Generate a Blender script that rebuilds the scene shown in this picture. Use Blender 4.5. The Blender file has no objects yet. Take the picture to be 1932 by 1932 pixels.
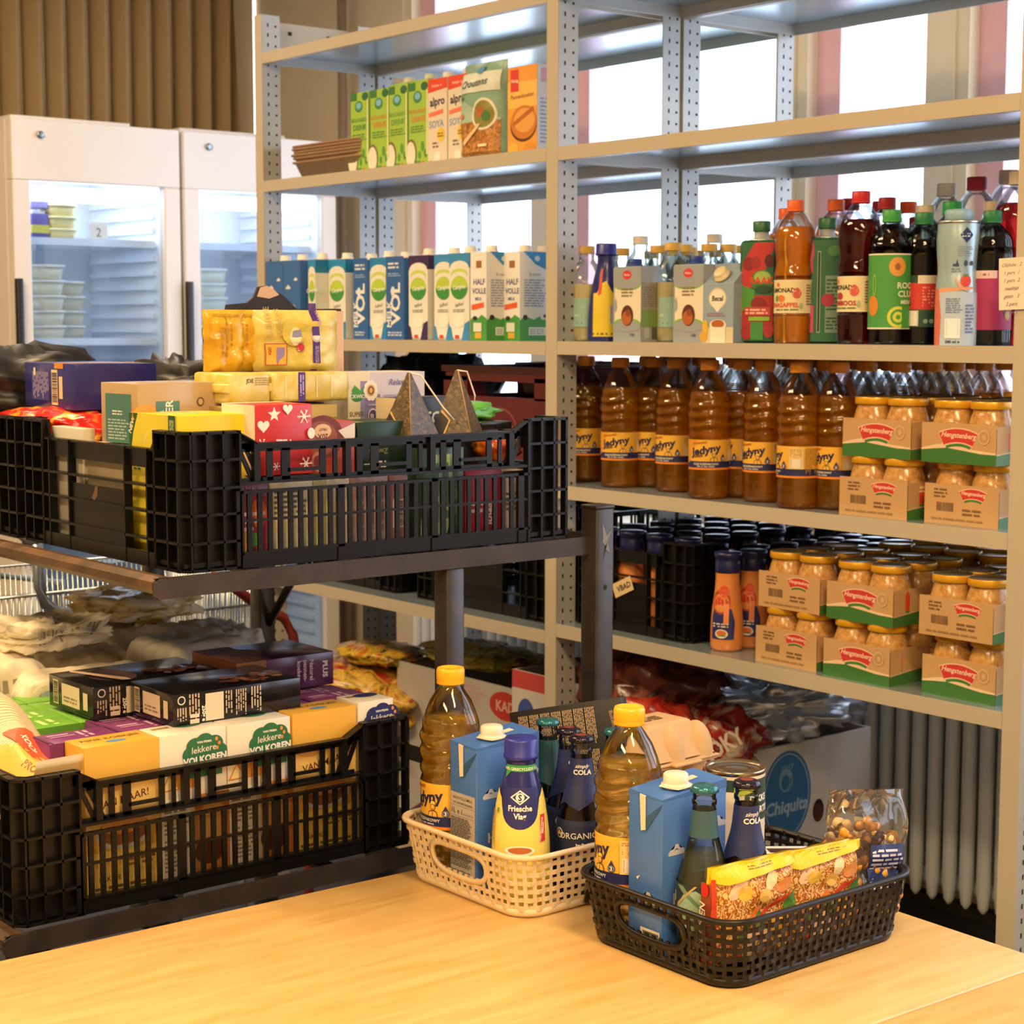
import bpy, bmesh, math, random
from mathutils import Vector, Matrix, noise
random.seed(4)
R = math.radians
SC = bpy.context.scene
COL = SC.collection

# ------------------------------------------------------------ camera, world, lights, exposure
CAM = Vector((4.0823, -2.4578, 1.48)); YAW = .8885; PITCH = .1032; ROLL = .0014; FPX = 3378.1
fw = Vector((-math.sin(YAW)*math.cos(PITCH), math.cos(YAW)*math.cos(PITCH), -math.sin(PITCH)))
_r = Vector((math.cos(YAW), math.sin(YAW), 0)); _u = _r.cross(fw)
rt = _r*math.cos(ROLL) + _u*math.sin(ROLL); up = -_r*math.sin(ROLL) + _u*math.cos(ROLL)
cd = bpy.data.cameras.new('camera'); cam = bpy.data.objects.new('camera', cd); COL.objects.link(cam)
cam.matrix_world = Matrix(((rt.x, up.x, -fw.x, CAM.x), (rt.y, up.y, -fw.y, CAM.y), (rt.z, up.z, -fw.z, CAM.z), (0, 0, 0, 1)))
cd.sensor_width = 36; cd.lens = FPX/1932*36; cd.clip_start = .05
cd.dof.use_dof = True; cd.dof.focus_distance = 2.05; cd.dof.aperture_fstop = 16
SC.camera = cam
SC.view_settings.view_transform = 'Standard'; SC.view_settings.look = 'None'
SC.view_settings.gamma = 1; SC.view_settings.use_curve_mapping = False
SC.view_settings.exposure = 0.47
SC.cycles.max_bounces = 14; SC.cycles.transmission_bounces = 14; SC.cycles.transparent_max_bounces = 24
SC.cycles.sample_clamp_indirect = 4; SC.cycles.blur_glossy = .5

w = bpy.data.worlds.new('daylight'); SC.world = w; w.use_nodes = True
wn = w.node_tree.nodes; wn['Background'].inputs[0].default_value = (.86, .93, 1, 1); wn['Background'].inputs[1].default_value = 4.6

def area(name, loc, rot, sx, sy, power, col):
    l = bpy.data.lights.new(name, 'AREA'); l.shape = 'RECTANGLE'; l.size = sx; l.size_y = sy; l.energy = power; l.color = col
    o = bpy.data.objects.new(name, l); COL.objects.link(o); o.location = loc; o.rotation_euler = rot
    return o
WARM = (1, .70, .38)
# warm ceiling tubes of the room (out of frame, above and behind the table)
area('ceiling_lamp_light', (4.0, -1.5, 2.9), (0, 0, 0), 1.3, .35, 52, WARM)
area('ceiling_lamp_light', (3.2, -3.4, 2.9), (0, 0, 0), 1.3, .35, 52, WARM)
area('ceiling_lamp_light', (5.6, -3.4, 2.9), (0, 0, 0), 1.3, .35, 46, WARM)
area('ceiling_lamp_light', (.9, -1.9, 2.9), (0, 0, 0), 1.3, .35, 52, WARM)
area('ceiling_lamp_light', (-.2, -.9, 2.9), (0, 0, 0), .8, .3, 12, (1, .78, .55))

def at(px, py, axis, val):
    "photo coordinate -> the point of the room on the plane axis = val"
    d = fw + rt*((px-966)/FPX) - up*((py-966)/FPX)
    i = 'xyz'.index(axis)
    return CAM + d*((val-CAM[i])/d[i])

# ------------------------------------------------------------ materials
def lin(h):
    c = [int(h[i:i+2], 16)/255 for i in (0, 2, 4)]
    return tuple((x/12.92 if x <= .04045 else ((x+.055)/1.055)**2.4) for x in c)
_mc = {}
def mat(hexc, rough=.5, metal=0, var=.06, scale=30, bump=0, spec=.5, coat=0, sub=0):
    k = (hexc, rough, metal, var, scale, bump, spec, coat)
    if k in _mc: return _mc[k]
    m = bpy.data.materials.new('paint_' + hexc); m.use_nodes = True; nt = m.node_tree; b = nt.nodes['Principled BSDF']
    c = lin(hexc)
    b.inputs['Roughness'].default_value = rough; b.inputs['Metallic'].default_value = metal
    b.inputs['Specular IOR Level'].default_value = spec; b.inputs['Coat Weight'].default_value = coat
    if var or bump:
        tc = nt.nodes.new('ShaderNodeTexCoord'); n = nt.nodes.new('ShaderNodeTexNoise')
        n.inputs['Scale'].default_value = scale; n.inputs['Detail'].default_value = 4
        nt.links.new(tc.outputs['Object'], n.inputs['Vector'])
        mx = nt.nodes.new('ShaderNodeMix'); mx.data_type = 'RGBA'
        mx.inputs['A'].default_value = tuple(x*(1-var) for x in c)+(1,); mx.inputs['B'].default_value = tuple(min(1, x*(1+var)) for x in c)+(1,)
        nt.links.new(n.outputs['Fac'], mx.inputs['Factor']); nt.links.new(mx.outputs['Result'], b.inputs['Base Color'])
        if bump:
            bp = nt.nodes.new('ShaderNodeBump'); bp.inputs['Strength'].default_value = bump; bp.inputs['Distance'].default_value = .002
            nt.links.new(n.outputs['Fac'], bp.inputs['Height']); nt.links.new(bp.outputs['Normal'], b.inputs['Normal'])
    else: b.inputs['Base Color'].default_value = c+(1,)
    _mc[k] = m; return m
def ink(h): return mat(h, .5, 0, 0)
def gloss(h, r=.22): return mat(h, r, 0, .04)
def emit(h, s):
    k = ('e', h, s)
    if k in _mc: return _mc[k]
    m = bpy.data.materials.new('lamp_'+h); m.use_nodes = True; b = m.node_tree.nodes['Principled BSDF']
    b.inputs['Base Color'].default_value = lin(h)+(1,); b.inputs['Emission Color'].default_value = lin(h)+(1,); b.inputs['Emission Strength'].default_value = s
    _mc[k] = m; return m
def film(h='ffffff', tint=1.0, refl=.9, rough=.03, haze=0):
    "thin clear plastic or glass wall: see-through with a fresnel shine (and a little white haze)"
    k = ('f', h, refl, rough, haze)
    if k in _mc: return _mc[k]
    m = bpy.data.materials.new('clear_film'); m.use_nodes = True; nt = m.node_tree; nt.nodes.remove(nt.nodes['Principled BSDF'])
    t = nt.nodes.new('ShaderNodeBsdfTransparent'); t.inputs[0].default_value = lin(h)+(1,)
    g = nt.nodes.new('ShaderNodeBsdfGlossy'); g.inputs['Roughness'].default_value = rough
    fr = nt.nodes.new('ShaderNodeFresnel'); fr.inputs[0].default_value = 1.5
    mu = nt.nodes.new('ShaderNodeMath'); mu.operation = 'MULTIPLY'; mu.inputs[1].default_value = refl
    nt.links.new(fr.outputs[0], mu.inputs[0])
    a = nt.nodes.new('ShaderNodeMixShader'); nt.links.new(mu.outputs[0], a.inputs[0]); nt.links.new(t.outputs[0], a.inputs[1]); nt.links.new(g.outputs[0], a.inputs[2])
    last = a
    if haze:
        d = nt.nodes.new('ShaderNodeBsdfDiffuse'); d.inputs[0].default_value = (.9, .9, .9, 1)
        z = nt.nodes.new('ShaderNodeMixShader'); z.inputs[0].default_value = haze
        nt.links.new(a.outputs[0], z.inputs[1]); nt.links.new(d.outputs[0], z.inputs[2]); last = z
    nt.links.new(last.outputs[0], nt.nodes['Material Output'].inputs[0])
    _mc[k] = m; return m
def liquid(h, ior=1.4, clear=.35, deep=.0, dc=None):
    "coloured see-through liquid: refraction mixed with straight transmission, so light gets through"
    k = ('l', h, ior, clear, deep, dc)
    if k in _mc: return _mc[k]
    m = bpy.data.materials.new('liquid_'+h); m.use_nodes = True; nt = m.node_tree; b = nt.nodes['Principled BSDF']
    b.inputs['Base Color'].default_value = lin(h)+(1,); b.inputs['Transmission Weight'].default_value = 1; b.inputs['IOR'].default_value = ior
    b.inputs['Roughness'].default_value = .02
    t = nt.nodes.new('ShaderNodeBsdfTransparent'); t.inputs[0].default_value = lin(h)+(1,)
    x = nt.nodes.new('ShaderNodeMixShader'); x.inputs[0].default_value = clear
    nt.links.new(b.outputs[0], x.inputs[1]); nt.links.new(t.outputs[0], x.inputs[2]); last = x
    if deep:
        d = nt.nodes.new('ShaderNodeBsdfPrincipled'); d.inputs['Base Color'].default_value = lin(dc or h)+(1,); d.inputs['Roughness'].default_value = .1
        z = nt.nodes.new('ShaderNodeMixShader'); z.inputs[0].default_value = deep
        nt.links.new(x.outputs[0], z.inputs[1]); nt.links.new(d.outputs[0], z.inputs[2]); last = z
    nt.links.new(last.outputs[0], nt.nodes['Material Output'].inputs[0])
    _mc[k] = m; return m
def pattern(name, kind, cols, scale, stretch=(1, 1, 1), rough=.5, bump=.3, dist=3):
    "procedural pattern: wood grain, noodles, speckled sauce, crinkled foil"
    if name in _mc: return _mc[name]
    m = bpy.data.materials.new(name); m.use_nodes = True; nt = m.node_tree; b = nt.nodes['Principled BSDF']
    tc = nt.nodes.new('ShaderNodeTexCoord'); mp = nt.nodes.new('ShaderNodeMapping'); mp.inputs['Scale'].default_value = stretch
    nt.links.new(tc.outputs['Object'], mp.inputs[0])
    if kind == 'wave':
        n = nt.nodes.new('ShaderNodeTexWave'); n.inputs['Scale'].default_value = scale; n.inputs['Distortion'].default_value = dist; n.inputs['Detail'].default_value = 3; n.inputs['Detail Scale'].default_value = 2.5
    elif kind == 'voronoi':
        n = nt.nodes.new('ShaderNodeTexVoronoi'); n.inputs['Scale'].default_value = scale
    else:
        n = nt.nodes.new('ShaderNodeTexNoise'); n.inputs['Scale'].default_value = scale; n.inputs['Detail'].default_value = 7; n.inputs['Distortion'].default_value = dist
    nt.links.new(mp.outputs[0], n.inputs['Vector'])
    r = nt.nodes.new('ShaderNodeValToRGB'); e = r.color_ramp.elements
    e[0].position = cols[0][0]; e[0].color = lin(cols[0][1])+(1,); e[1].position = cols[-1][0]; e[1].color = lin(cols[-1][1])+(1,)
    for p, c in cols[1:-1]: q = e.new(p); q.color = lin(c)+(1,)
    nt.links.new(n.outputs[0], r.inputs[0]); nt.links.new(r.outputs[0], b.inputs['Base Color'])
    b.inputs['Roughness'].default_value = rough
    if bump:
        bp = nt.nodes.new('ShaderNodeBump'); bp.inputs['Strength'].default_value = bump; bp.inputs['Distance'].default_value = .003
        nt.links.new(n.outputs[0], bp.inputs['Height']); nt.links.new(bp.outputs[0], b.inputs['Normal'])
    _mc[name] = m; return m

# ------------------------------------------------------------ mesh builder
_tx = {}
def glyphs(s, bold=0, shear=0):
    k = (s, bold, shear)
    if k not in _tx:
        c = bpy.data.curves.new('t', 'FONT'); c.body = s; c.size = 1; c.resolution_u = 2; c.offset = bold; c.shear = shear; c.align_x = 'CENTER'
        o = bpy.data.objects.new('t', c); me = bpy.data.meshes.new_from_object(o)
        _tx[k] = ([(v.co.x, v.co.y) for v in me.vertices], [tuple(p.vertices) for p in me.polygons])
        bpy.data.objects.remove(o); bpy.data.curves.remove(c); bpy.data.meshes.remove(me)
    return _tx[k]
def interp(prof, z):
    for (r0, z0), (r1, z1) in zip(prof, prof[1:]):
        if z0 <= z <= z1 and z1 > z0: return r0+(r1-r0)*(z-z0)/(z1-z0)
    return prof[-1][0] if z > prof[-1][1] else prof[0][0]
def plane(o, U, V):
    o, U, V = Vector(o), Vector(U), Vector(V); N = U.cross(V).normalized()
    return lambda u, v, d: o+U*u+V*v+N*d
def wrap(prof, phi=0, n=None, sx=1, sy=1):
    "u runs along the girth, v is the height"
    def f(u, v, d):
        r = interp(prof, v); a = phi+u/max(r, .01)
        return Vector(((r*sx+d)*math.cos(a), (r*sy+d)*math.sin(a), v))
    return f
class B:
    def __init__(s): s.v = []; s.f = []; s.m = []; s.mats = []; s.s = []; s.T = None
    def add(s, vs, fs, m, smooth=False):
        if m not in s.mats: s.mats.append(m)
        i = s.mats.index(m); n = len(s.v)
        s.v += [(s.T @ Vector(v) if s.T else Vector(v)) for v in vs]
        for f in fs: s.f.append(tuple(n+k for k in f)); s.m.append(i); s.s.append(smooth)
        return s
    def box(s, x0, x1, y0, y1, z0, z1, m):
        v = [(x, y, z) for x in (x0, x1) for y in (y0, y1) for z in (z0, z1)]
        return s.add(v, [(0, 1, 3, 2), (4, 6, 7, 5), (0, 4, 5, 1), (2, 3, 7, 6), (0, 2, 6, 4), (1, 5, 7, 3)], m)
    def bbox(s, x0, x1, y0, y1, z0, z1, m, b=.003):
        "box with chamfered edges"
        b = min(b, (x1-x0)/2.2, (y1-y0)/2.2, (z1-z0)/2.2)
        bm = bmesh.new(); bmesh.ops.create_cube(bm, size=1)
        for v in bm.verts: v.co = Vector(((x0+x1)/2+v.co.x*(x1-x0), (y0+y1)/2+v.co.y*(y1-y0), (z0+z1)/2+v.co.z*(z1-z0)))
        bmesh.ops.bevel(bm, geom=bm.edges[:], offset=b, segments=2, affect='EDGES', profile=.5)
        s.bm(bm, m, True); return s
    def bm(s, bm, m, smooth=False):
        bm.verts.index_update(); s.add([v.co for v in bm.verts], [[v.index for v in f.verts] for f in bm.faces], m, smooth); bm.free(); return s
    def lathe(s, prof, m, n=28, c=(0, 0, 0), sx=1, sy=1, caps=True, pw=2, mod=None, smooth=True):
        vs = []; fs = []
        for j, (r, z) in enumerate(prof):
            for i in range(n):
                a = 2*math.pi*i/n; ca, sa = math.cos(a), math.sin(a)
                if pw != 2:
                    q = (abs(ca)**pw+abs(sa)**pw)**(-1/pw); ca *= q; sa *= q
                rr = r*(mod(a, z) if mod else 1)
                vs.append((c[0]+rr*ca*sx, c[1]+rr*sa*sy, c[2]+z))
        for j in range(len(prof)-1):
            for i in range(n): k = (i+1) % n; fs.append((j*n+i, j*n+k, (j+1)*n+k, (j+1)*n+i))
        if caps:
            if prof[0][0] > 1e-5: fs.append(tuple(range(n-1, -1, -1)))
            if prof[-1][0] > 1e-5: fs.append(tuple((len(prof)-1)*n+i for i in range(n)))
        return s.add(vs, fs, m, smooth)
    def tube(s, pts, r, m, n=8, closed=False):
        pts = [Vector(p) for p in pts]; vs = []; fs = []; L = len(pts)
        for j, p in enumerate(pts):
            a = pts[(j-1) % L] if (closed or j) else p; b = pts[(j+1) % L] if (closed or j < L-1) else p
            t = (b-a).normalized(); q = Vector((0, 0, 1)) if abs(t.z) < .9 else Vector((1, 0, 0))
            x = t.cross(q).normalized(); y = t.cross(x)
            for i in range(n): an = 2*math.pi*i/n; vs.append(p+x*r*math.cos(an)+y*r*math.sin(an))
        for j in range(L if closed else L-1):
            k = (j+1) % L
            for i in range(n): h = (i+1) % n; fs.append((j*n+i, j*n+h, k*n+h, k*n+i))
        if not closed: fs += [tuple(range(n-1, -1, -1)), tuple((L-1)*n+i for i in range(n))]
        return s.add(vs, fs, m, True)
    def prism(s, pts, a, b, m, ax='x', smooth=False):
        "outline pts in the two other axes, extruded along ax from a to b"
        def P(p, t): return (t, p[0], p[1]) if ax == 'x' else ((p[0], t, p[1]) if ax == 'y' else (p[0], p[1], t))
        n = len(pts); vs = [P(p, a) for p in pts]+[P(p, b) for p in pts]
        fs = [tuple(range(n-1, -1, -1)), tuple(range(n, 2*n))]+[(i, (i+1) % n, n+(i+1) % n, n+i) for i in range(n)]
        return s.add(vs, fs, m, smooth)
    def surf(s, f, m, nu=12, nv=12, smooth=True):
        vs = [f(i/nu, j/nv) for j in range(nv+1) for i in range(nu+1)]
        fs = [(j*(nu+1)+i, j*(nu+1)+i+1, (j+1)*(nu+1)+i+1, (j+1)*(nu+1)+i) for j in range(nv) for i in range(nu)]
        return s.add(vs, fs, m, smooth)
    def art(s, shapes, mp, curved=0, lift=.0003):
        "printed artwork: flat shapes laid on a surface. mp(u, v, distance) -> point"
        for k, sh in enumerate(shapes):
            d = lift*(1+.35*k); t = sh[0]; m = sh[5] if t == 'bars' else sh[-1]
            if isinstance(m, str): m = ink(m)
            if t == 'r':
                u0, v0, u1, v1 = sh[1:5]; nu = max(1, int(abs(u1-u0)/curved)) if curved else 1; nv = max(1, int(abs(v1-v0)/(curved*1.5))) if curved else 1
                s.add([mp(u0+(u1-u0)*i/nu, v0+(v1-v0)*j/nv, d) for j in range(nv+1) for i in range(nu+1)],
                      [(j*(nu+1)+i, j*(nu+1)+i+1, (j+1)*(nu+1)+i+1, (j+1)*(nu+1)+i) for j in range(nv) for i in range(nu)], m); continue
            if t == 'bars':   # barcode: u0 v0 u1 v1 (bars stand along v)
                u0, v0, u1, v1 = sh[1:5]; rnd = random.Random(7); x = 0
                hor = len(sh) > 6
                W = (v1-v0) if hor else (u1-u0)
                while x < 1:
                    wd = rnd.choice((.015, .03, .045)); a, b = x, min(1, x+wd); x += wd+rnd.choice((.015, .03))
                    if hor: q = [(u0, v0+W*a), (u1, v0+W*a), (u1, v0+W*b), (u0, v0+W*b)]
                    else: q = [(u0+W*a, v0), (u0+W*b, v0), (u0+W*b, v1), (u0+W*a, v1)]
                    s.add([mp(p[0], p[1], d) for p in q], [(0, 1, 2, 3)], m)
                continue
            if t == 'lines':  # small print: rows of word dashes; u0 v0 u1 v1 rows
                u0, v0, u1, v1, rows = sh[1:6]; rnd = random.Random(int(abs(u0*9999))+rows); h = (v1-v0)/rows
                for j in range(rows):
                    x = u0; vv = v1-h*(j+.8); end = u0+(u1-u0)*rnd.uniform(.75, 1)
                    while x < end:
                        wd = min(rnd.uniform(.5, 2.4)*h*1.6, end-x)
                        s.add([mp(a, b, d) for a, b in ((x, vv), (x+wd, vv), (x+wd, vv+h*.5), (x, vv+h*.5))], [(0, 1, 2, 3)], m); x += wd+h*.5
                continue
            if t == 'vlines':
                u0, v0, u1, v1, rows = sh[1:6]; rnd = random.Random(int(abs(u0*9999))+rows); h = (u1-u0)/rows
                for j in range(rows):
                    y = v1; uu = u0+h*(j+.3); end = v1-(v1-v0)*rnd.uniform(.65, 1)
                    while y > end:
                        wd = min(rnd.uniform(.5, 2.4)*h*1.6, y-end)
                        s.add([mp(a, b, d) for a, b in ((uu, y-wd), (uu+h*.5, y-wd), (uu+h*.5, y), (uu, y))], [(0, 1, 2, 3)], m); y -= wd+h*.5
                continue
            if t == 't':      # text string u v size [rot, bold, shear, sx]
                st, u, v, z = sh[1:5]; o = list(sh[5:-1])+[0, 0, 0, 1][len(sh[5:-1]):]
                g, fs = glyphs(st, o[1], o[2]); c, sn = math.cos(R(o[0])), math.sin(R(o[0]))
                pts = [(u+(x*z*o[3])*c-(y*z)*sn, v+(x*z*o[3])*sn+(y*z)*c) for x, y in g]
            elif t == 'e':
                cu, cv, ru, rv = sh[1:5]; n = 28 if ru > .008 else 14; pts = [(cu+ru*math.cos(2*math.pi*i/n), cv+rv*math.sin(2*math.pi*i/n)) for i in range(n)]; fs = [tuple(range(n))]
            elif t == 'p': pts = sh[1]; fs = [tuple(range(len(pts)))]
            bm = bmesh.new(); bv = [bm.verts.new((p[0], p[1], 0)) for p in pts]
            for f in fs:
                try: bm.faces.new([bv[i] for i in f])
                except ValueError: pass
            if curved or t == 'p': bmesh.ops.triangulate(bm, faces=bm.faces[:])
            if curved:
                for _ in range(4):
                    ed = [e for e in bm.edges if e.calc_length() > curved*1.6]
                    if not ed: break
                    bmesh.ops.subdivide_edges(bm, edges=ed, cuts=1); bmesh.ops.triangulate(bm, faces=bm.faces[:])
            for v in bm.verts: v.co = mp(v.co.x, v.co.y, d)
            s.bm(bm, m)
        return s
    def obj(s, name, parent=None, loc=None, bevel=0):
        me = bpy.data.meshes.new(name); me.from_pydata([tuple(v) for v in s.v], [], s.f)
        for m in s.mats: me.materials.append(m)
        me.polygons.foreach_set('material_index', s.m); me.polygons.foreach_set('use_smooth', s.s); me.update()
        o = bpy.data.objects.new(name, me); COL.objects.link(o)
        if parent: o.parent = parent
        if loc is not None: o.location = loc
        if bevel: md = o.modifiers.new('bevel', 'BEVEL'); md.width = bevel; md.segments = 2; md.limit_method = 'ANGLE'
        return o
def tag(o, label, cat, group=None, kind=None):
    o['label'] = label; o['category'] = cat
    if group: o['group'] = group
    if kind: o['kind'] = kind
    return o
def thing(name, label, cat, loc=(0, 0, 0), rz=0, group=None, rot=None):
    o = bpy.data.objects.new(name, None); COL.objects.link(o); o.location = loc; o.rotation_euler = rot or (0, 0, rz); o.empty_display_size = .05
    return tag(o, label, cat, group)
def struct(o): o['kind'] = 'structure'; return o
KIDS = {}
def dup(root, label=None, loc=None, rz=None, group=None, rot=None, scale=None):
    r = root.copy(); COL.objects.link(r)
    if root.name not in KIDS: KIDS[root.name] = [(c, [g for g in bpy.data.objects if g.parent == c]) for c in bpy.data.objects if c.parent == root]
    if label: r['label'] = label
    if group: r['group'] = group
    if loc is not None: r.location = loc
    if rot is not None: r.rotation_euler = rot
    elif rz is not None: r.rotation_euler = (0, 0, rz)
    if scale: r.scale = (scale,)*3
    for c, gs in KIDS[root.name]:
        k = c.copy(); COL.objects.link(k); k.parent = r
        for g in gs: h = g.copy(); COL.objects.link(h); h.parent = k
    return r
def smooth_prof(p, n=4):
    "catmull-rom through a lathe profile"
    out = []
    for i in range(len(p)-1):
        a, b, c, d = p[max(0, i-1)], p[i], p[i+1], p[min(len(p)-1, i+2)]
        for k in range(n):
            t = k/n
            out.append(tuple(.5*((2*b[j])+(-a[j]+c[j])*t+(2*a[j]-5*b[j]+4*c[j]-d[j])*t*t+(-a[j]+3*b[j]-3*c[j]+d[j])*t**3) for j in (0, 1)))
    return out+[p[-1]]
# ------------------------------------------------------------ the room
XL, YW, ZC = -1.75, 1.05, 3.0
XR, YF = 7.0, -6.0
wallm = mat('ddcdb0', .85, 0, .04, 8, .15); ceilm = mat('d8cdb8', .9, 0, .03, 5); floorm = mat('37363a', .4, 0, .12, 4)
winm = mat('e9dcc0', .4, 0, .02); pinkm = mat('ecbcc6', .4, 0, .04)
b = B(); b.box(XL-.2, XR+.1, YF-.1, YW+.2, -.1, 0, floorm); struct(b.obj('floor'))
b = B(); b.box(XL-.2, XR+.1, YF-.1, YW+.2, ZC, ZC+.1, ceilm); struct(b.obj('ceiling'))
b = B(); b.box(XL-.15, XL, YF, YW, 0, ZC, wallm); struct(b.obj('wall_left'))
b = B(); b.box(XR, XR+.1, YF, YW, 0, ZC, wallm); struct(b.obj('wall_right'))
b = B(); b.box(XL, XR, YF-.1, YF, 0, ZC, wallm); struct(b.obj('wall_front'))
# window wall: sill wall below, lintel above, cream piers between the windows
wins = [(-.82, -.135), (-.06, .86), (.90, 1.345), (1.40, 2.30), (2.36, 3.2), (3.3, 4.4), (4.6, 5.8)]
ZS, ZT = .95, 2.75
b = B(); b.box(XL, XR, YW, YW+.18, 0, ZS, wallm); b.box(XL, XR, YW, YW+.18, ZT, ZC, wallm)
xs = [XL]+[x for w_ in wins for x in w_]+[XR]
for i in range(0, len(xs), 2): b.box(xs[i], xs[i+1], YW+.01, YW+.09, ZS, ZT, winm)
struct(b.obj('wall_back'))
b = B(); b.box(-.9, XR, YW-.16, YW+.02, ZS-.045, ZS-.01, winm); struct(b.obj('trim_1'))
for i, (x0, x1) in enumerate(wins):
    b = B(); f = .035
    for a in ((x0, x0+f, ZS, ZT), (x1-f, x1, ZS, ZT), (x0+f, x1-f, ZS, ZS+f), (x0+f, x1-f, ZT-f, ZT)): b.box(a[0], a[1], YW+.02, YW+.09, a[2], a[3], winm)
    g = .075
    for a in ((x0+f, x0+f+g, ZS+f, ZT-f), (x1-f-.012, x1-f, ZS+f, ZT-f), (x0+f+g, x1-f-.012, ZS+f, ZS+f+g)): b.box(a[0], a[1], YW+.06, YW+.12, a[2], a[3], pinkm)
    b.box(x0+f, x1-f, YW+.085, YW+.09, ZS+f, ZT-f, film('f4f8ff', refl=.3))
    struct(b.obj('window_%d' % (i+1)))
b = B(); b.box(-1.7, XR, YW-.022, YW, 0, .1, mat('3a3a3c', .5)); b.box(1.0, XR, YW-.1, YW-.03, .06, .1, mat('4a4d50', .3, .6)); struct(b.obj('baseboard_back'))
# outside: a pale building and a hedge far beyond the window
b = B(); b.box(-5, 2.5, 9, 12, -.5, 1.95, mat('dfe4ee', .8, 0, .03)); b.box(-5, 2.5, 8.9, 9, 1.45, 1.6, mat('a9b6cc', .7))
for k in range(8): b.box(-4.6+k*.9, -4.1+k*.9, 8.95, 9, .5, 1.2, mat('93a2bb', .4))
tag(b.obj('building'), 'pale building seen through the window above the cartons', 'building')
b = B(); b.box(-8, 14, 4, 20, -.6, -.5, mat('c8ccd2', .9)); struct(b.obj('ground'))
# heating pipe in the corner
b = B(); p = at(647, 300, 'y', .99)
b.tube([(p.x, .99, 0), (p.x, .99, ZC)], .016, mat('8f7c66', .5)); b.tube([(p.x, .99, 1.62), (p.x, .99, 1.66)], .024, mat('8f7c66', .5)); b.box(p.x-.01, p.x+.01, .99, 1.05, 1.63, 1.65, mat('8f7c66', .5))
tag(b.obj('heating_pipe'), 'thin brown-grey vertical heating pipe in the room corner behind the shelves', 'pipe')
# curtain
b = B(); n = 26; y0, y1 = -1.15, .93; cm = mat('b0966a', .9, 0, .08, 60)
def cur(u, v):
    y = y0+(y1-y0)*u; ph = 2*math.pi*n*u+.5*math.sin(3*v+5*u)
    return (XL+.09+.045*math.sin(ph)+.012*math.sin(2*ph+1), y+.012*math.sin(ph*2), 2.98-1.9*v)
b.surf(cur, cm, n*14, 10)
tag(b.obj('curtain'), 'brown-beige pleated curtain hanging on the left wall above the fridges', 'curtain')
# radiators under the windows
radm = mat('f2f9fa', .4, 0, .02)
def radiator(x0, x1, y, z0, z1, label):
    t = thing('radiator', label, 'radiator', ((x0+x1)/2, y, z0)); xm = (x0+x1)/2; n = round((x1-x0)/.047)
    c = B()
    for i in range(n):
        x = x0-xm+.0235+i*.047
        for yy in (-.035, .03): c.lathe([(.004, .0), (.012, .012), (.0165, .05), (.0165, z1-z0-.05), (.012, z1-z0-.012), (.004, z1-z0)], radm, 10, (x, yy, 0))
    c.obj('radiator_column', t)['kind'] = 'stuff'
    h = B(); h.tube([(x0-xm, 0, .04), (x1-xm, 0, .04)], .018, radm); h.tube([(x0-xm, 0, z1-z0-.04), (x1-xm, 0, z1-z0-.04)], .018, radm); h.obj('header_pipe', t)
    f = B()
    for x in (x0-xm+.1, x1-xm-.1): f.box(x-.015, x+.015, -.02, .02, -z0, .03, radm)
    f.obj('feet', t)
radiator(.85, 3.4, .86, .17, .82, 'long white column radiator under the window behind the banana box')
radiator(-.45, .62, .86, .17, .82, 'white column radiator under the window behind the left shelf bay')

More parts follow.
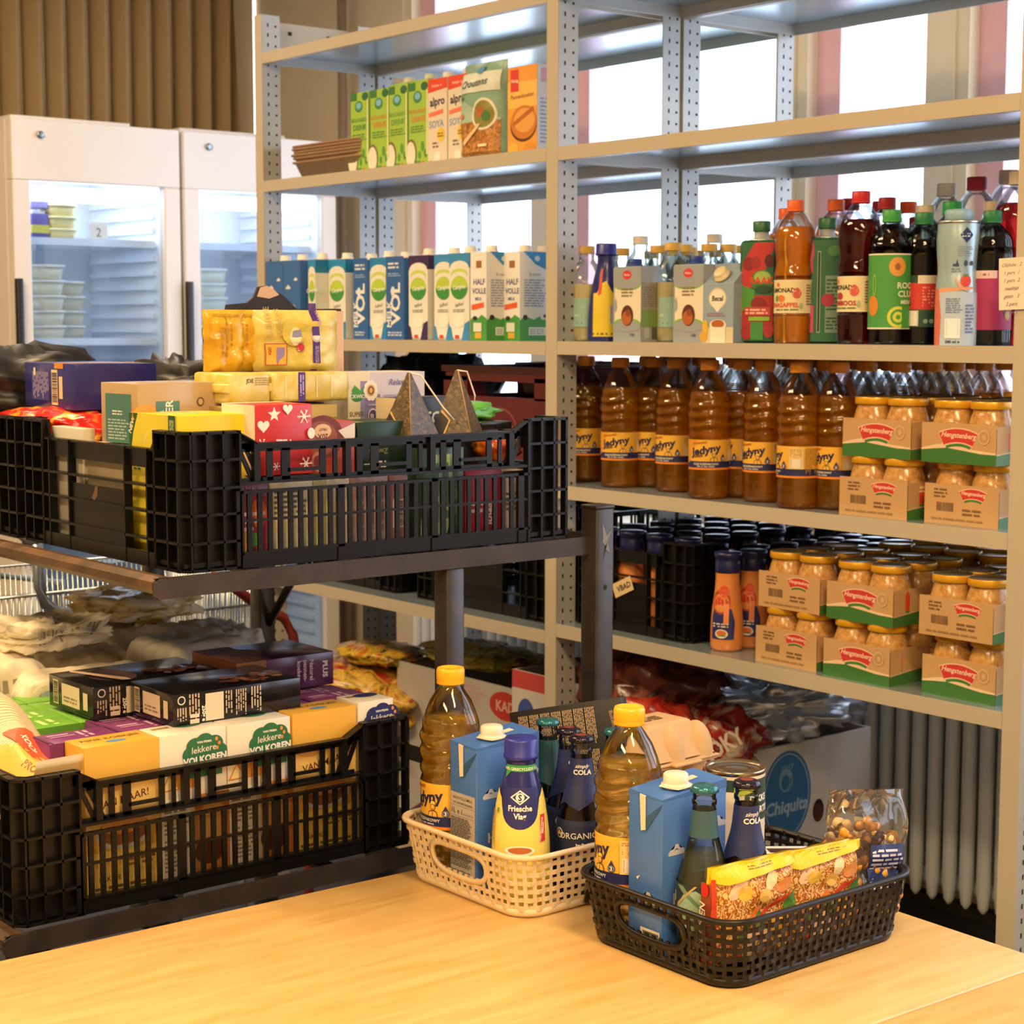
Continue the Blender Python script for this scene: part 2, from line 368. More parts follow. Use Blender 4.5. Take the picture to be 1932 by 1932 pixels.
# ------------------------------------------------------------ fridges along the left wall (doors face the room)
XF = -1.0
fw_ = mat('efe6dc', .35, 0, .02, 5); fin = mat('f0f4f8', .5, 0, .02)
def fridge(y0, y1, label, label_side=True):
    H = 2.09; W = y1-y0; D = .6
    t = thing('glass_door_fridge', label, 'fridge', (XF-D/2, (y0+y1)/2, 0), 0, 'white glass-door fridges along the left wall')
    w = W/2-.004; d = D/2; c = B()
    c.box(-d, d-.05, -w, -w+.03, .08, H, fw_); c.box(-d, d-.05, w-.03, w, .08, H, fw_); c.box(-d, -d+.03, -w+.03, w-.03, .08, H, fin)
    c.box(-d, d-.05, -w+.03, w-.03, .08, .3, fw_); c.box(-d, d-.05, -w+.03, w-.03, H-.12, H, fw_)
    c.box(-d+.03, d-.07, -w+.03, -w+.034, .3, H-.12, fin); c.box(-d+.03, d-.07, w-.034, w-.03, .3, H-.12, fin)
    for k in range(34):
        z = .38+k*.045
        c.box(-d+.05, d-.1, w-.048, w-.034, z, z+.016, fin)
    for x in (-.12, .1): c.box(-d+.03, -d+.045, x*.6-.01, x*.6+.01, .3, H-.2, mat('c9d3e2', .4))
    c.box(-.2, .12, -.2, .2, H, H+.03, fw_)
    c.obj('cabinet', t)
    f = B(); xs = (d-.045, d)
    zt, zb, s = H-.18, .36, .055
    f.box(*xs, -w, w, zt, H, fw_); f.box(*xs, -w, w, .1, zb, fw_); f.box(*xs, -w, -w+s, zb, zt, fw_); f.box(*xs, w-s, w, zb, zt, fw_)
    dd = f.obj('door', t, bevel=.004)
    g = B(); g.box(d-.028, d-.02, -w+s, w-s, zb, zt, film('eef6ff', refl=.25)); g.obj('glass_pane', dd)
    h = B(); h.bbox(d, d+.022, -w-.003, -w+.017, .78, 1.64-.02, mat('201d1c', .4)); h.obj('handle', dd)
    k = B(); k.T = Matrix.Translation((d, -w+.09, H-.045)) @ Matrix.Rotation(R(90), 4, 'Y'); k.lathe([(.011, 0), (.011, .006), (.006, .007)], mat('9aa4a8', .2, .9), 14); k.obj('lock', dd)
    l = B(); l.box(-.05, d-.075, -w+.05, w-.05, zt-.035, zt-.01, emit('f2f6ff', 3.2)); l.obj('tube_or_fill_light', t)
    l = B(); l.box(d-.075, d-.068, -w+.05, -w+.056, .45, zt-.05, emit('f2f6ff', 1.3)); l.obj('tube_or_fill_light', t)  # unseen upright strip added to brighten the lower fridge interior
    for z in (.75, 1.09, 1.437, 1.742):
        q = B(); q.box(-d+.04, d-.09, -w+.035, w-.05, z-.012, z, film('f6faff', haze=.12)); q.box(d-.09, d-.08, -w+.035, w-.05, z-.016, z+.006, fin); q.obj('shelf', t)
    return t
fridge(-.232, .330, 'white glass-door fridge on the left with tubs inside, its whole door in view')
fridge(.336, .915, 'white glass-door fridge partly hidden behind the left shelf upright')
# tubs and cartons in the fridges
tubm = mat('efe6c8', .4); lidm = mat('f7f2e2', .35)
def tub(x, y, z, w, h, label, cat='tub', grp='food tubs in the fridges', body=None, lid=None, first=[]):
    t = thing('food_tub', label, cat, (x, y, z), 0, grp)
    b = B(); b.lathe([(w*.42, 0), (w*.5, h*.85)], body or tubm, 20, pw=4); b.obj('tub', t)
    b = B(); b.lathe([(w*.53, h*.82), (w*.53, h), (w*.48, h+.001)], lid or lidm, 20, pw=4); b.obj('lid', t)
    return t
ydl = [mat('f0dc96', .4), mat('f3e7b4', .4), mat('cdb26a', .5)]
t0 = tub(XF-.14, 0, 0, .105, .044, '')
def stack(x, y, z, n, dz, lab, src):
    global tfirst
    for k in range(n):
        nm = ['bottom', 'second', 'third', 'fourth', 'fifth', 'sixth', 'seventh'][k]
        l_ = '%s, %s from the bottom' % (lab, nm) if k else '%s, lowest one' % lab
        if tfirst: src.location = (x, y, z); src['label'] = l_; tfirst = False
        else: dup(src, l_, (x, y, z+k*dz))
tfirst = True
for px, z, n, lab in ((84, 1.437, 5, 'white food tub in the left stack of the left fridge'), (122, 1.437, 4, 'white food tub in the right stack of the left fridge'),
                      (393, 1.437, 5, 'white food tub in the stack of the half-hidden fridge')):
    p = at(px, 560, 'x', XF-.13 if px != 122 else XF-.25); stack(p.x, p.y, z, n, .046, lab, t0)
ty = tub(XF-.16, at(108, 430, 'x', XF-.16).y, 1.742, .1, .036, 'yellow tub in the left fridge, lowest of three stacked', body=ydl[0], lid=ydl[1])
dup(ty, 'yellow tub in the left fridge, middle of three stacked', (ty.location.x, ty.location.y, 1.779)); dup(ty, 'yellow tub in the left fridge, topmost of three stacked', (ty.location.x, ty.location.y, 1.816))
for i, (z, c1, lb) in enumerate(((1.742, '6e5e9a', 'purple and yellow dairy carton low at the left edge of the left fridge'), (1.837, 'a598c8', 'lilac dairy carton above the purple one in the left fridge'))):
    p = at(69, 440, 'x', XF-.15); b = B(); b.bbox(-.03, .03, -.028, .028, 0, .08, mat(c1, .4)); b.box(-.031, .031, -.029, .029, .02, .045, mat('d9c94e' if i == 0 else 'e8e2ee', .4)); b.box(-.02, .02, -.02, .02, .08, .088, lidm)
    tag(b.obj('dairy_carton', loc=(p.x, p.y, z)), lb, 'carton')
b = B(); b.box(0, .001, -.03, .03, 0, .06, mat('efe0cc', .6)); b.art([('t', '2', 0, .015, .04, '7a6a5a')], plane((.001, 0, 0), (0, 1, 0), (0, 0, 1)))
p = at(186, 440, 'x', XF-.12); tag(b.obj('number_card', loc=(p.x, p.y, 1.742)), 'small cream card with a 2 inside the left fridge', 'sign')

# ------------------------------------------------------------ steel shelving
steel = mat('bdb29c', .42, .0, .03, 12); slotm = mat('201c18', .8, 0, 0)
under = mat('a9bac4', .25, .6, .03, 6); steel_daylit = mat('bab9b3', .38, .15, .03, 12)  # cooler copies of the shelf paint, window light put into the colour
W = 1.17
t = thing('steel_shelving', 'light grey perforated steel shelving, two bays wide, loaded with groceries', 'shelving')
def post(x, y, fy, z1=2.27, wx=.036, dy=.055, flip=False):
    "C-shaped slotted upright, flange faces -y (fy=0) or +y"
    b = B(); ys = (y, y+dy)
    if wx <= .037 : b.box(x, x+wx, ys[0 if not fy else 1]-(.0 if not fy else .0025), ys[0 if not fy else 1]+(.0025 if not fy else 0), 0, z1, steel)
    b.box(x+wx-.0025 if not flip else x, x+wx if not flip else x+.0025, ys[0]+(.0025 if not fy else 0), ys[1]-(0 if not fy else .0025), 0, z1, steel_daylit)
    xx = x+wx+.0003 if not flip else x+.0028
    n = int(z1/.025)
    for k in range(n):
        z = .02+k*.025
        for (a, c, h) in ((y+.019, .0022, .009), (y+.042, .003, .005)):
            b.add([(xx, a-c, z), (xx, a+c, z), (xx, a+c, z+h), (xx, a-c, z+h)], [(0, 1, 2, 3)], slotm)
            b.add([(xx-.0032, a-c, z), (xx-.0032, a+c, z), (xx-.0032, a+c, z+h), (xx-.0032, a-c, z+h)], [(3, 2, 1, 0)], slotm)
    b.obj('upright', t)
YM = .30; D1, D2 = .352, .72
for x in (0, W, 2*W):
    z1 = 2.275 if x == 0 else 2.7
    post(x, 0, 0, z1); post(x, YM, 1, z1, dy=.052)
    post(x, .362, 0, z1, dy=.052); post(x, D2-.055, 1, z1)
b = B()
for y0, y1 in ((.0, D1), ):
    b.box(.0, .003, .056, .70, 2.175, 2.265, steel)
    for y in (.1, .22, .45, .6): b.add([(.0034, y, 2.235), (.0034, y+.012, 2.235), (.0034, y+.012, 2.245), (.0034, y, 2.245)], [(0, 1, 2, 3)], slotm)
b.obj('end_brace', t)
def shelf(x0, x1, zt, name='shelf'):
    b = B(); lip = .028; th = .0015
    for y0, y1 in ((0, D1), (.362, D2)):
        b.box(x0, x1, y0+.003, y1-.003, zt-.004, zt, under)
        b.box(x0, x1, y0, y0+.003, zt-lip, zt, steel); b.box(x0, x1, y1-.003, y1, zt-lip, zt, steel_daylit)
        b.box(x0, x0+.002, y0+.003, y1-.003, zt-lip, zt-.004, steel_daylit); b.box(x1-.002, x1, y0+.003, y1-.003, zt-lip, zt-.004, steel_daylit)
        b.box(x0, x1, y0+.003, y0+.018, zt-lip, zt-lip+.0015, steel)
    b.obj(name, t)
ZL = dict(A=2.178, B=1.853, C=1.4485, D=1.146, E=.8285, F=.25)
ZR = dict(A=2.178, B=1.852, C=1.4495, D=1.146, E=.848, F=.25)
for z in ZL.values(): shelf(.037, W-.001, z)
for z in list(ZR.values())[:-1]: shelf(W+.037, 2*W-.001, z)
# ------------------------------------------------------------ groceries: builders
def pr(P):
    d = Vector(P)-CAM; k = d.dot(fw); return 966+FPX*d.dot(rt)/k, 966-FPX*d.dot(up)/k
def colx(px, y, z):
    "x of the room point at depth y and height z seen in photo column px"
    py = 600
    for _ in range(4): P = at(px, py, 'y', y); py = pr((P.x, y, z))[1]
    return P.x
def look(x, y): return math.atan2(CAM.y-y, CAM.x-x)
CARD = mat('c39a68', .8, 0, .06, 25)
def boxart(b, w, d, h, front=(), side=(), top=(), lift=.0003):
    b.art(front, plane((-w/2, -d/2, 0), (1, 0, 0), (0, 0, 1)), lift=lift)
    b.art(side, plane((w/2, -d/2, 0), (0, 1, 0), (0, 0, 1)), lift=lift)
    b.art(top, plane((-w/2, -d/2, h), (1, 0, 0), (0, 1, 0)), lift=lift)
def carton(label, x0, y0, z, w, d, h, main, front=(), side=(), top=(), cap=None, grp=None, name='drink_carton', cat='carton', gable=None, rz=0):
    t = thing(name, label, cat, (x0+w/2, y0+d/2, z), rz, grp)
    b = B(); m = mat(main, .38, 0, .03)
    if gable:
        b.bbox(-w/2, w/2, -d/2, d/2, 0, h, m, .0015)
        b.prism([(-d/2, h), (d/2, h), (0.003, h+gable), (-.003, h+gable)], -w/2+.001, w/2-.001, m, 'x')
        b.box(-w/2+.001, w/2-.001, -.001, .002, h+gable, h+gable+.012, m)
    else: b.bbox(-w/2, w/2, -d/2, d/2, 0, h, m, .0022)
    boxart(b, w, d, h, front, side, top); b.obj('carton', t)
    if cap:
        c = B(); cy = -d*.12; c.lathe([(.0155, h), (.0155, h+.004), (.0135, h+.004), (.0135, h+.014), (.012, h+.0155)], mat(cap, .4), 20, (0, cy, 0)); c.obj('cap', t)
    return t
def bottle(label, x, y, z, prof, body, cap=None, liq=None, liqtop=None, arts=(), n=28, name='bottle', cat='bottle', grp=None, phi=None, mod=None, pw=2, labelprof=None, inset=.0013):
    "lathe bottle. arts: (angle, shapes, z-range None) printed on the body; liq = liquid material filled up to liqtop"
    t = thing(name, label, cat, (x, y, z), 0, grp)
    b = B(); b.lathe(prof, body, n, mod=mod, pw=pw); b.obj('bottle', t)
    if liq:
        lp = [(max(r-inset, .002), zz+(.0015 if i == 0 else 0)) for i, (r, zz) in enumerate(prof) if zz <= liqtop]
        lp.append((interp(prof, liqtop)-inset, liqtop))
        c = B(); c.lathe(lp, liq, n, mod=mod, pw=pw); c.obj('liquid', t)
    if cap:
        r, z0, z1, cm = cap; c = B(); m = mat(cm, .4, 0, .03)
        c.lathe([(r*.98, z0), (r, z0+.001), (r, z0+.003), (r*.96, z0+.0032), (r*.97, z1-.002), (r*.9, z1), (r*.7, z1), (r*.68, z1-.001)], m, 24, mod=lambda a, q: 1+.012*math.cos(a*36)); c.obj('cap', t)
    if arts:
        ph = look(x, y) if phi is None else phi; c = B()
        for a, sh in arts: c.art(sh, wrap([(r+.0004, q) for r, q in (labelprof or prof)], ph+a), curved=.004)
        c.obj('label', t)
    return t

# ------------------------------------------------------------ left bay: cartons on the shelf at eye height
ZC_ = ZL['C']; G1 = 'milk and cream cartons on the left bay shelf'
cloud = [(-.5, -.2), (.5, -.2), (.56, 0), (.4, .12), (.25, .1), (.12, .32), (-.08, .34), (-.18, .12), (-.42, .08), (-.56, -.08)]
def cl(u, v, s, m='e8ecf2'): return ('p', [(u+a*s, v+b*s) for a, b in cloud], m)
def blue_front(w): return [('r', 0, 0, w, .198, '3a6cae'), cl(w*.3, .13, .02), cl(w*.75, .15, .016), cl(w*.6, .08, .02), cl(w*.25, .05, .018), ('r', w*.3, .01, w*.7, .03, 'e8e2d4')]
def campina(w, accent):
    return [('r', 0, .006, w, .165, 'ece9dd'), ('r', 0, .165, w, .198, accent), ('e', w/2, .165, w*.46, .016, 'ece9dd'), ('e', w/2, .15, w*.42, .014, 'c9d96a'), ('e', w/2, .145, w*.38, .011, 'ece9dd'),
            ('e', w/2, .12, w*.42, .027, 'b9d44c'), ('p', [(w/2+w*.42*math.cos(a*math.pi/10), .12+.027*math.sin(a*math.pi/10)) for a in range(10, 21)], '3f9440'),
            ('t', 'Campina', w/2, .117, .0135, 4, .02, .2, 'f4f6ee'), ('t', 'halfvol', w/2, .078, .012, 8, 0, .3, '6f7a70'), ('lines', w*.2, .064, w*.8, .072, 2, '8a8f88'),
            ('e', w/2, .045, w*.28, .016, 'f6f2e2'), ('p', [(w*.62, 0), (w, 0), (w, .045), (w*.78, .038)], accent), ('p', [(0, 0), (w*.2, 0), (w*.1, .03), (0, .035)], accent), ('r', w*.3, .004, w*.5, .012, 'd2453a')]
def vol(w): return [('r', 0, 0, w, .198, '2f63a6'), ('lines', w*.12, .168, w*.88, .186, 2, 'dfe6ee'), ('lines', w*.12, .15, w*.88, .16, 2, '9db7d8'), ('t', 'VOL', w*.78, .085, .052, 90, .03, 0, 'eef0ea'), ('t', 'MELK', w*.3, .06, .026, 90, .03, 0, 'e8ecf0'), ('e', w*.4, .115, .008, .012, 'e6eaf0'), ('lines', w*.1, .008, w*.9, .02, 2, 'cfd8e4')]
def half(w): return [('r', 0, .05, w, .198, 'eeebe2'), ('r', 0, 0, w, .045, '4b9c46'), ('p', [(0, .045), (w*.2, .055), (w*.4, .047), (w*.7, .058), (w, .05), (w, .04), (0, .04)], '4b9c46'),
    ('r', w*.36, .162, w*.7, .178, '9c6b35'), ('t', 'HALF', w*.55, .125, .018, 0, .02, 0, '3d4f92'), ('t', 'VOLLE', w*.55, .105, .017, 0, .02, 0, '3d4f92'), ('t', 'MELK', w*.5, .09, .01, 0, .02, 0, '5a7fb8'), ('p', [(w*.08, .068), (w*.85, .074), (w*.85, .086), (w*.08, .08)], 'e8633a'),
    ('e', w*.3, .05, .008, .005, '2b2b2b'), ('r', w*.2, .02, w*.7, .04, 'e6e6d8'), ('r', w*.3, .005, w*.7, .018, 'e3b13c')]
def half_side(d): return [('r', 0, 0, d, .045, '4b9c46'), ('p', [(0, .045), (d*.15, .055), (d*.4, .047), (d*.7, .06), (d, .05), (d, .04), (0, .04)], '4b9c46'), ('p', [(d*.1, .198), (d, .198), (d, .165), (d*.78, .158), (d*.45, .17)], '2f8fd0'), ('e', d*.5, .183, .008, .006, 'cfe4f2'),
    ('t', '2L zuivel', d*.42, .145, .009, 0, 0, 0, '49695a'), ('lines', d*.12, .075, d*.8, .138, 11, '8d9ab8'), ('r', d*.25, .012, d*.75, .03, 'e9ede4'), ('lines', d*.28, .014, d*.72, .028, 3, '9aa59a'), ('e', d*.15, .052, .007, .006, '262626'), ('e', d*.68, .053, .009, .006, 'eeeeee'), ('e', d*.72, .055, .005, .004, '222222')]
rows = [(497, .10, 'blue', 'blue milk carton with small clouds, leftmost on the eye-height shelf'), (543, .10, 'blue', 'second blue milk carton with small clouds on the eye-height shelf'),
        (583, .12, 'c0', 'white dairy carton with turquoise top behind the torn box'), (621, .08, 'c0', 'white dairy carton with green oval, just right of the torn box'),
        (664, .10, 'vol', 'blue VOL milk carton between two green-oval cartons, left one'), (691, .075, 'c1', 'white green-oval dairy carton between the two blue VOL cartons'), (729, .095, 'vol', 'blue VOL milk carton, right one of the two'),
        (768, .06, 'c2', 'white green-oval dairy carton with dark purple top'), (812, .075, 'c3', 'white green-oval dairy carton with blue top, left one of the touching pair'), (848, .05, 'c3', 'white green-oval dairy carton with blue top, right one of the touching pair'),
        (888, .035, 'half', 'white and green HALFVOLLE carton showing its wide text side'), (950, .085, 'half', 'second white and green carton with blue corner, behind the HALFVOLLE one'), (985, .16, 'half', 'white and green carton half hidden by the centre upright')]
xs_ = [.04, .122]+[colx(r[0], .012 if r[0] < 600 else .05, ZC_) for r in rows[2:]]
for i_, (px, y, kind, lab) in enumerate(rows):
    x = xs_[i_]; y = .003 if i_ < 2 else (.012 if px < 600 else .05+.006*(i_ % 3))
    nw = (xs_[i_+1]-x-.0015) if i_+1 < len(rows) else .06
    if kind == 'half': y = rows[i_][1]; x = colx(px, y, ZC_)
    if kind == 'blue': carton(lab, x, y, ZC_, .08, .09, .198, '3565a6', blue_front(.08), cap='efe6d6', grp=G1)
    elif kind == 'vol': carton(lab, x, y, ZC_, min(.073, nw), .09, .194, '2f63a6', vol(min(.073, nw)), cap='efe6d6', grp=G1)
    elif kind == 'half': carton(lab, x, y, ZC_, .058, .1, .198, 'e9e6dd', half(.058), half_side(.1), cap='efe6d6', grp=G1)
    else: carton(lab, x, y, ZC_, min(.076, nw), .085, .199, 'd9d6ca', campina(min(.076, nw), {'c0': '2a8fc2', 'c1': '2a86c0', 'c2': '3d2a58', 'c3': '3a8fc8'}[kind]), [('r', 0, .165, .085, .198, {'c0': '1f7fae', 'c1': '2a7ab0', 'c2': '3d2a58', 'c3': '2f7fb4'}[kind])], cap='efe6d6', grp=G1)
# second row behind
for k in range(7):
    carton('blue-topped milk carton in the back row behind the front cartons', -.0+.06+k*.125, .24+.02*(k % 2), ZC_, .08, .09, .195, ['e6e3d8', '3565a6'][k % 2], [('r', 0, .16, .08, .195, '2f86c2')], cap='efe6d6', grp='back row of milk cartons')

# ------------------------------------------------------------ left bay: upper shelf
ZB = ZL['B']; G2 = 'oat and soy cartons on the upper left shelf'
def green(w, c): return [('r', 0, 0, w, .199, '9fc24a'), ('r', 0, .18, w*.35, .199, '3f7a3a'), ('e', w*.8, .188, .014, .01, '2f6a3c'), ('e', w*.45, .165, .017, .014, '3d8a4a'), ('e', w*.45, .167, .011, .008, '7fb8d8'),
    ('t', 'BIOLOGISCH', w*.5, .128, .0125, 0, .02, 0, c), ('t', 'DRINK', w*.5, .108, .019, 0, .02, 0, c), ('lines', w*.1, .082, w*.9, .1, 3, '5f8a3e'), ('e', w*.12, .035, .022, .034, '7d6a45'), ('e', w*.1, .033, .019, .03, 'e9e0c6'), ('e', w*.7, .05, .006, .012, '5c9a3e'), ('e', w*.85, .033, .005, .01, '4c8a3a'), ('e', w*.55, .03, .005, .009, '5c9a3e'),
    ('r', w*.35, .004, w*.6, .016, '5a8a4a'), ('e', w*.75, .01, .006, .005, 'e04a2a'), ('p', [(w*.9, .03), (w, .03), (w, .18), (w*.93, .18)], 'd9e2a0')]
def alp(w): return [('r', 0, 0, w, .17, 'e2d3ba'), ('p', [(0, .168), (w, .175), (w, .199), (0, .199)], 'e0492c'), ('lines', w*.2, .178, w*.8, .188, 1, 'f0a08a'), ('t', 'alpro', w*.5, .138, .027, 3, .03, 0, '2c2a4c'), ('p', [(w*.05, .112), (w*.8, .118), (w*.8, .128), (w*.05, .122)], 'ea7a55'), ('t', 'SOYA', w*.45, .088, .022, 2, .02, 0, '7f9ec6'),
    ('e', w*.68, .07, .014, .016, 'ecc53a'), ('lines', w*.5, .064, w*.85, .076, 2, '6b5a2a'), ('lines', w*.25, .04, w*.6, .056, 2, '7a6a58'), ('e', w*.15, .008, .006, .005, 'd8452a'), ('e', w*.5, .02, .014, .012, 'efe6d2')]
for px, h, lab, c in ((663, .199, 'light green organic drink carton, first after the brown trays', '4f8a3f'), (700, .199, 'light green carton with orange lettering, second of the four green ones', 'd5893a'),
                   (734, .205, 'light green carton, third of the four green ones, slightly taller', '6fa052'), (772, .205, 'light green carton with orange lettering beside the white and red cartons', 'd5893a')):
    carton(lab, colx(px, .08, ZB), .08, ZB, .078, .09, h, '93b845', green(.078, c), grp=G2, cap='e6e0c8' if px > 700 else None)
for px, lab in ((808, 'white and red alpro soya carton, left one'), (846, 'white and red alpro soya carton, right one next to the green pouch')):
    carton(lab, colx(px, .075, ZB), .075, ZB, .074, .085, .2, 'ded2bc', alp(.074), grp=G2, cap='efe6d6')
x = colx(958, .05, ZB)
carton('tall orange and yellow box with a picture of baked food on the upper left shelf', x, .05, ZB, .1, .055, .188, 'e79a35',
       [('r', 0, 0, .1, .188, 'ea9f38'), ('r', 0, .1, .1, .155, 'f2bd5a'), ('r', .01, .135, .038, .182, 'd83c2c'), ('t', 'Honig', .024, .155, .01, 0, .02, 0, 'f6e6d0'), ('t', 'Pannenkoeken', .05, .12, .0135, 2, .01, .1, '8a4a26'), ('e', .055, .062, .045, .036, '5b3218'), ('e', .056, .068, .044, .036, 'c97a26'), ('e', .058, .072, .036, .026, 'e3a04a'), ('p', [(.02, .06), (.09, .09), (.088, .1), (.02, .07)], 'b3641e'), ('e', .02, .012, .018, .015, 'e8b04a'), ('e', .075, .01, .02, .014, 'd7902e')],
       [('r', 0, 0, .055, .188, 'e4ddd0'), ('r', .01, .15, .045, .18, 'e6a9b8'), ('lines', .008, .02, .047, .12, 12, '98a4c4')], name='baking_mix_box', cat='box')
# pillow pouches
def pouch(b, w, h, d, m, n=14, seed=0, crumple=.0015, seal=.03):
    "upright stuffed pouch: returns its front-surface mapper (u 0..w, v 0..h), front faces -y"
    def thick(u, v):
        a = 1-abs(2*u-1)**4; c = min(1, (v+.03)*9)*min(1, max(0, (1-seal*1.2-v))*5+.02)
        return d/2*max(0, a)**.55*max(0, c)**.6
    def f(u, v, s):
        k = noise.noise(Vector((u*5+seed, v*7, s*3)))*crumple*2
        return Vector(((u-.5)*w*(1-.05*math.sin(v*9+seed)**2*.5), s*(thick(u, v)+.0006)+k, v*h))
    b.surf(lambda u, v: f(u, v, -1), m, n, n+4); b.surf(lambda u, v: f(1-u, v, 1), m, n, n+4)
    return lambda u, v, q: f(u/w, v/h, -1)-Vector((0, q+.0006, 0))
x = colx(918, .09, ZB)
t = thing('crouton_pouch', 'sea-green pouch with a window of brown croutons between the soya carton and the orange box', 'pouch', (x, .09, ZB))
b = B(); gm = mat('86ab92', .35, 0, .05); mp = pouch(b, .155, .218, .06, gm, 18, 3)
brn = pattern('croutons', 'noise', [(.3, '7a4a1c'), (.5, 'b5762e'), (.7, 'd9a050')], 60, dist=2)
b.art([('r', .006, .004, .149, .085, brn), ('p', [(.006, .085), (.006, .15), (.06, .12), (.149, .09), (.149, .085)], 'a9c2a4'), ('r', .006, .15, .149, .195, 'd6dcc8'), ('e', .105, .1, .04, .036, 'e3dcc2'), ('e', .105, .1, .034, .03, '8a8436'), ('e', .095, .105, .015, .012, 'b5622e'), ('e', .115, .095, .014, .012, '4f7a3a'),
       ('t', 'Croutons', .07, .163, .024, 3, .015, .3, '3f5a52'), ('e', .08, .2, .014, .009, '5a9ac0'), ('e', .025, .1, .008, .006, 'd8804a'), ('p', [(.02, .14), (.03, .15), (.028, .13)], '4c8a5a'), ('p', [(.03, .04), (.09, .08), (.1, .078), (.04, .034)], 'e8c890'), ('r', .09, .028, .12, .034, 'f2dcb0')], mp, curved=.008, lift=.0008)
b.obj('pouch', t)
# kraft trays
trm = mat('9a7a5a', .85, 0, .08, 40, .2)
t0_ = None
for k in range(6):
    b = B(); w, d, h = .33, .2, .05
    def ring(q, s, z): return [((q*(w/2)-(0))*a*s, (d/2)*c_*s, z) for a, c_ in ()]
    def rr(hw, hd, z, r=.03, n=5):
        out = []
        for cx, cy, a0 in ((hw-r, hd-r, 0), (-hw+r, hd-r, 90), (-hw+r, -hd+r, 180), (hw-r, -hd+r, 270)):
            for i in range(n+1): a = R(a0+90*i/n); out.append((cx+r*math.cos(a), cy+r*math.sin(a), z))
        return out
    L = [rr(w/2-.02, d/2-.02, 0), rr(w/2-.004, d/2-.004, h-.006), rr(w/2+.002, d/2+.002, h-.004), rr(w/2+.002, d/2+.002, h), rr(w/2-.008, d/2-.008, h), rr(w/2-.024, d/2-.024, .004)]
    n_ = len(L[0]); vs = [p for q in L for p in q]; fs = [(j*n_+i, j*n_+(i+1) % n_, (j+1)*n_+(i+1) % n_, (j+1)*n_+i) for j in range(5) for i in range(n_)]+[tuple(range(n_-1, -1, -1)), tuple(5*n_+i for i in range(n_))]
    b.add(vs, fs, trm, True)
    nm = ['lowest', 'second lowest', 'third lowest', 'third highest', 'second highest', 'top'][k]
    tag(b.obj('kraft_tray', loc=(.215-.003*(k % 3), .17+.004*(k % 2), ZB+k*.0075+(.0 if k == 0 else .004))), 'brown nested cardboard tray on the upper left shelf, %s of the stack' % nm, 'tray', 'nested brown trays')

# ------------------------------------------------------------ right bay: small cartons and bottles at eye height
ZR_ = ZR['C']
glass = film('f2f8f6', refl=.9); creamm = mat('ecd9a8', .3, 0, .03)
def milkbottle(px, y, lab, h=.2, cap='c9a24a', full=True, art=True, grp='glass milk bottles', n=20):
    x = colx(px, y, ZR_); k = h/.2
    prof = smooth_prof([(.034, 0), (.038, .006), (.039, .05), (.039, .11), (.0375, .13), (.026, .158), (.0165, .172), (.0165, .186*k if k < 1 else .186)], 3)
    prof = [(r, z*k) for r, z in prof]
    t = bottle(lab, x, y, ZR_, prof, glass, (.0178, .184*k, h, cap), creamm if full else None, .12*k, [(0, [('r', -.03, .03, .03, .09, '9cc0b0'), ('lines', -.026, .05, .024, .085, 4, 'dbe8dc'), ('lines', -.02, .034, .0, .042, 1, '5a8a6a')])] if art else (), n, 'milk_bottle', grp=grp)
    return t
milkbottle(1106, .085, 'glass milk bottle with mint label beside the centre upright')
milkbottle(1268, .11, 'glass milk bottle with mint label between the two small coffee cream cartons')
mb = milkbottle(1207, .22, 'tall clear glass bottle with white cap standing behind the small cartons, left one', .225, 'e6dccb', art=False, grp='tall clear bottles behind the cartons')
dup(mb, 'tall clear glass bottle with white cap standing behind the small cartons, right one', (colx(1346, .28, ZR_), .28, ZR_))
mb = milkbottle(1240, .17, 'clear glass milk bottle with gold cap in the rows behind the small cartons', full=False, art=False, grp='clear gold-capped bottles in the back')
for px, y in ((1172, .2), (1262, .26), (1290, .19), (1300, .3), (1336, .2), (1312, .4), (1372, .24), (1392, .3), (1350, .42), (1228, .36), (1152, .34)):
    dup(mb, None, (colx(px, y, ZR_), y, ZR_))
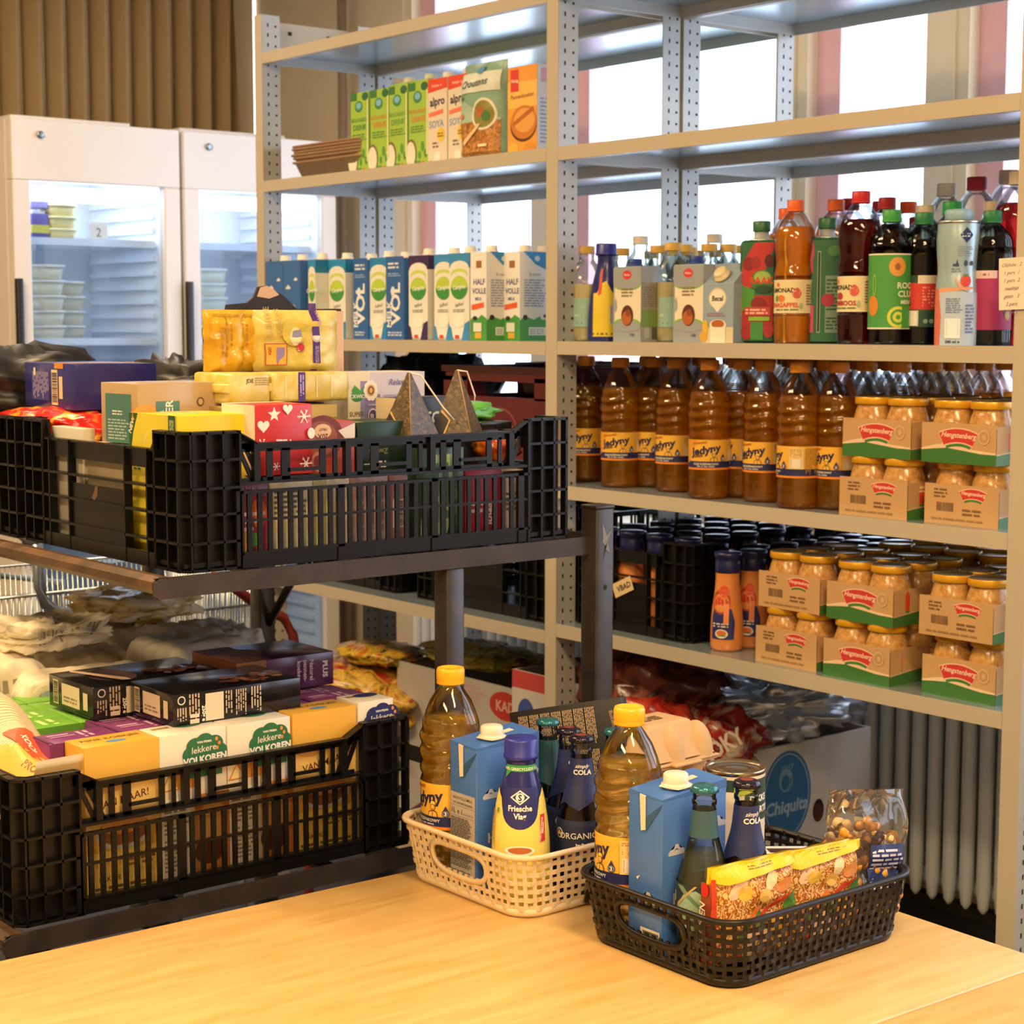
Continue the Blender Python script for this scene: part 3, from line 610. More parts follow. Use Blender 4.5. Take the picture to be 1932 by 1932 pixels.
# coffee-milk bottle (yellow sleeve, blue cap)
def fv_prof(s=1): return [(r*s, z*s) for r, z in smooth_prof([(.036, 0), (.0385, .004), (.0385, .03), (.036, .075), (.029, .118), (.021, .15), (.0185, .165), (.0185, .178)], 4)]
def fv(label, x, y, z, s=1, rotphi=0, full=True, back=False):
    P = fv_prof(s) if back else [(r, z_) for r, z_ in smooth_prof([(.034*s, 0), (.0365*s, .004*s), (.0375*s, .05*s), (.0365*s, .085*s), (.0325*s, .115*s), (.026*s, .145*s), (.0205*s, .163*s), (.0195*s, .17*s), (.0195*s, .178*s)], 4)]; ph = look(x, y)+rotphi
    navy = gloss('262a6c'); yel = gloss('ead25c')
    arts = []
    if back: arts = [(0, [('r', -.03*s, .01*s, .035*s, .1*s, 'e3c52c'), ('r', .008*s, .035*s, .022*s, .075*s, 'b9b6c0'), ('bars', .01*s, .038*s, .02*s, .072*s, '4a4a58', 1), ('p', [(-.02*s, .1*s), (.014*s, .1*s), (0, .125*s), (-.01*s, .12*s)], 'e3c52c'), ('p', [(-.018*s, .095*s), (-.01*s, .098*s), (-.006*s, .15*s), (-.01*s, .15*s)], 'd0402a'), ('lines', -.03*s, .012*s, .03*s, .02*s, 1, '6a5a3a')])]
    else:
        sh = [('r', -.0555*s, .0, .0555*s, .078*s, 'efd968'), ('e', 0, .078*s, .0235*s, .03*s, '262a6c'), ('r', -.0235*s, .078*s, .0235*s, .115*s, '262a6c'), ('p', [(-.05*s, .078*s), (-.0235*s, .078*s), (-.026*s, .096*s), (-.034*s, .108*s), (-.06*s, .112*s)], 'efd968'), ('p', [(.05*s, .078*s), (.0235*s, .078*s), (.026*s, .096*s), (.034*s, .108*s), (.06*s, .112*s)], 'efd968'),
              ('p', [(0, .112*s), (.012*s, .1*s), (0, .088*s), (-.012*s, .1*s)], 'f2ede0'), ('p', [(0, .1095*s), (.0095*s, .1*s), (0, .0905*s), (-.0095*s, .1*s)], '262a6c'), ('e', 0, .1*s, .0052*s, .0052*s, 'f2ede0'), ('t', 'S', 0, .0965*s, .0098*s, 0, .04, 0, '262a6c'),
              ('t', 'Friesche', 0, .0795*s, .0092*s, 0, .03, 0, 'f2ede0'), ('t', 'Vlag', 0, .067*s, .0092*s, 0, .03, 0, 'f2ede0'),
              ('e', 0, .013*s, .019*s, .0085*s, 'f6efd6'), ('e', 0, .0135*s, .0145*s, .0055*s, 'bd6a35'), ('r', .0265*s, .026*s, .0345*s, .07*s, 'c9302c'), ('t', 'VERTROUWDE', .0304*s, .047*s, .0052*s, 82, .02, 0, 'f2ede0'), ('t', 'SMAAK', .0335*s, .049*s, .0052*s, 82, .02, 0, 'f2ede0'),
              ('r', -.052*s, .0, -.0475*s, .05*s, '262a6c'), ('vlines', -.046*s, .01*s, -.036*s, .075*s, 4, '9a8a50'), ('p', [(-.031*s, .07*s), (-.028*s, .075*s), (-.029*s, .082*s), (-.032*s, .076*s)], '4c9a3c')]
        arts = [(0, sh), (0, [('r', -.02*s, .1405*s, .024*s, .151*s, '3a9a48'), ('p', [(-.02*s, .1405*s), (-.02*s, .13*s), (-.012*s, .1405*s)], '3a9a48'), ('t', '100% GERECYCLEDE FLES', .002*s, .1438*s, .0047*s, 0, .02, 0, 'eef4e6')])]
    if not back:
        mv = lambda v: (.136*s+(v-.1*s)*.72)
        def rm(sh):
            k = sh[0]
            if k in ('r', 'lines', 'vlines'): return (k, sh[1]*1.05, mv(sh[2]) if sh[2] > .001 else .001, sh[3]*1.05, mv(sh[4]))+sh[5:]
            if k == 'e': return (k, sh[1], mv(sh[2]), sh[3]*1.05, sh[4]*(.72 if sh[4] > .02*s or sh[2] < .05*s else 1))+sh[5:]
            if k == 'p': return (k, [(u*1.05, mv(v)) for u, v in sh[1]])+sh[2:]
            return (k, sh[1], sh[2], mv(sh[3])-.001, sh[4]*(1 if abs((list(sh[5:-1])+[0])[0]) < 40 else .8))+sh[5:]
        arts = [(a, [rm(q) for q in sh]) for a, sh in arts]
    t = bottle(label, x, y, z, P, navy, None, arts=arts, n=44, name='coffee_milk_bottle', phi=ph)
    if not back: t.scale = (.93, .93, 1)
    c = B(); c.lathe([(.0215*s, .178*s), (.0225*s, .18*s), (.0225*s, .183*s), (.0215*s, .184*s), (.0215*s, .2005*s), (.02*s, .203*s)], mat('2c3190', .35, 0, .03), 40, mod=lambda a, q: 1+.008*math.cos(a*40)); c.obj('cap', t)
    return t
fv('blue-capped yellow and blue coffee milk bottle on the shelf, right of the mint-labelled bottle', colx(1143, .075, ZR_), .075, ZR_, 1, 0, back=True)
def cc(w): return [('r', 0, 0, w, .15, '9aa0a4'), ('r', .004, .04, w-.0, .115, 'e9dfc4'), ('e', w/2, .115, w/2, .012, '7cb83c'), ('e', w/2, .118, w/2, .012, '9aa0a4'), ('r', 0, .12, w, .15, '9aa0a4'), ('e', w/2, .036, w/2, .012, '7cb83c'), ('e', w/2, .032, w/2, .012, '9aa0a4'), ('e', w/2, .135, .013, .009, 'd2382c'), ('t', 'Melkan', w/2, .133, .006, 0, .02, 0, 'f2d8d0'),
    ('lines', w*.3, .09, w*.75, .11, 3, '8a7a5a'), ('e', w*.52, .053, .0175, .021, '5b2e16'), ('e', w*.5, .048, .014, .014, 'b5622c'), ('e', w*.55, .058, .007, .007, '8a4a22'), ('t', 'CLB', w*.7, .012, .007, 0, .02, 0, '3a3a4a'), ('p', [(w*.02, .07), (w*.1, .09), (w*.14, .07), (w*.08, .06)], '9aa8b8')]
def cs(d): return [('r', 0, .04, d, .12, '9f9780'), ('r', 0, .03, d, .065, '7f9a44'), ('r', 0, 0, d, .03, 'a09a8a'), ('lines', d*.1, .07, d*.9, .112, 9, '7c7460'), ('r', d*.5, .005, d*.85, .03, '5a5548'), ('r', d*.15, .008, d*.4, .028, 'b9b4a4')]
for px, lab in ((1157, 'small grey and cream coffee cream carton with blue cap, left one'), (1270, 'small grey and cream coffee cream carton with blue cap, right one')):
    carton(lab, colx(px, .03, ZR_), .03, ZR_, .082, .06, .152, '9aa0a4', cc(.082), cs(.06), cap='27408c', name='coffee_cream_carton', grp=None)
x = colx(1325, .03, ZR_)
carton('blue-grey Becel coffee cream carton with gable top and beige cap', x, .03, ZR_, .082, .065, .112, '8fa0ae',
       [('r', 0, 0, .082, .112, '93a6b6'), ('r', 0, 0, .082, .03, 'd9c9a4'), ('e', .04, .085, .024, .02, 'd9c99a'), ('e', .04, .085, .021, .017, 'efe8d4'), ('p', [(.02, .078), (.06, .078), (.04, .058)], 'efe8d4'), ('t', 'Becel', .04, .08, .014, 0, .03, .1, '3a3a30'), ('lines', .012, .05, .07, .058, 2, 'a06a7a'), ('e', .042, .034, .022, .011, 'f0e6cc'), ('e', .042, .036, .017, .008, 'b5622c'), ('r', .022, 0, .062, .03, 'efe6d0'), ('e', .008, .03, .008, .014, 'e0b83a'), ('e', .004, .012, .01, .01, 'd9a832')],
       [('r', .018, .05, .05, .085, 'a9a48a')], gable=.028, name='coffee_cream_carton', cap=None)
b = B(); b.T = Matrix.Translation((0, -.02, .128)) @ Matrix.Rotation(R(48), 4, 'X'); b.lathe([(.017, 0), (.017, .004), (.014, .004), (.014, .012), (.012, .014)], mat('e3cfa4', .4), 20)
b.obj('cap', [o for o in bpy.data.objects if o.name.startswith('coffee_cream_carton')][-1] if False else bpy.data.objects['coffee_cream_carton.002'])

# syrup canisters (square metal), lemonade bottles
GB = 'syrup and lemonade bottles on the right bay shelf'
def can_prof(h, r): return [(r*.96, 0), (r, .004), (r, h-.035), (r*.96, h-.028), (r*.5, h-.024), (.015, h-.022), (.014, h-.005)]
def raak(label, px, y, front, rz):
    x = colx(px, y, ZR_); w = .072; t = thing('syrup_canister', label, 'bottle', (x, y, ZR_), rz)
    b = B(); b.bbox(-w/2, w/2, -w/2, w/2, 0, .195, mat('2c6a44', .25, .2, .03), .009); b.lathe([(.03, .194), (.016, .199), (.0145, .2), (.0145, .214)], mat('cfd6d2', .3, .5), 20)
    boxart(b, w, w, .195, front[0], front[1], lift=.0005); b.obj('canister', t)
    c = B(); c.lathe([(.0165, .212), (.017, .214), (.017, .23), (.0155, .232)], mat('2d6b48', .4), 24, mod=lambda a, q: 1+.015*math.cos(a*24)); c.obj('cap', t)
w = .072
f1 = [('r', .006, .004, w-.006, .19, '2c6a44'), ('p', [(.006, .1), (.04, .11), (w-.006, .18), (w-.006, .19), (.03, .19), (.006, .15)], 'c0302e'), ('r', .006, .03, w-.006, .09, 'b42c2a'), ('p', [(.006, .11), (.03, .1), (.03, .07), (.006, .06)], '4f9a3e'), ('e', .018, .15, .011, .013, '8a1c22'), ('e', .032, .152, .009, .012, 'a02428'), ('e', .058, .155, .009, .012, '5a1518'),
      ('e', .045, .118, .022, .02, '3a7a3a'), ('e', .045, .125, .016, .011, '9cbc5a'), ('t', 'RAAK', .043, .112, .018, 0, .03, 0, 'd83a2c'), ('e', .047, .102, .016, .008, '1f4a2c'), ('e', .038, .075, .014, .012, '8a1a24'), ('r', .012, .052, .062, .068, 'c8453a'), ('lines', .014, .054, .06, .066, 2, 'f0c8b8'), ('r', .02, .042, .06, .05, '8fb83c'), ('e', .016, .02, .01, .014, 'a82024'), ('e', .058, .025, .01, .015, 'b02a2a'), ('r', .024, .006, .048, .04, '3f8a3e')]
f2 = [('r', .006, .004, w-.006, .19, '2a6a46'), ('e', .008, .17, .006, .02, 'c2475c'), ('r', .006, .13, .012, .15, 'b83a50'), ('r', .02, .02, .026, .17, '9ab8a4'), ('r', .0212, .022, .0248, .168, '0d1f18'), ('r', .035, .02, w-.008, .125, '7f9a84'), ('lines', .037, .06, w-.01, .12, 9, '2a5a3e'), ('lines', .037, .025, w-.01, .05, 4, '2a5a3e'), ('e', .04, .08, .012, .012, 'b0304a'), ('e', .05, .17, .012, .01, '4c8a52'), ('r', .006, .02, .014, .07, 'c84a6a')]
raak('red and green RAAK fruit syrup canister, leftmost of the syrups', 1434, .1, (f1, f1), R(33))
raak('green syrup canister with pink fruit and a dark sight slit beside the orange lemonade', 1557, .12, (f2, f2), R(40))
pet = film('fbfdfd', refl=.8)
LEM = smooth_prof([(.034, 0), (.037, .006), (.038, .05), (.037, .055), (.037, .118), (.0385, .124), (.037, .135), (.035, .15), (.038, .175), (.038, .195), (.033, .215), (.02, .236), (.014, .242), (.014, .25)], 3)
ZU = [(r, z) for r, z in LEM]
def lemlab(word, c, fruit):
    return [('r', -.056, .056, .056, .117, 'e6d6a4'), ('r', -.056, .056, .056, .058, 'efe6c8'), ('r', -.056, .115, .056, .117, 'efe6c8'), ('e', -.026, .108, .004, .004, 'd8703a'), ('t', 'LIMONADE', -.014, .094, .0115, 0, .03, 0, '3a3020'), ('e', .012, .092, .0085, .0095, 'd25a50'), ('lines', .005, .088, .019, .098, 3, 'f0d8c8'), ('e', -.018, .083, .008, .0065, fruit), ('e', -.029, .083, .004, .006, '6a9a4a'), ('t', word, -.014, .067, .0115, 0, .03, 0, c), ('lines', -.03, .06, .02, .065, 1, '5a7a3a'), ('e', .02, .069, .0035, .006, 'a8b88a'), ('lines', .03, .07, .052, .11, 8, '8a7a5a')]
def lem(label, px, y, liqm, cap, word, c, fruit, phi=0, s=1, lt=.215, lab=True, grp=None):
    t = bottle(label, colx(px, y, ZR_), y, ZR_, LEM, pet, (.0165, .243, .264, cap), liqm, lt, [(phi, lemlab(word, c, fruit))] if lab else (), 32, 'lemonade_bottle', grp=grp)
    t.scale = (s, s, s); return t
orj = liquid('e8911c', 1.33, .15, .55); redj = liquid('8c1014', 1.33, .3, .12); darkj = liquid('2a0c0c', 1.33, .2, .4)
lem('orange lemonade bottle with cream SINASAPPEL label and orange cap', 1497, .07, orj, 'e2642a', 'SINASAPPEL', 'd8562a', 'e07a30', -.2, 1.0)
lem('tall red lemonade bottle with cream label and red cap', 1619, .07, redj, 'c02a26', 'FRAMBOOS', 'b8303a', 'b03040', -.55, 1.03)
SYR = smooth_prof([(.034, 0), (.0365, .006), (.0365, .15), (.0365, .165), (.031, .185), (.018, .2), (.0135, .204), (.0135, .21)], 3)
def syr(label, px, y, capc, arts, liqm=darkj, s=1, phi=0):
    t = bottle(label, colx(px, y, ZR_), y, ZR_, SYR, film('d8e0d8', refl=.9), (.0162, .205, .226, capc), liqm, .17, [(phi, arts)], 30, 'syrup_bottle'); t.scale = (s, s, s); return t
syr('dark syrup bottle with green label, round orange fruit and green cap', 1677, .065, '3f9a48',
    [('r', -.05, .026, .05, .152, '4a9a46'), ('r', -.05, .026, .05, .0285, 'efe6d0'), ('r', -.05, .1495, .05, .152, 'efe6d0'), ('e', .012, .13, .0145, .016, 'e0a04a'), ('e', .012, .13, .005, .006, 'a8622a'), ('e', -.031, .065, .011, .017, 'd9882e'), ('e', -.028, .1, .004, .018, '9ac04a'), ('e', -.028, .1, .0025, .015, '4a9a46'), ('t', 'ROOS', .03, .094, .014, 0, .03, 0, 'e6ecd0'), ('t', 'CLUB', .03, .08, .014, 0, .03, 0, 'e6ecd0'), ('t', 'MENT', .03, .068, .009, 0, .03, 0, 'e6ecd0'),
     ('e', .014, .046, .018, .018, 'd6dc4a'), ('e', .014, .046, .013, .013, '4a9a46'), ('e', .014, .046, .009, .009, 'd6dc4a'), ('e', .014, .046, .004, .004, '4a9a46'), ('r', .02, .028, .034, .064, '4a9a46')], s=1.04)
syr('dark syrup bottle with red and cream label and green cap behind the light blue can', 1738, .11, '2f7a48',
    [('r', -.045, .03, .05, .118, '234a34'), ('r', -.03, .06, .05, .105, 'd23a30'), ('r', -.008, .104, .05, .118, 'eadcc4'), ('lines', -.004, .107, .03, .114, 1, '9a8a74'), ('lines', .0, .064, .03, .1, 7, 'ef9a8a'), ('r', -.026, .066, -.02, .078, '1a1a1a'), ('r', -.022, .032, -.006, .058, 'efe8dc'), ('bars', -.021, .033, -.007, .057, '1c1c1c', 1), ('e', .006, .04, .004, .004, '8aa894'), ('e', .016, .04, .004, .004, '8aa894')], s=1.02)
syr('dark syrup bottle with magenta label and green cap right of the light blue can', 1866, .1, '2c7a4c',
    [('r', -.045, .026, .045, .125, 'b02f62'), ('r', -.045, .112, .01, .125, 'e9c9c4'), ('lines', -.03, .115, .0, .122, 1, '9a5a6a'), ('e', .03, .06, .008, .014, '6a3a3a'), ('e', .032, .05, .006, .008, 'c8a05a')], s=1.0)
# light blue can
x = colx(1803, .055, ZR_); t = thing('spray_can', 'light blue waisted can with blue-grey cap and a red strawberry picture', 'bottle', (x, .055, ZR_))
CAN = smooth_prof([(.0345, 0), (.0355, .003), (.036, .05), (.035, .1), (.033, .125), (.0345, .15), (.036, .175), (.0345, .2), (.0345, .205)], 4)
b = B(); b.lathe(CAN, mat('a8c4cc', .28, .35, .03), 40); b.lathe([(.0355, .204), (.0362, .206), (.0355, .209), (.03, .209)], mat('cfd0c8', .25, .9), 40); b.obj('can', t)
b = B(); b.lathe([(.0235, .209), (.0235, .224), (.021, .2275), (.012, .2285)], mat('8fb2c4', .4), 30, mod=lambda a, q: 1+.01*math.cos(a*20)); b.obj('cap', t)
b = B(); b.art([('p', [(-.05, .0), (.05, .0), (.05, .088), (.0, .09), (-.03, .096), (-.05, .09)], 'b9cbdc'), ('p', [(-.05, .0), (-.03, .0), (-.028, .05), (-.035, .095), (-.05, .095)], 'd8705a'), ('p', [(-.035, .088), (.03, .094), (.03, .098), (-.03, .096)], 'e0a07a'), ('p', [(.014, .197), (.026, .184), (.014, .171), (.003, .184)], '1f2c66'), ('lines', .006, .18, .022, .188, 2, 'd8e0ee'), ('lines', .0, .148, .026, .166, 5, '8a9cae'), ('r', -.008, .132, .002, .136, '3a4a7a'), ('p', [(-.004, .133), (.002, .133), (-.001, .144)], '3a4a7a'), ('e', .013, .137, .003, .005, '3a4a7a'), ('e', .024, .137, .003, .004, '3a4a7a'), ('lines', -.01, .122, .006, .13, 2, '7a8cae'),
       ('e', .014, .108, .009, .01, 'd8483a'), ('p', [(-.008, .116), (.02, .088), (.004, .096)], 'e8a48a'), ('p', [(.008, .118), (.02, .119), (.014, .114)], '4a8a4a'), ('lines', -.018, .054, .01, .08, 7, '7a8cb0'), ('r', -.019, .012, .006, .045, 'f0f2f4'), ('bars', -.016, .016, .003, .043, '24242c', 1), ('t', '500 ml e', -.006, .004, .0065, 0, .03, 0, '24242c'), ('lines', .014, .02, .03, .07, 9, '6a7cb0')], wrap([(r+.0004, z) for r, z in CAN], look(x, .055)), curved=.004); b.obj('label', t)
# back rows
t = lem('clear-necked lemonade bottle with beige cap at the right post, red drink, behind the paper note', 1915, .17, redj, 'd9c6a4', 'x', 'b8303a', 'b03040', lab=False, s=1.12)
back = [(1480, .17, 'orange lemonade bottle with orange cap peeking out behind the front orange bottle', orj, 'e2642a', .98), (1572, .2, 'orange lemonade bottle with orange cap behind the green syrup canister', orj, 'e0622a', 1.03), (1600, .26, 'lemonade bottle with dark red cap behind, left of the tall red bottle', redj, '9a2028', 1.05), (1668, .2, 'red lemonade bottle with red cap behind the green-labelled syrup', redj, 'b42824', 1.02), (1656, .3, 'red lemonade bottle with dark red cap far behind the tall red bottle', redj, 'a8242a', 1.03),
        (1708, .26, 'lemonade bottle with orange-red cap behind the green-labelled syrup', orj, 'dc5a28', 1.0), (1778, .24, 'clear bottle with pale grey cap behind the light blue can', None, 'c9c4bc', 1.1), (1835, .27, 'clear bottle with dark red cap right of the light blue can, in the back', None, '9c1c28', 1.14), (1895, .3, 'clear bottle with beige cap in the back near the right post', None, 'cbb49a', 1.18)]
for px, y, lab, lq, cp, s in back: lem(lab, px, y, lq, cp, 'x', 'b8303a', 'b03040', lab=False, s=s)
for px, y, lab, c, s in ((1740, .18, 'dark syrup bottle with beige cap behind the red-labelled syrup', 'bfae92', 1.1), (1868, .19, 'dark syrup bottle with beige cap behind the magenta-labelled syrup', 'bfa98c', 1.1), (1790, .19, 'syrup bottle with bright green cap behind the light blue can', '2f9a4c', 1.12), (1726, .3, 'syrup bottle with red cap in the back behind the red-labelled syrup', 'c83028', 1.05)):
    syr(lab, px, y, c, [('r', -.04, .03, .04, .11, 'dcd0b4')], s=s)
# handwritten note taped to the right post
b = B(); p = at(1915, 533, 'y', -.006); b.T = Matrix.Translation((p.x, -.004, p.z)) @ Matrix.Rotation(R(-2), 4, 'Y'); b.box(-.032, .06, 0, .0006, -.043, .04, mat('ecdcc6', .7))
b.art([('t', s, -.008, .026-i*.0125, .0085, 1, 0, .4, '7a6a78') for i, s in enumerate(('Olijfolie : 2', '1 pers  1', '1 pers  2', 'maaltijd', 'gezin   3', '2 pers', '3 pers'))], plane((0, 0, 0), (1, 0, 0), (0, 0, 1)))
tag(b.obj('paper_note'), 'small handwritten cream note stuck to the right shelf post', 'note')
# ------------------------------------------------------------ sunflower-oil bottles on the third shelf
ZO = ZR['D']
oilm = liquid('f8d05c', 1.36, .42, .17, 'f2a81e'); oily = liquid('fce9a4', 1.46, .22, .2, 'f6bf30')  # matt yellow share stands in for window light refracted through the oil
def wav(n):
    def f(a, z):
        if z < .127 or z > .205: return 1
        k = min(1, (z-.127)/.008, (.205-z)/.012)
        return 1+.045*k*math.sin((z-.118)*330+.9*math.sin(a*3))+.018*k*math.sin(a*6+z*90)
    return f
OILP = [(.030, 0), (.0355, .004), (.0365, .012), (.0355, .022), (.0365, .032), (.0365, .052), (.0360, .056), (.0360, .116)]+[(.0365-.0*k, .118+.0035*k) for k in range(22)]+[(.0345, .2), (.031, .212), (.0255, .226), (.018, .238), (.0125, .246), (.0122, .258)]
def oil_label(full=True, num=True):
    s = [('r', -.056, .057, .08, .115, 'ecb53c'), ('r', -.056, .057, .08, .061, 'e88a20'), ('r', -.056, .061, .08, .0735, '22285e'), ('p', [(-.056, .115), (-.03, .115), (-.05, .07), (-.056, .07)], 'e39a2c'),
         ('t', 'Jedyny', -.014, .089, .0205, 10, .035, .15, '1c1f4e'), ('t', 'Szefa', -.028, .0815, .0085, 8, .02, .2, '3a2c20'), ('t', 'STANDARD', -.026, .107, .0055, 8, .02, .2, 'a8341c'), ('t', 'OLEJ RZEPAKOWY', -.014, .0665, .0055, 0, .02, 0, 'f0e6cc'), ('lines', -.03, .062, .005, .0655, 1, 'c8c4d0')]
    # cook figure
    s += [('e', .0, .0905, .0042, .0038, '22203a'), ('e', .0, .0905, .0034, .003, 'efc65a'), ('e', .0, .0855, .0034, .0042, '22203a'), ('e', .0, .0855, .0027, .0035, 'e8b450'), ('r', -.0016, .0832, .0016, .0838, '22203a'), ('p', [(-.007, .074), (.007, .074), (.0055, .08), (0, .082), (-.0055, .08)], '22203a'), ('p', [(-.006, .0738), (.006, .0738), (.0048, .0792), (0, .081), (-.0048, .0792)], 'ecb84c'), ('r', -.0004, .074, .0004, .0805, '22203a'),
          ('e', .0165, .0785, .0045, .0045, '22285e'), ('p', [(.0165, .0885), (.0205, .0805), (.0125, .0805)], '22285e'), ('e', .0165, .0785, .0033, .0033, 'd9dbe6'), ('e', .0165, .0785, .0029, .0029, '22285e'), ('t', '3', .0165, .0765, .0058, 0, .04, 0, 'f2ece0'),
          ('r', .026, .0735, .05, .113, 'e6c57c'), ('lines', .028, .096, .048, .111, 6, 'b08a4a'), ('r', .029, .0755, .047, .092, 'efe2c8'), ('bars', .030, .0765, .046, .091, '3c3024', 1), ('vlines', .052, .064, .078, .112, 8, 'a8803c')]
    return s
def lift_(A, k):
    out = []
    for s in A:
        if s[0] == 't': out.append(s[:3]+(s[3]+k,)+s[4:])
        elif s[0] == 'p': out.append(('p', [(u, v+k) for u, v in s[1]], s[2]))
        elif s[0] == 'e': out.append(s[:2]+(s[2]+k,)+s[3:])
        else: out.append(s[:2]+(s[2]+k, s[3], s[4]+k)+s[5:])
    return out
def oil(label, x, y, z, phi=0, hi=False, grp=None, cap='e8962a', name='oil_bottle'):
    t = bottle(label, x, y, z, OILP, pet if not hi else film('fcfdfd', refl=1.0, rough=.01), None, oily if hi else oilm, .206, [(phi, oil_label() if not hi else lift_(oil_label(), .0105))], 72 if hi else 28, name, grp=grp, mod=wav(1), inset=.0011)
    c = B(); c.lathe([(.0168, .2475), (.017, .249), (.0165, .252), (.0172, .2535), (.0172, .264), (.016, .2675), (.0125, .268), (.012, .266), (.0, .266)], mat(cap, .35, 0, .03), 40, mod=lambda a, q: 1+.008*math.cos(a*40)); c.obj('cap', t)
    return t
cols = [(1105, .12, .0, 'first from the centre upright, yellow label'), (1169, .08, .15, 'second from the centre upright'), (1232, .14, -.45, 'third from the centre upright, behind its neighbours'), (1273, .1, -.35, 'fourth from the centre upright'),
        (1336, .05, .25, 'fifth from the centre upright, standing in front'), (1398, .12, -.8, 'sixth from the centre upright, mostly hidden'), (1440, .085, -.3, 'seventh from the centre upright'), (1505, .045, -1.15, 'eighth from the centre upright, pale back label'), (1578, .085, -.5, 'beside the mustard trays, ninth from the centre upright')]
oc = []
for i, (px, y, ph, lab) in enumerate(cols):
    x = colx(px, y, ZO); oc.append(x)
    o = oil('oil bottle on the right bay shelf, '+lab, x, y, ZO, ph)
    o.scale = (1.1, 1.1, 1.01)
    if i == 0: o1 = o
k = 0
for r_ in range(6):
    for i in range(9):
        y = .21+r_*.081+.012*((i+r_) % 2); x = 1.262+i*.084+.006*((r_*3+i) % 3)
        dup(o1, 'oil bottle with orange cap in the rear rows behind the front ones', (x, y, ZO), rz=.4*((i*7+r_*5) % 5)-.8, group='oil bottles in the rear rows')
for x in (2.03, 2.115, 2.2, 2.285):
    for y in (.55, .635): dup(o1, 'oil bottle with orange cap at the back behind the stacked mustard trays', (x+.01*(y > .6), y, ZO), rz=x*9 % 2, group='oil bottles behind the mustard trays')

# ------------------------------------------------------------ jars in cardboard trays
must = pattern('mustard_sauce', 'noise', [(.3, 'a8743a'), (.5, 'c08f4e'), (.62, 'cfa263'), (.72, 'b0542a')], 90, rough=.16, bump=.05, dist=1)
lidm2 = mat('dfa420', .3, .2, .03); lidt = mat('c9b48a', .22, .7, .03)
JH = .104
JP = smooth_prof([(.033, 0), (.0375, .005), (.0385, .03), (.0385, .052), (.037, .066), (.033, .08), (.031, .086), (.031, .092)], 3)
def make_jar(label, lc='d8492a', grp=None, ph=0):
    t = thing('mustard_jar', label, 'jar', (0, 0, 0), 0, grp)
    b = B(); b.lathe(JP, must, 22); b.obj('jar', t)
    b = B(); b.lathe([(.0345, .09), (.0355, .0915), (.0355, .1), (.0345, .1025)], lidm2, 30, caps=False); b.lathe([(.0345, .1025), (.033, .1035), (.0325, .1022), (.028, .1015), (.001, .101)], lidt, 30, caps=False); b.obj('lid', t)
    b = B(); b.art([('r', -.05, .02, .05, .06, lc), ('r', -.05, .02, .05, .024, '3f8a3a'), ('r', -.015, .045, .012, .056, 'f0c89a' if lc != '4c9a40' else 'd83c30'), ('t', 'Sauerkraut', -.003, .048, .006, 0, .02, 0, 'b02a20'), ('r', .016, .046, .0185, .055, 'f0e6d0'), ('r', .024, .042, .046, .054, 'e6c95a'), ('r', .026, .044, .044, .052, 'f0dc8a')], wrap([(r+.0005, z) for r, z in JP], ph), curved=.006); b.obj('label', t)
    return t
def hen(u, v, s, plain=False):
    arc = lambda rr, a0, a1, n=12: [(u+rr*s*math.cos(R(a0+(a1-a0)*i/n)), v-s*2.55+rr*s*math.sin(R(a0+(a1-a0)*i/n))) for i in range(n+1)]
    return [('p', arc(3.06, 114, 66)+arc(2.27, 67, 113), 'e9c3a0'), ('p', arc(3.0, 113.5, 66.5)+arc(2.33, 67.5, 112.5), 'c93a34'), ('t', 'Hengstenberg', u, v+.0*s, .38*s, -2, .02, .3, 'efcfb4'), ('p', arc(2.25, 70, 110)+arc(2.12, 110, 70), '3f7f38')]
def tray(label, x0, y0, z, w, d, kind, h=.068, grp=None, swirl=1):
    t = thing('cardboard_tray', label, 'tray', (x0+w/2, y0+d/2, z), 0, grp); b = B(); k = .0025
    b.box(-w/2, w/2, -d/2, d/2, 0, k, CARD); b.box(-w/2, w/2, -d/2, -d/2+k, k, h, CARD); b.box(-w/2, w/2, d/2-k, d/2, k, h, CARD)
    b.box(-w/2, -w/2+k, -d/2+k, d/2-k, k, h*.96, CARD); b.box(w/2-k, w/2, -d/2+k, d/2-k, k, h*.96, CARD)
    gr = '3d7334'
    wave = lambda a, c, ww: [('p', [(0, 0), (ww, 0), (ww, c), (ww*.8, c*1.02), (ww*.6, a*1.12+(c-a)*.5), (ww*.35, a*1.25), (ww*.15, a*1.12), (0, a)], gr)]
    if kind == 'green':
        f = [('p', [(0, .024), (w*.2, .031), (w*.45, .036), (w*.7, .025), (w, .0215), (w, .0185), (0, .02)], 'e8c8a4')]+wave(.021, .0185, w)+hen(w*.5, .044, .033)+[('e', w*.84, .047, .012, .013, 'cda880'), ('e', w*.84, .047, .009, .0095, 'bb9260'), ('e', w*.845, .047, .004, .005, 'cda880')]
    else:
        f = hen(w*.66, .052, .023)+[('lines', w*.13, .044, w*.36, .062, 3, '7d5c3a'), ('bars', w*.17, .022, w*.4, .037, '7a5c3c'), ('lines', w*.52, .016, w*.8, .03, 2, '7d5c3a'), ('lines', w*.1, .006, w*.8, .012, 1, '9a7850')]
    s = [('p', [(0, 0), (d, 0), (d, .03), (d*.4, .025), (0, .017)], gr), ('p', [(0, .017), (d*.4, .025), (d, .03), (d, .032), (d*.4, .027), (0, .019)], 'd8b48c'), ('r', 0, 0, .0012, h*.9, '3a2c1e')]
    boxart(b, w, d, h, f, s); b.obj('tray', t); return t
jar = make_jar('x'); jarg = make_jar('x', '4c9a40', ph=-.9); used = {}
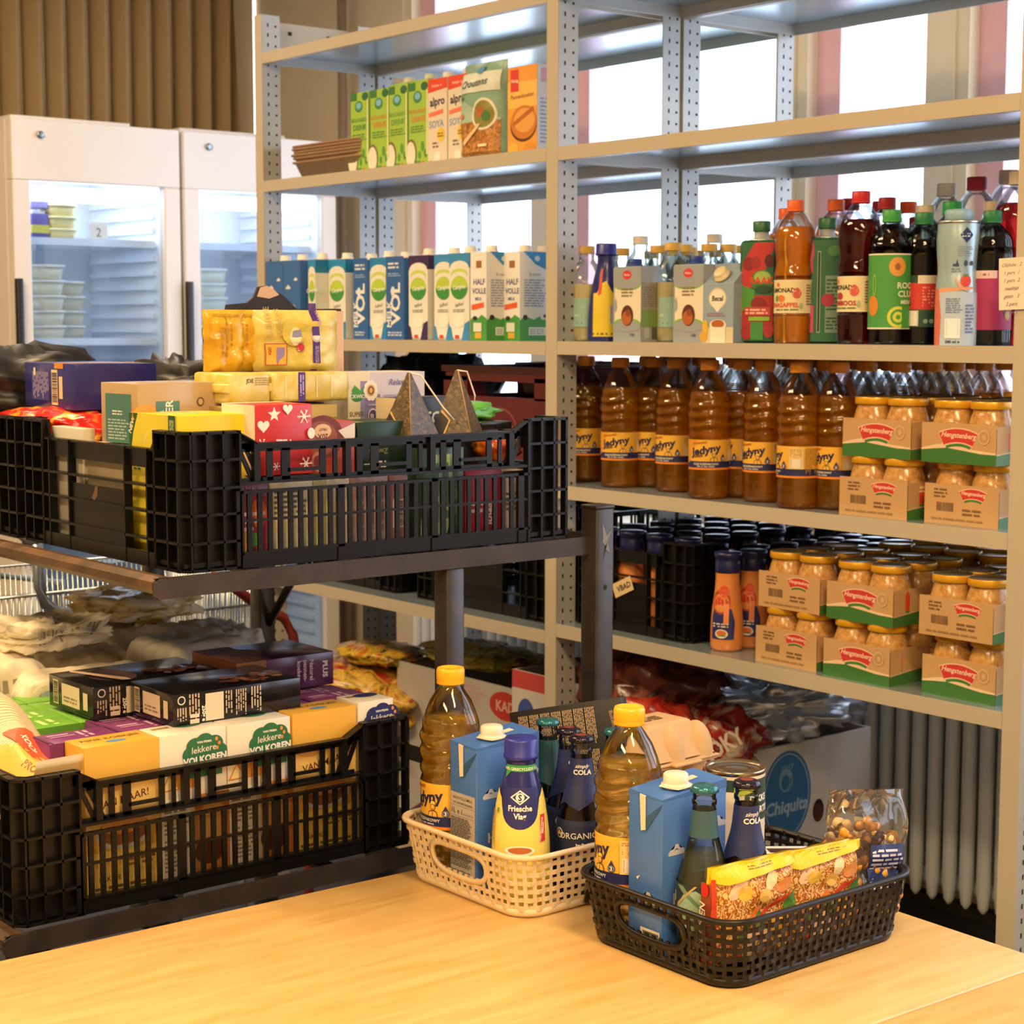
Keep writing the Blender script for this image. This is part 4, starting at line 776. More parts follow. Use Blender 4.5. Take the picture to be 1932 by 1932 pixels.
def put_jar(src, label, x, y, z, rz, grp=None):
    if src.name not in used: used[src.name] = 1; src.location = (x, y, z); src.rotation_euler = (0, 0, rz); src['label'] = label; (grp and src.__setitem__('group', grp)); return
    dup(src, label, (x, y, z), rz, grp)
spots = [  # x0, z, kind, name of the place
    (1.966, ZO, 'plain', 'lower left tray on the oil shelf'), (1.966, ZO+JH+.001, 'green', 'upper left tray on the oil shelf'), (2.146, ZO, 'plain', 'lower right tray on the oil shelf'), (2.146, ZO+JH+.001, 'green', 'upper right tray on the oil shelf'),
    (1.762, ZR['E'], 'plain', 'lower tray beside the sauce bottles'), (1.762, ZR['E']+JH+.001, 'plain', 'upper tray beside the sauce bottles'), (1.936, ZR['E'], 'green', 'lower middle tray on the lowest full shelf'), (1.936, ZR['E']+JH+.001, 'green', 'upper middle tray on the lowest full shelf'), (2.15, ZR['E'], 'green', 'lower right tray on the lowest full shelf'), (2.15, ZR['E']+JH+.001, 'plain', 'upper right tray on the lowest full shelf')]
cnt = {}
for n_, (x0, z, kind, nm) in enumerate(spots):
    lo = z > 1.0; x0 += .0
    y0 = .02+.006*(n_ % 3); w = .152; d = .229
    tray('cardboard jar tray, '+nm, x0, y0, z, w, d, kind)
    for i in range(2):
        for j in range(3):
            front = j == 0
            src = jarg if (n_ == 2 and i == 0) else jar
            lab = ('mustard sauce jar, front %s in the %s' % (('left', 'right')[i], nm)) if front else 'yellow-lidded jar behind the front pair in a stacked tray'
            put_jar(src, lab, x0+w/2+(i-.5)*.0745, y0+.04+j*.0745, z+.0027, -.9+.7*((n_*3+i*2+j) % 4)-(.5 if i else 0), None if front else 'jars behind the front pairs')
# further jars standing in the rows behind (upper tier seen from above)
for q, z in ((0, ZR['E']+.0), (1, ZR['E']+JH+.0035)):
    for i in range(6):
        for j in range(4): put_jar(jar, 'yellow-lidded jar in the rear rows of the lowest full shelf', 1.85+i*.079+(.012 if j % 2 else 0), .33+j*.085, z+.0005, i*1.1+j, 'jars in the rear rows')

# ------------------------------------------------------------ black folding crates
blk = mat('100f10', .3, 0, .1, 40, .05, spec=.3)
def crate(label, x, y, z, w, L, H=.185, rz=0, grp=None, m=None, tagtext=None, simple=False):
    "lattice crate: long sides face +-x (length L along y), short sides face +-y; origin at the base centre"
    m = m or blk; t = thing('plastic_crate', label, 'crate', (x, y, z), rz, grp)
    b = B(); b.box(-w/2+.012, w/2-.012, -L/2+.012, L/2-.012, 0, .006, m)
    b.box(-w/2+.004, w/2-.004, -L/2+.004, L/2-.004, .006, .012, m); b.obj('base', t)
    cs = .085; cs2 = .075; k = H/.185; zb = .104*k; ch = .022
    lev = [0, .036*k, .073*k, .108*k, .145*k, H-.004]
    for sx in (1, -1):
        for sy in (1, -1):
            b = B(); X, Y = sx*w/2, sy*L/2
            def bx(x0, x1, y0, y1, z0, z1): b.box(min(x0, x1), max(x0, x1), min(y0, y1), max(y0, y1), z0, z1, m)
            # inner skin set back from the ribs
            bx(X-sx*.014, X-sx*.011, Y-sy*ch, Y-sy*cs, 0, H); bx(X-sx*ch, X-sx*cs2, Y-sy*.014, Y-sy*.011, 0, H)
            b.add([(X-sx*.011, Y-sy*ch, 0), (X-sx*ch, Y-sy*.011, 0), (X-sx*ch, Y-sy*.011, H), (X-sx*.011, Y-sy*ch, H), (X-sx*.014, Y-sy*ch, 0), (X-sx*ch, Y-sy*.014, 0), (X-sx*ch, Y-sy*.014, H), (X-sx*.014, Y-sy*ch, H)], [(0, 1, 2, 3), (7, 6, 5, 4), (3, 2, 6, 7)], m)
            for zz in lev:   # horizontal ribs follow the chamfered corner
                o = [(X, Y-sy*cs), (X, Y-sy*.012), (X-sx*.012, Y), (X-sx*cs2, Y), (X-sx*cs2, Y-sy*.012), (X-sx*ch, Y-sy*.012), (X-sx*.012, Y-sy*ch), (X-sx*.012, Y-sy*cs)]
                b.prism(o, zz, zz+.0035, m, 'z')
            for q in (.012, .036, .06, cs): bx(X, X-sx*.012, Y-sy*q, Y-sy*(q+.0028), 0, H)
            for q in (.012, .04, cs2): bx(X-sx*q, X-sx*(q+.0028), Y, Y-sy*.012, 0, H)
            b.obj('corner', t)
    zt = H*.9  # top of the long side band
    for sx in (1, -1):
        b = B(); X = sx*w/2; y0, y1 = -L/2+cs, L/2-cs
        def bx(x0, x1, ya, yb, z0, z1): b.box(min(x0, x1), max(x0, x1), ya, yb, z0, z1, m)
        bx(X-sx*.002, X-sx*.006, y0, y1, 0, .02*k); bx(X, X-sx*.01, y0, y1, .018*k, .0215*k)
        bx(X, X-sx*.008, y0, y1, zb-.004, zb); bx(X-sx*.001, X-sx*.005, y0, y1, .062*k, .0655*k); bx(X-sx*.001, X-sx*.014, y0, y1, zb+.008, zb+.0115)
        n = int((y1-y0)/.0158)
        for i in range(n+1):
            yy = y0+(y1-y0)*i/n; third = i % (n//3) == 0 if n > 2 else False
            bx(X-sx*(.0 if third else .002), X-sx*.006, yy-(.0055 if third else .0034), yy+(.0055 if third else .0034), 0 if third else .02*k, zb)
        # upper band, set in, sloping up to the corners
        Xi = X-sx*.014; o0, o1 = Xi, Xi+sx*.003; ya, yb = y0+.03, y1-.03
        a, c = min(o0, o1), max(o0, o1)
        for zz, hh in ((zb+.0115, .004), (zt-.0115, .0115)): b.box(a, c, ya-.02, yb+.02, zz, zz+hh, m)
        b.box(min(X-sx*.014, X-sx*.002), max(X-sx*.014, X-sx*.002), ya-.006, yb+.006, zt-.002, zt+.0008, m)
        for e, f_ in ((y0-.003, ya), (y1+.003, yb)):
            b.prism([(e, H), (e, H-.022), (f_, zt-.0115), (f_, zt+.0005)], a, c, m, 'x')
            b.prism([(e, H), (e, H-.002), (f_, zt-.0015), (f_, zt+.0005)], min(X-sx*.014, X), max(X-sx*.014, X), m, 'x')
            s_ = 1 if e < f_ else -1
            for q in (0, .012): b.prism([(e+s_*(.004+q), H-.02-q*.3), (e+s_*(.010+q), H-.02-q*.3), (e+s_*(.034+q), zb+.01), (e+s_*(.027+q), zb+.01)], a, c, m, 'x')
        Lb = yb-ya
        for q in range(4):
            u = ya+Lb*q/3
            b.box(min(X-sx*.014, X-sx*.005), max(X-sx*.014, X-sx*.005), u-.0045, u+.0045, zb+.01, zt, m)
        for q in range(3):   # each third: slot bars, a window with a low bar
            u0 = ya+Lb*q/3+.0045; u1 = ya+Lb*(q+1)/3-.0045; ww = u1-u0
            for (p0, p1) in ((.1, .17), (.27, .34), (.72, .79), (.88, .93)): b.box(a, c, u0+ww*p0, u0+ww*p1, zb+.01, zt-.008, m)
            b.box(a, c, u0+ww*.34, u0+ww*.72, zb+.021, zb+.026, m); b.box(a, c, u0+ww*.34, u0+ww*.37, zb+.01, zt-.008, m)
        b.obj('long_side', t)
    for sy in (1, -1):
        b = B(); Y = sy*L/2; x0, x1 = -w/2+cs2, w/2-cs2
        def by(xa, xb, ya, yb, z0, z1): b.box(xa, xb, min(ya, yb), max(ya, yb), z0, z1, m)
        ze = H*.86
        by(x0, x1, Y-sy*.001, Y-sy*.005, 0, .02*k)
        for zz in lev[1:4]: by(x0, x1, Y, Y-sy*.01, zz, zz+.0035)
        by(x0, x1, Y-sy*.002, Y-sy*.014, ze-.003, ze); by(x0, x1, Y-sy*.006, Y-sy*.009, ze-.026, ze)
        pw_ = (x1-x0)*.5; c0 = -pw_/2
        by(c0, -c0, Y-sy*.004, Y-sy*.007, 0, zb-.006)
        b.art([('p', [(.012-.02, zb-.006), (.02-.02, zb-.006), (.018-.02, zb-.02), (.008-.02, zb-.027), (.0-.02, zb-.023), (.006-.02, zb-.018)], '6b5140')], plane((0, Y-sy*.004, 0) if sy > 0 else (0, Y+.004, 0), (1, 0, 0), (0, 0, 1)))
        for xx in (x0, x0+.022, c0, -c0, x1-.022, x1): by(xx-.0016, xx+.0016, Y, Y-sy*.012, 0, ze)
        for i in range(3): by(x0+.003+i*.0065, x0+.006+i*.0065, Y-sy*.006, Y-sy*.009, .02, ze-.02); by(x1-.019+i*.0065, x1-.016+i*.0065, Y-sy*.006, Y-sy*.009, .02, ze-.02)
        for e, f_ in ((x0, x0+.02), (x1, x1-.02)): b.prism([(e, H), (e, ze-.02), (f_, ze-.02), (f_, ze)], Y-sy*.009 if sy > 0 else Y+.006, Y-sy*.006 if sy > 0 else Y+.009, m, 'y')
        b.obj('short_side', t)
    if tagtext:
        b = B(); b.T = Matrix.Translation((-.02, -L/2-.001, H*.47)) @ Matrix.Rotation(R(-24), 4, 'Y'); b.box(-.03, .03, 0, .0008, -.015, .015, mat('d9c090', .6)); b.art([('t', 'VBAD', .004, -.006, .017, 0, .03, 0, '4a3a28')], plane((0, 0, 0), (1, 0, 0), (0, 0, 1))); b.obj('paper_tag', t)
    return t
crate('black lattice crate full of sauce bottles on the lowest full shelf, paper-tagged', 1.388, .305, ZR['E'], .35, .52, .2, tagtext=1)
# sauce bottles
sau = mat('d88848', .22, 0, .04); SP = smooth_prof([(.026, 0), (.0315, .006), (.0325, .03), (.031, .07), (.026, .11), (.0235, .14), (.0235, .158)], 3)
navym = mat('1e2150', .3, 0, .05)
def sauce(label, x, y, z, lab=True, grp=None):
    t = thing('sauce_bottle', label, 'bottle', (x, y, z), 0, grp); b = B(); b.lathe(SP, sau, 24); b.obj('bottle', t)
    c = B(); c.lathe([(.0245, .154), (.025, .156), (.025, .176), (.0235, .18), (.0265, .183), (.0275, .19), (.0262, .194), (.0, .1945)], navym, 30); c.obj('cap', t)
    if lab:
        l = B(); l.art([('p', [(-.026, .025), (.022, .025), (.024, .06), (.016, .085), (-.02, .09), (-.026, .07)], '272b66'), ('e', -.006, .098, .02, .024, 'b5401f'), ('e', -.006, .096, .016, .018, 'd98a4a'), ('e', -.01, .1, .007, .008, 'c83a20'), ('e', .0, .118, .01, .012, 'd2522a'), ('r', .001, .055, .011, .095, 'e88a55'), ('lines', -.022, .048, .018, .058, 2, 'e6d8c8'), ('e', -.003, .036, .013, .009, 'e6e0cc'), ('e', -.003, .037, .01, .006, 'd8703a'), ('p', [(-.013, .031), (.008, .031), (.0, .035)], '3f8a3a')], wrap([(r+.0005, q) for r, q in SP], look(x, y)-.25), curved=.006); l.obj('label', t)
    return t
s1 = sauce('orange sauce bottle with navy cap standing free in front beside the black crate', colx(1371, .065, ZR['E']), .065, ZR['E'])
sauce('second orange sauce bottle, half hidden behind the free-standing one', colx(1419, .13, ZR['E']), .13, ZR['E'])
for i in range(4):
    for j in range(6):
        x, y = 1.262+i*.083, .09+j*.084
        dup(s1, 'orange sauce bottle with navy cap standing in the black crate' , (x, y, ZR['E']+.013), rz=(i*5+j*3) % 7, group='sauce bottles in the black crate')
for i in range(4):
    for j in range(7):
        if i > 0 and j < 2: continue
        x, y = 1.607+i*.066+(.012 if j % 2 else 0), .19+j*.071
        if i > 2 and j > 4: continue
        dup(s1, 'orange sauce bottle with navy cap in the rows behind the free-standing ones', (x, y, ZR['E']), rz=(i*5+j*3) % 7, group='sauce bottles in the rear rows')

# ------------------------------------------------------------ maroon bottle crates and a black bag on the left bay shelf
mar = mat('5a1420', .35, 0, .08, 20)
def beercrate(label, x0, y0, z, w, d, h, logo=True, m=mar):
    t = thing('bottle_crate', label, 'crate', (x0+w/2, y0+d/2, z)); b = B(); k = .008
    for a in ((-w/2, w/2, -d/2, -d/2+k), (-w/2, w/2, d/2-k, d/2), (-w/2, -w/2+k, -d/2, d/2), (w/2-k, w/2, -d/2, d/2)):
        b.box(*a, 0, h*.72, m); b.box(*a, h*.86, h, m)
    for sx in (-1, 1):
        for sy in (-1, 1): b.box(*sorted((sx*w/2, sx*(w/2-.09))), *sorted((sy*d/2, sy*(d/2-.06))), h*.7, h*.9, m)
    b.box(-w/2, w/2, -d/2, d/2, 0, .008, m); b.box(-w/2-.004, w/2+.004, -d/2-.004, -d/2, h-.014, h, m); b.box(w/2, w/2+.004, -d/2, d/2, h-.014, h, m); b.box(-w/2-.004, w/2+.004, -d/2-.004, -d/2, .0, .02, m)
    if logo: b.art([('e', w*.5, h*.42, .06, .05, '85434c'), ('e', w*.5, h*.42, .056, .046, '5a1420'), ('r', w*.5-.05, h*.38, w*.5+.05, h*.46, '8f5a58'), ('lines', w*.5-.045, h*.39, w*.5+.045, h*.45, 1, '5a1420')], plane((-w/2, -d/2, 0), (1, 0, 0), (0, 0, 1)))
    b.obj('crate', t); return t
beercrate('dark maroon bottle crate with an oval emblem beside the centre upright', .73, .06, ZL['D'], .42, .3, .245)
beercrate('dark maroon crate on the left side of the shelf behind the tea boxes', .1, .08, ZL['D'], .4, .3, .215, False, mat('3a1016', .4))
beercrate('dark maroon crate deep behind the first oil bottles in the right bay corner', .56, .42, ZL['D'], .45, .28, .245, False)
def blob(name, label, cat, loc, sx, sy, sz, m, seed=0, amp=.25, n=26, freq=2.2, rz=0, grp=None, flat=.0, art=None, pw=2.6):
    "crumpled soft bag lying on its base"
    b = B(); vs = []; fs = []; rows = n//2
    for j in range(rows+1):
        th = math.pi*j/rows
        for i in range(n):
            a = 2*math.pi*i/n; c = Vector((math.sin(th)*math.cos(a), math.sin(th)*math.sin(a), math.cos(th)))
            q = (abs(c.x)**pw+abs(c.y)**pw+abs(c.z)**pw)**(-1/pw); p = c*q
            k = 1+amp*noise.noise(p*freq+Vector((seed, seed*2, 0)))+amp*.45*noise.noise(p*freq*2.7+Vector((seed*3, 0, 0)))
            k2 = abs(noise.noise(p*freq*1.4+Vector((0, seed, 5))))*amp*.5
            p = p*(k-k2); vs.append((p.x*sx/2, p.y*sy/2, max(0, (p.z+1)*sz/2)))
    for j in range(rows):
        for i in range(n): k = (i+1) % n; fs.append((j*n+i, (j+1)*n+i, (j+1)*n+k, j*n+k))
    b.add(vs, fs, m, True)
    o = b.obj(name, loc=loc); o.rotation_euler = (0, 0, rz); tag(o, label, cat, grp)
    return o
bagm = mat('17161a', .28, 0, .1, 20, .3)
blob('bin_bag', 'crumpled black plastic bag between the maroon crates under the cartons', 'bag', (.42, .27, ZL['D']+.005), .3, .28, .27, bagm, 3, .35, 40, 3)
crate('black lattice crate on the low shelf of the left bay behind the trolley post', .86, .30, ZL['E'], .5, .48, .26)
crate('black lattice crate on the low shelf at the far left behind the trolley', .33, .30, ZL['E'], .42, .48, .22)
# window-sill things glimpsed through the shelf
# ------------------------------------------------------------ below the shelving
FL = ZL['F']; bx1 = mat('ddd8cf', .8, 0, .04, 20)
def openbox(name, label, cat, x0, y0, z, w, d, h, m, front=(), side=(), fl=True, rz=0):
    t = thing(name, label, cat, (x0+w/2, y0+d/2, z), rz); b = B(); k = .006
    b.box(-w/2, w/2, -d/2, d/2, 0, k, m); b.box(-w/2, w/2, -d/2, -d/2+k, k, h, m); b.box(-w/2, w/2, d/2-k, d/2, k, h, m); b.box(-w/2, -w/2+k, -d/2+k, d/2-k, k, h, m); b.box(w/2-k, w/2, -d/2+k, d/2-k, k, h, m)
    boxart(b, w, d, h, front, side); b.obj('box', t); return t
openbox('carton_box', 'plain grey carton under the banana box', 'box', 1.1, .2, 0, .4, .48, FL-.001, bx1)
openbox('banana_box', 'large grey-white banana box with blue oval emblem and a hand hole, under the right bay', 'box', 1.1, .19, FL, .4, .5, .328, bx1, (),
        [('e', .222, .215, .078, .1, '2f74b4'), ('e', .222, .215, .072, .094, 'a9c0d0'), ('e', .222, .215, .069, .091, '2f74b4'), ('t', 'Chiquita', .222, .178, .04, 0, .03, .1, 'a9c6da'), ('t', 'EASY', .222, .27, .018, 8, .02, .3, '7fabd0'), ('e', .218, .25, .022, .026, '7fabd0'), ('e', .216, .245, .013, .017, '2f74b4'), ('p', [(.225, .22), (.232, .25), (.24, .262), (.228, .24)], '7fabd0'), ('e', .325, .165, .018, .026, '2a1410'), ('e', .325, .16, .014, .02, '551c18'), ('r', .12, .0, .1205, .32, '9d988e'), ('r', .36, .0, .3605, .32, 'a8a39a')])
openbox('carton_box', 'white carton with red KAD oval under the left bay beside the centre upright', 'box', .48, .1, FL, .5, .34, .4, mat('b5b0aa', .8),
        [('e', .43, .355, .058, .034, 'b5352e'), ('t', 'KAD', .43, .343, .034, 0, .03, 0, 'd8a8a0'), ('lines', .27, .34, .35, .39, 4, 'c79a98'), ('p', [(.0, .0), (.2, .12), (.5, .1), (.5, .0)], '5a3a52')], [('r', .02, .18, .3, .38, 'c6c0b8'), ('e', .1, .35, .04, .03, '3a5a9c')])
openbox('carton_box', 'white carton with red and blue print right of the centre upright, under the right bay', 'box', .985, .06, FL, .3, .16, .46, mat('c9c5be', .8),
        [('r', .0, .0, .14, .46, 'c4484a'), ('r', .0, .3, .14, .42, 'c8c4be'), ('e', .05, .36, .03, .04, '3a5298'), ('e', .1, .35, .025, .03, 'b5403a'), ('e', .05, .2, .09, .03, 'd8d0c8'), ('lines', .18, .36, .27, .44, 6, 'cc9494')], [('lines', .03, .3, .12, .42, 5, 'cc9494')])
crk = lambda nm, c1, c2, c3: pattern(nm, 'noise', [(.35, c1), (.5, c2), (.62, c3)], 9, rough=.22, bump=.8, dist=3)
blob('candy_bag', 'gold and red wrapped sweets bag on the carton behind the first oil bottle', 'bag', (.32, .1, .47), .46, .3, .15, crk('gold_wrap', '7a5a1c', 'd9b24a', '9c2a20'), 5, .3, 44, 3)
blob('candy_bag', 'flat yellow-green snack bag lying on the white carton under the left bay', 'bag', (.66, .22, .655), .36, .2, .05, crk('green_wrap', '5a6a20', 'c8b43a', '7a3a1c'), 8, .3, 36, 3)
blob('candy_bag', 'yellow-edged chocolate bag on top of the gold sweets', 'bag', (.36, .13, .625), .26, .18, .05, crk('choc_wrap', '5a2a12', 'd8b83a', 'b0301c'), 9, .2, 30, 3)
redm = crk('red_wrap', '70150f', 'a02c1c', 'b8452a')
blob('snack_bag', 'shiny red snack bag behind the egg carton, left one', 'bag', (1.40, .12, .56), .26, .22, .16, redm, 11, .32, 44, 2.6)
o = blob('snack_bag', 'shiny red snack bag with white lettering behind the egg carton, right one', 'bag', (1.50, .17, .55), .22, .22, .14, crk('red_wrap2', '6c1614', 'a43024', 'b8a898'), 12, .32, 44, 2.2)
b = B(); b.art([('t', 'KROKY', 0, 0, .045, 35, .03, .2, 'f0e2d4')], plane((1.60, .10, .62), (.75, .6, -.1), (0, -.25, .95)))
b.T = None; lo = b.obj('lettering'); lo.parent = o; lo.matrix_parent_inverse = (Matrix.Translation(o.location)).inverted()
blob('snack_bag', 'dark brown and red biscuit pack leaning under the shelf edge', 'bag', (1.33, .16, .62), .3, .2, .18, crk('brown_wrap', '2a1210', '5a201a', '8a4a3a'), 15, .3, 36, 2.4, rz=.5)
silm = mat('dfe4ee', .28, .7, .1, 30, .3)
blob('foil_bag', 'crumpled silver foil bag on top of the banana box', 'bag', (1.36, .5, .572), .32, .46, .12, silm, 17, .5, 64, 3.4)
blob('foil_bag', 'dark red and silver bag behind the foil bag at the back of the banana box', 'bag', (1.2, .3, .56), .3, .34, .2, crk('dark_red_foil', '5a1418', '7a1c22', 'a8acb6'), 19, .4, 44, 2.8)
# ------------------------------------------------------------ tables
wood = pattern('beech_laminate', 'noise', [(.25, 'cda05a'), (.5, 'd8af6b'), (.75, 'e1bb7c')], 9, (7, .8, 1), .38, .0, .4)
edgem = mat('e2b672', .45, 0, .05)
def table(x0, x1, y0, y1, label, ang, org):
    t = thing('table', label, 'table', (org[0], org[1], 0), ang)
    b = B(); b.bbox(x0, x1, y0, y1, .7225, .75, wood, .0025); b.obj('tabletop', t)
    f = B(); f.box(x0+.06, x1-.06, y0+.06, y1-.06, .665, .7225, mat('3a3632', .5)); f.obj('frame', t)
    for x in (x0+.08, x1-.08):
        for y in (y0+.08, y1-.08): l = B(); l.tube([(x, y, 0), (x, y, .7)], .02, mat('4a4642', .4, .6)); l.obj('leg', t)
ANG = -.03; OX, OY = 2.17, -1.07
table(0, .737, -1.5, .385, 'light beech-laminate table holding the two baskets', ANG, (OX, OY))
table(.7395, 1.5, -1.5, .385, 'second beech-laminate table, at the lower right behind the thin seam', ANG, (OX, OY))

# ------------------------------------------------------------ dark steel two-tier rack (crate trolley)
rust = pattern('brown_steel', 'noise', [(.3, '2b2421'), (.6, '3a322e'), (.85, '463429')], 14, (1, 1, 1), .34, .15, 1); weld = mat('85827c', .5, .3, .1)
rustl = pattern('worn_steel', 'noise', [(.3, '3c2c20'), (.55, '5c432c'), (.75, '74522f')], 18, (1, 1, 1), .34, .15, 1)
t = thing('crate_trolley', 'dark brown steel two-tier crate trolley holding black crates on both decks', 'trolley', (0, 0, 0))
def deck(y0, y1, z, x0=1.06, x1=2.06):
    b = B(); h = .027; k = .004
    b.box(x1-k, x1, y0, y1, z-h, z, rust); b.box(x0, x0+k, y0, y1, z-h, z, rust); b.box(x0, x1, y1-k, y1, z-h, z, rust)
    b.box(x1-.03, x1-k, y0, y1, z-k-.012, z-.012, rust); b.box(x0+k, x0+.03, y0, y1, z-k-.012, z-.012, rust)
    # rolled near edge
    b.prism([(y0-.004, z-.004), (y0+.006, z+.002), (y0+.022, z), (y0+.022, z-.008), (y0+.006, z-.018), (y0-.001, z-.02), (y0-.004, z-.014)], x0, x1, rustl, 'x')
    b.prism([(y0-.004, z-.005), (y0+.006, z-.0005), (y0+.03, z-.0005), (y0+.03, z-h), (y0+.004, z-h), (y0-.004, z-h+.006)], x1-.001, x1+.003, rust, 'x')
    for q in range(1, 4): yy = y0+(y1-y0)*q/4; b.box(x0+k, x1-k, yy-.012, yy+.012, z-.018, z-.0125, rust)
    b.obj('deck_rail', t)
deck(-1.395, -.63, 1.1625); deck(-1.605, -.63, .742)
def stand(x, y, z0, z1, cap=True, s=.036, mark=False):
    b = B(); b.bbox(x-s/2, x+s/2, y-s/2, y+s/2, z0, z1, rust, .003)
    if cap: b.bbox(x-s/2-.001, x+s/2+.001, y-s/2-.001, y+s/2+.001, z1-.006, z1+.001, mat('2e2622', .3), .002)
    if mark:
        b.add([(x+s/2+.0006, y+.004*math.sin(a*2.3)+(.004+.006*(i % 2))*math.cos(a), 1.155+(.010+.022*(i % 2))*math.sin(a)) for i, a in enumerate([j*math.pi/5 for j in range(10)])], [tuple(range(10))], weld)
        b.art([('e', 0, 0, .004, .0045, '0c0a09')], plane((x+s/2, y, 1.085), (0, 1, 0), (0, 0, 1)))
    b.obj('post', t)
stand(2.058, -.645, .05, 1.21, mark=True); stand(1.075, -.645, .05, 1.21, mark=False); stand(2.04, -.915, .05, 1.136, False, .032); stand(1.1, -.895, .05, 1.136, False, .032)
stand(1.075, -1.36, .05, .72, False); stand(2.04, -1.56, .05, .712, False)
b = B()
b.tube([(1.09, -.64, .9), (1.3, -.64, 1.13)], .008, rust); b.tube([(1.09, -.64, .86), (1.22, -.64, .75)], .008, rust); b.obj('brace', t)
for x in (1.1, 2.02):
    for y in (-1.5, -.66):
        c = B(); c.T = Matrix.Translation((x, y, .05)) @ Matrix.Rotation(R(90), 4, 'Y'); c.lathe([(.03, -.012), (.048, -.01), (.048, .01), (.03, .012)], mat('1c1c1c', .5), 24); c.obj('castor', t)
CZ = 1.163; LZ = .7435
crate('black lattice crate of tea and coffee on the upper deck, nearer the shelves', 1.803, -1.018, CZ, .492, .662, .182)
crate('black lattice crate on the upper deck at the left photo edge', 1.306, -1.018, CZ, .492, .662, .182)
crate('black lattice crate of biscuit boxes on the lower deck beside the table', 1.803, -1.285, LZ, .492, .6, .186)
crate('black lattice crate of flour bags on the lower deck at the far left', 1.306, -1.285, LZ, .492, .6, .186)

# ------------------------------------------------------------ boxes
def gbox(label, x0, x1, y0, y1, z, h, main, front=(), side=(), top=(), name='food_box', cat='box', grp=None, rz=0, rough=.38, flaps=True, rot=None):
    w, d = x1-x0, y1-y0; t = thing(name, label, cat, ((x0+x1)/2, (y0+y1)/2, z), rz, grp, rot)
    b = B(); m = mat(main, rough, 0, .03); b.bbox(-w/2, w/2, -d/2, d/2, 0, h, m, .0012)
    boxart(b, w, d, h, front, side, top); b.obj('box', t)
    return t
# lower crate: front row standing along the +x wall
bz = LZ+.014
choc = lambda d, h, o: [('e', d*.5, h-.075, d*.3, .016, 'cf8a35'), ('e', d*.5, h-.078, d*.27, .012, 'e0a04a')]
def frontrow(label, y0, y1, kind, dz=0):
    d = y1-y0; h = .193+dz; w = .056
    if kind == 'gold':
        main = 'dca83c'; side = [('r', 0, h-.055, d, h, 'dfac40'), ('r', 0, .08, d, h-.055, 'e6c070'), ('e', d*.3, h-.053, d*.26, .009, 'c58a3c'), ('e', d*.3, h-.0545, d*.24, .007, 'd9a458'), ('t', 'VAN MAAR!', d*.5, h-.078, .014, 8, .01, .1, '5a2c1c'), ('e', d*.5, .075, d*.38, .02, 'c9c3bb'), ('e', d*.5, .08, d*.34, .02, '8e5424'), ('e', d*.5, .088, d*.3, .014, 'd89a50'), ('r', 0, 0, d, .055, 'e8c55c'), ('t', 'BAKJOE', d*.3, .016, .009, 0, .01, 0, '4a3018'), ('lines', d*.1, .004, d*.9, .012, 1, '7a5a2a'), ('lines', d*.5, .03, d*.95, .05, 3, '8a6a30')]
        top = [('t', 'FIJNE KOEKJES', w*.45, d*.5, .013, 90, .01, 0, '6b4420'), ('e', w*.7, d*.5, .006, .014, '5f8fc8')]
    else:
        c = '2c6c44' if kind == 'green' else '26285e'; main = 'dfd6c2'; ox = d*.66; sc_ = 1.18
        side = [('p', [(d*.0, h-.075), (d*.16, h-.048), (d*.3, h-.042), (d*.5, h-.05), (d*.6, h-.075)], 'd08a38'), ('p', [(d*.04, h-.073), (d*.13, h-.055), (d*.26, h-.073)], 'efd9a0')]
        side += [('e', ox+.020*math.cos(a), h-.031+.015*math.sin(a), .0135, .0115, c) for a in [k*math.pi/4 for k in range(8)]]+[('e', ox, h-.031, .024, .02, c), ('r', ox-.025, h-.062, ox+.025, h-.034, c),
                 ('t', 'VAN PRIMA', ox-.001, h-.017, .0042, 0, .03, 0, 'f0ece0'), ('t', 'lekkere', ox-.002, h-.029, .0125, 3, .005, .1, 'e9e4d0'), ('t', 'VOLKOREN' if kind == 'green' else 'ROOMBOTER', ox, h-.0425, .0122 if kind == 'green' else .010, 2, .045, 0, 'f0ece0'), ('e', ox+.017, h-.014, .0022, .0028, 'd98a3a'), ('e', ox+.021, h-.020, .0022, .0026, 'd98a3a'), ('e', ox+.018, h-.026, .0018, .0026, 'd98a3a'),
                 ('r', d*.0, .0, d*.42, h-.085, 'efe9dd'), ('lines', d*.04, .06, d*.4, .1, 7, '8a8478'), ('lines', d*.04, .01, d*.4, .055, 8, '9a9488'), ('r', d*.5, 0, d, h-.085, 'c07a3a'), ('e', d*.75, .07, d*.2, .03, 'd9a860'), ('e', d*.7, .03, d*.22, .018, '5a2c14')]
        top = [('r', w*.2, d*.1, w*.35, d*.35, '9a7a40'), ('e', w*.3, d*.62, .012, .02, c)]
    return gbox(label, 2.026-w, 2.026, y0+.0008, y1-.0008, bz, h, main, [('lines', .008, .02, w-.008, .12, 9, 'b08a44')] if kind == 'gold' else (), side, top, grp=None)
frontrow('pale gold biscuit box in the front row of the lower crate, leftmost', -1.482, -1.377, 'gold'); frontrow('white box with dark green cloud badge VOLKOREN, left one of the two', -1.377, -1.276, 'green'); frontrow('white box with dark green cloud badge VOLKOREN, right one of the two', -1.276, -1.176, 'green')
frontrow('gold biscuit box between the green-badged and the blue-badged white boxes', -1.174, -1.07, 'gold', .001); frontrow('white biscuit box with navy cloud badge at the right end of the lower crate', -1.066, -1.004, 'navy', .003)
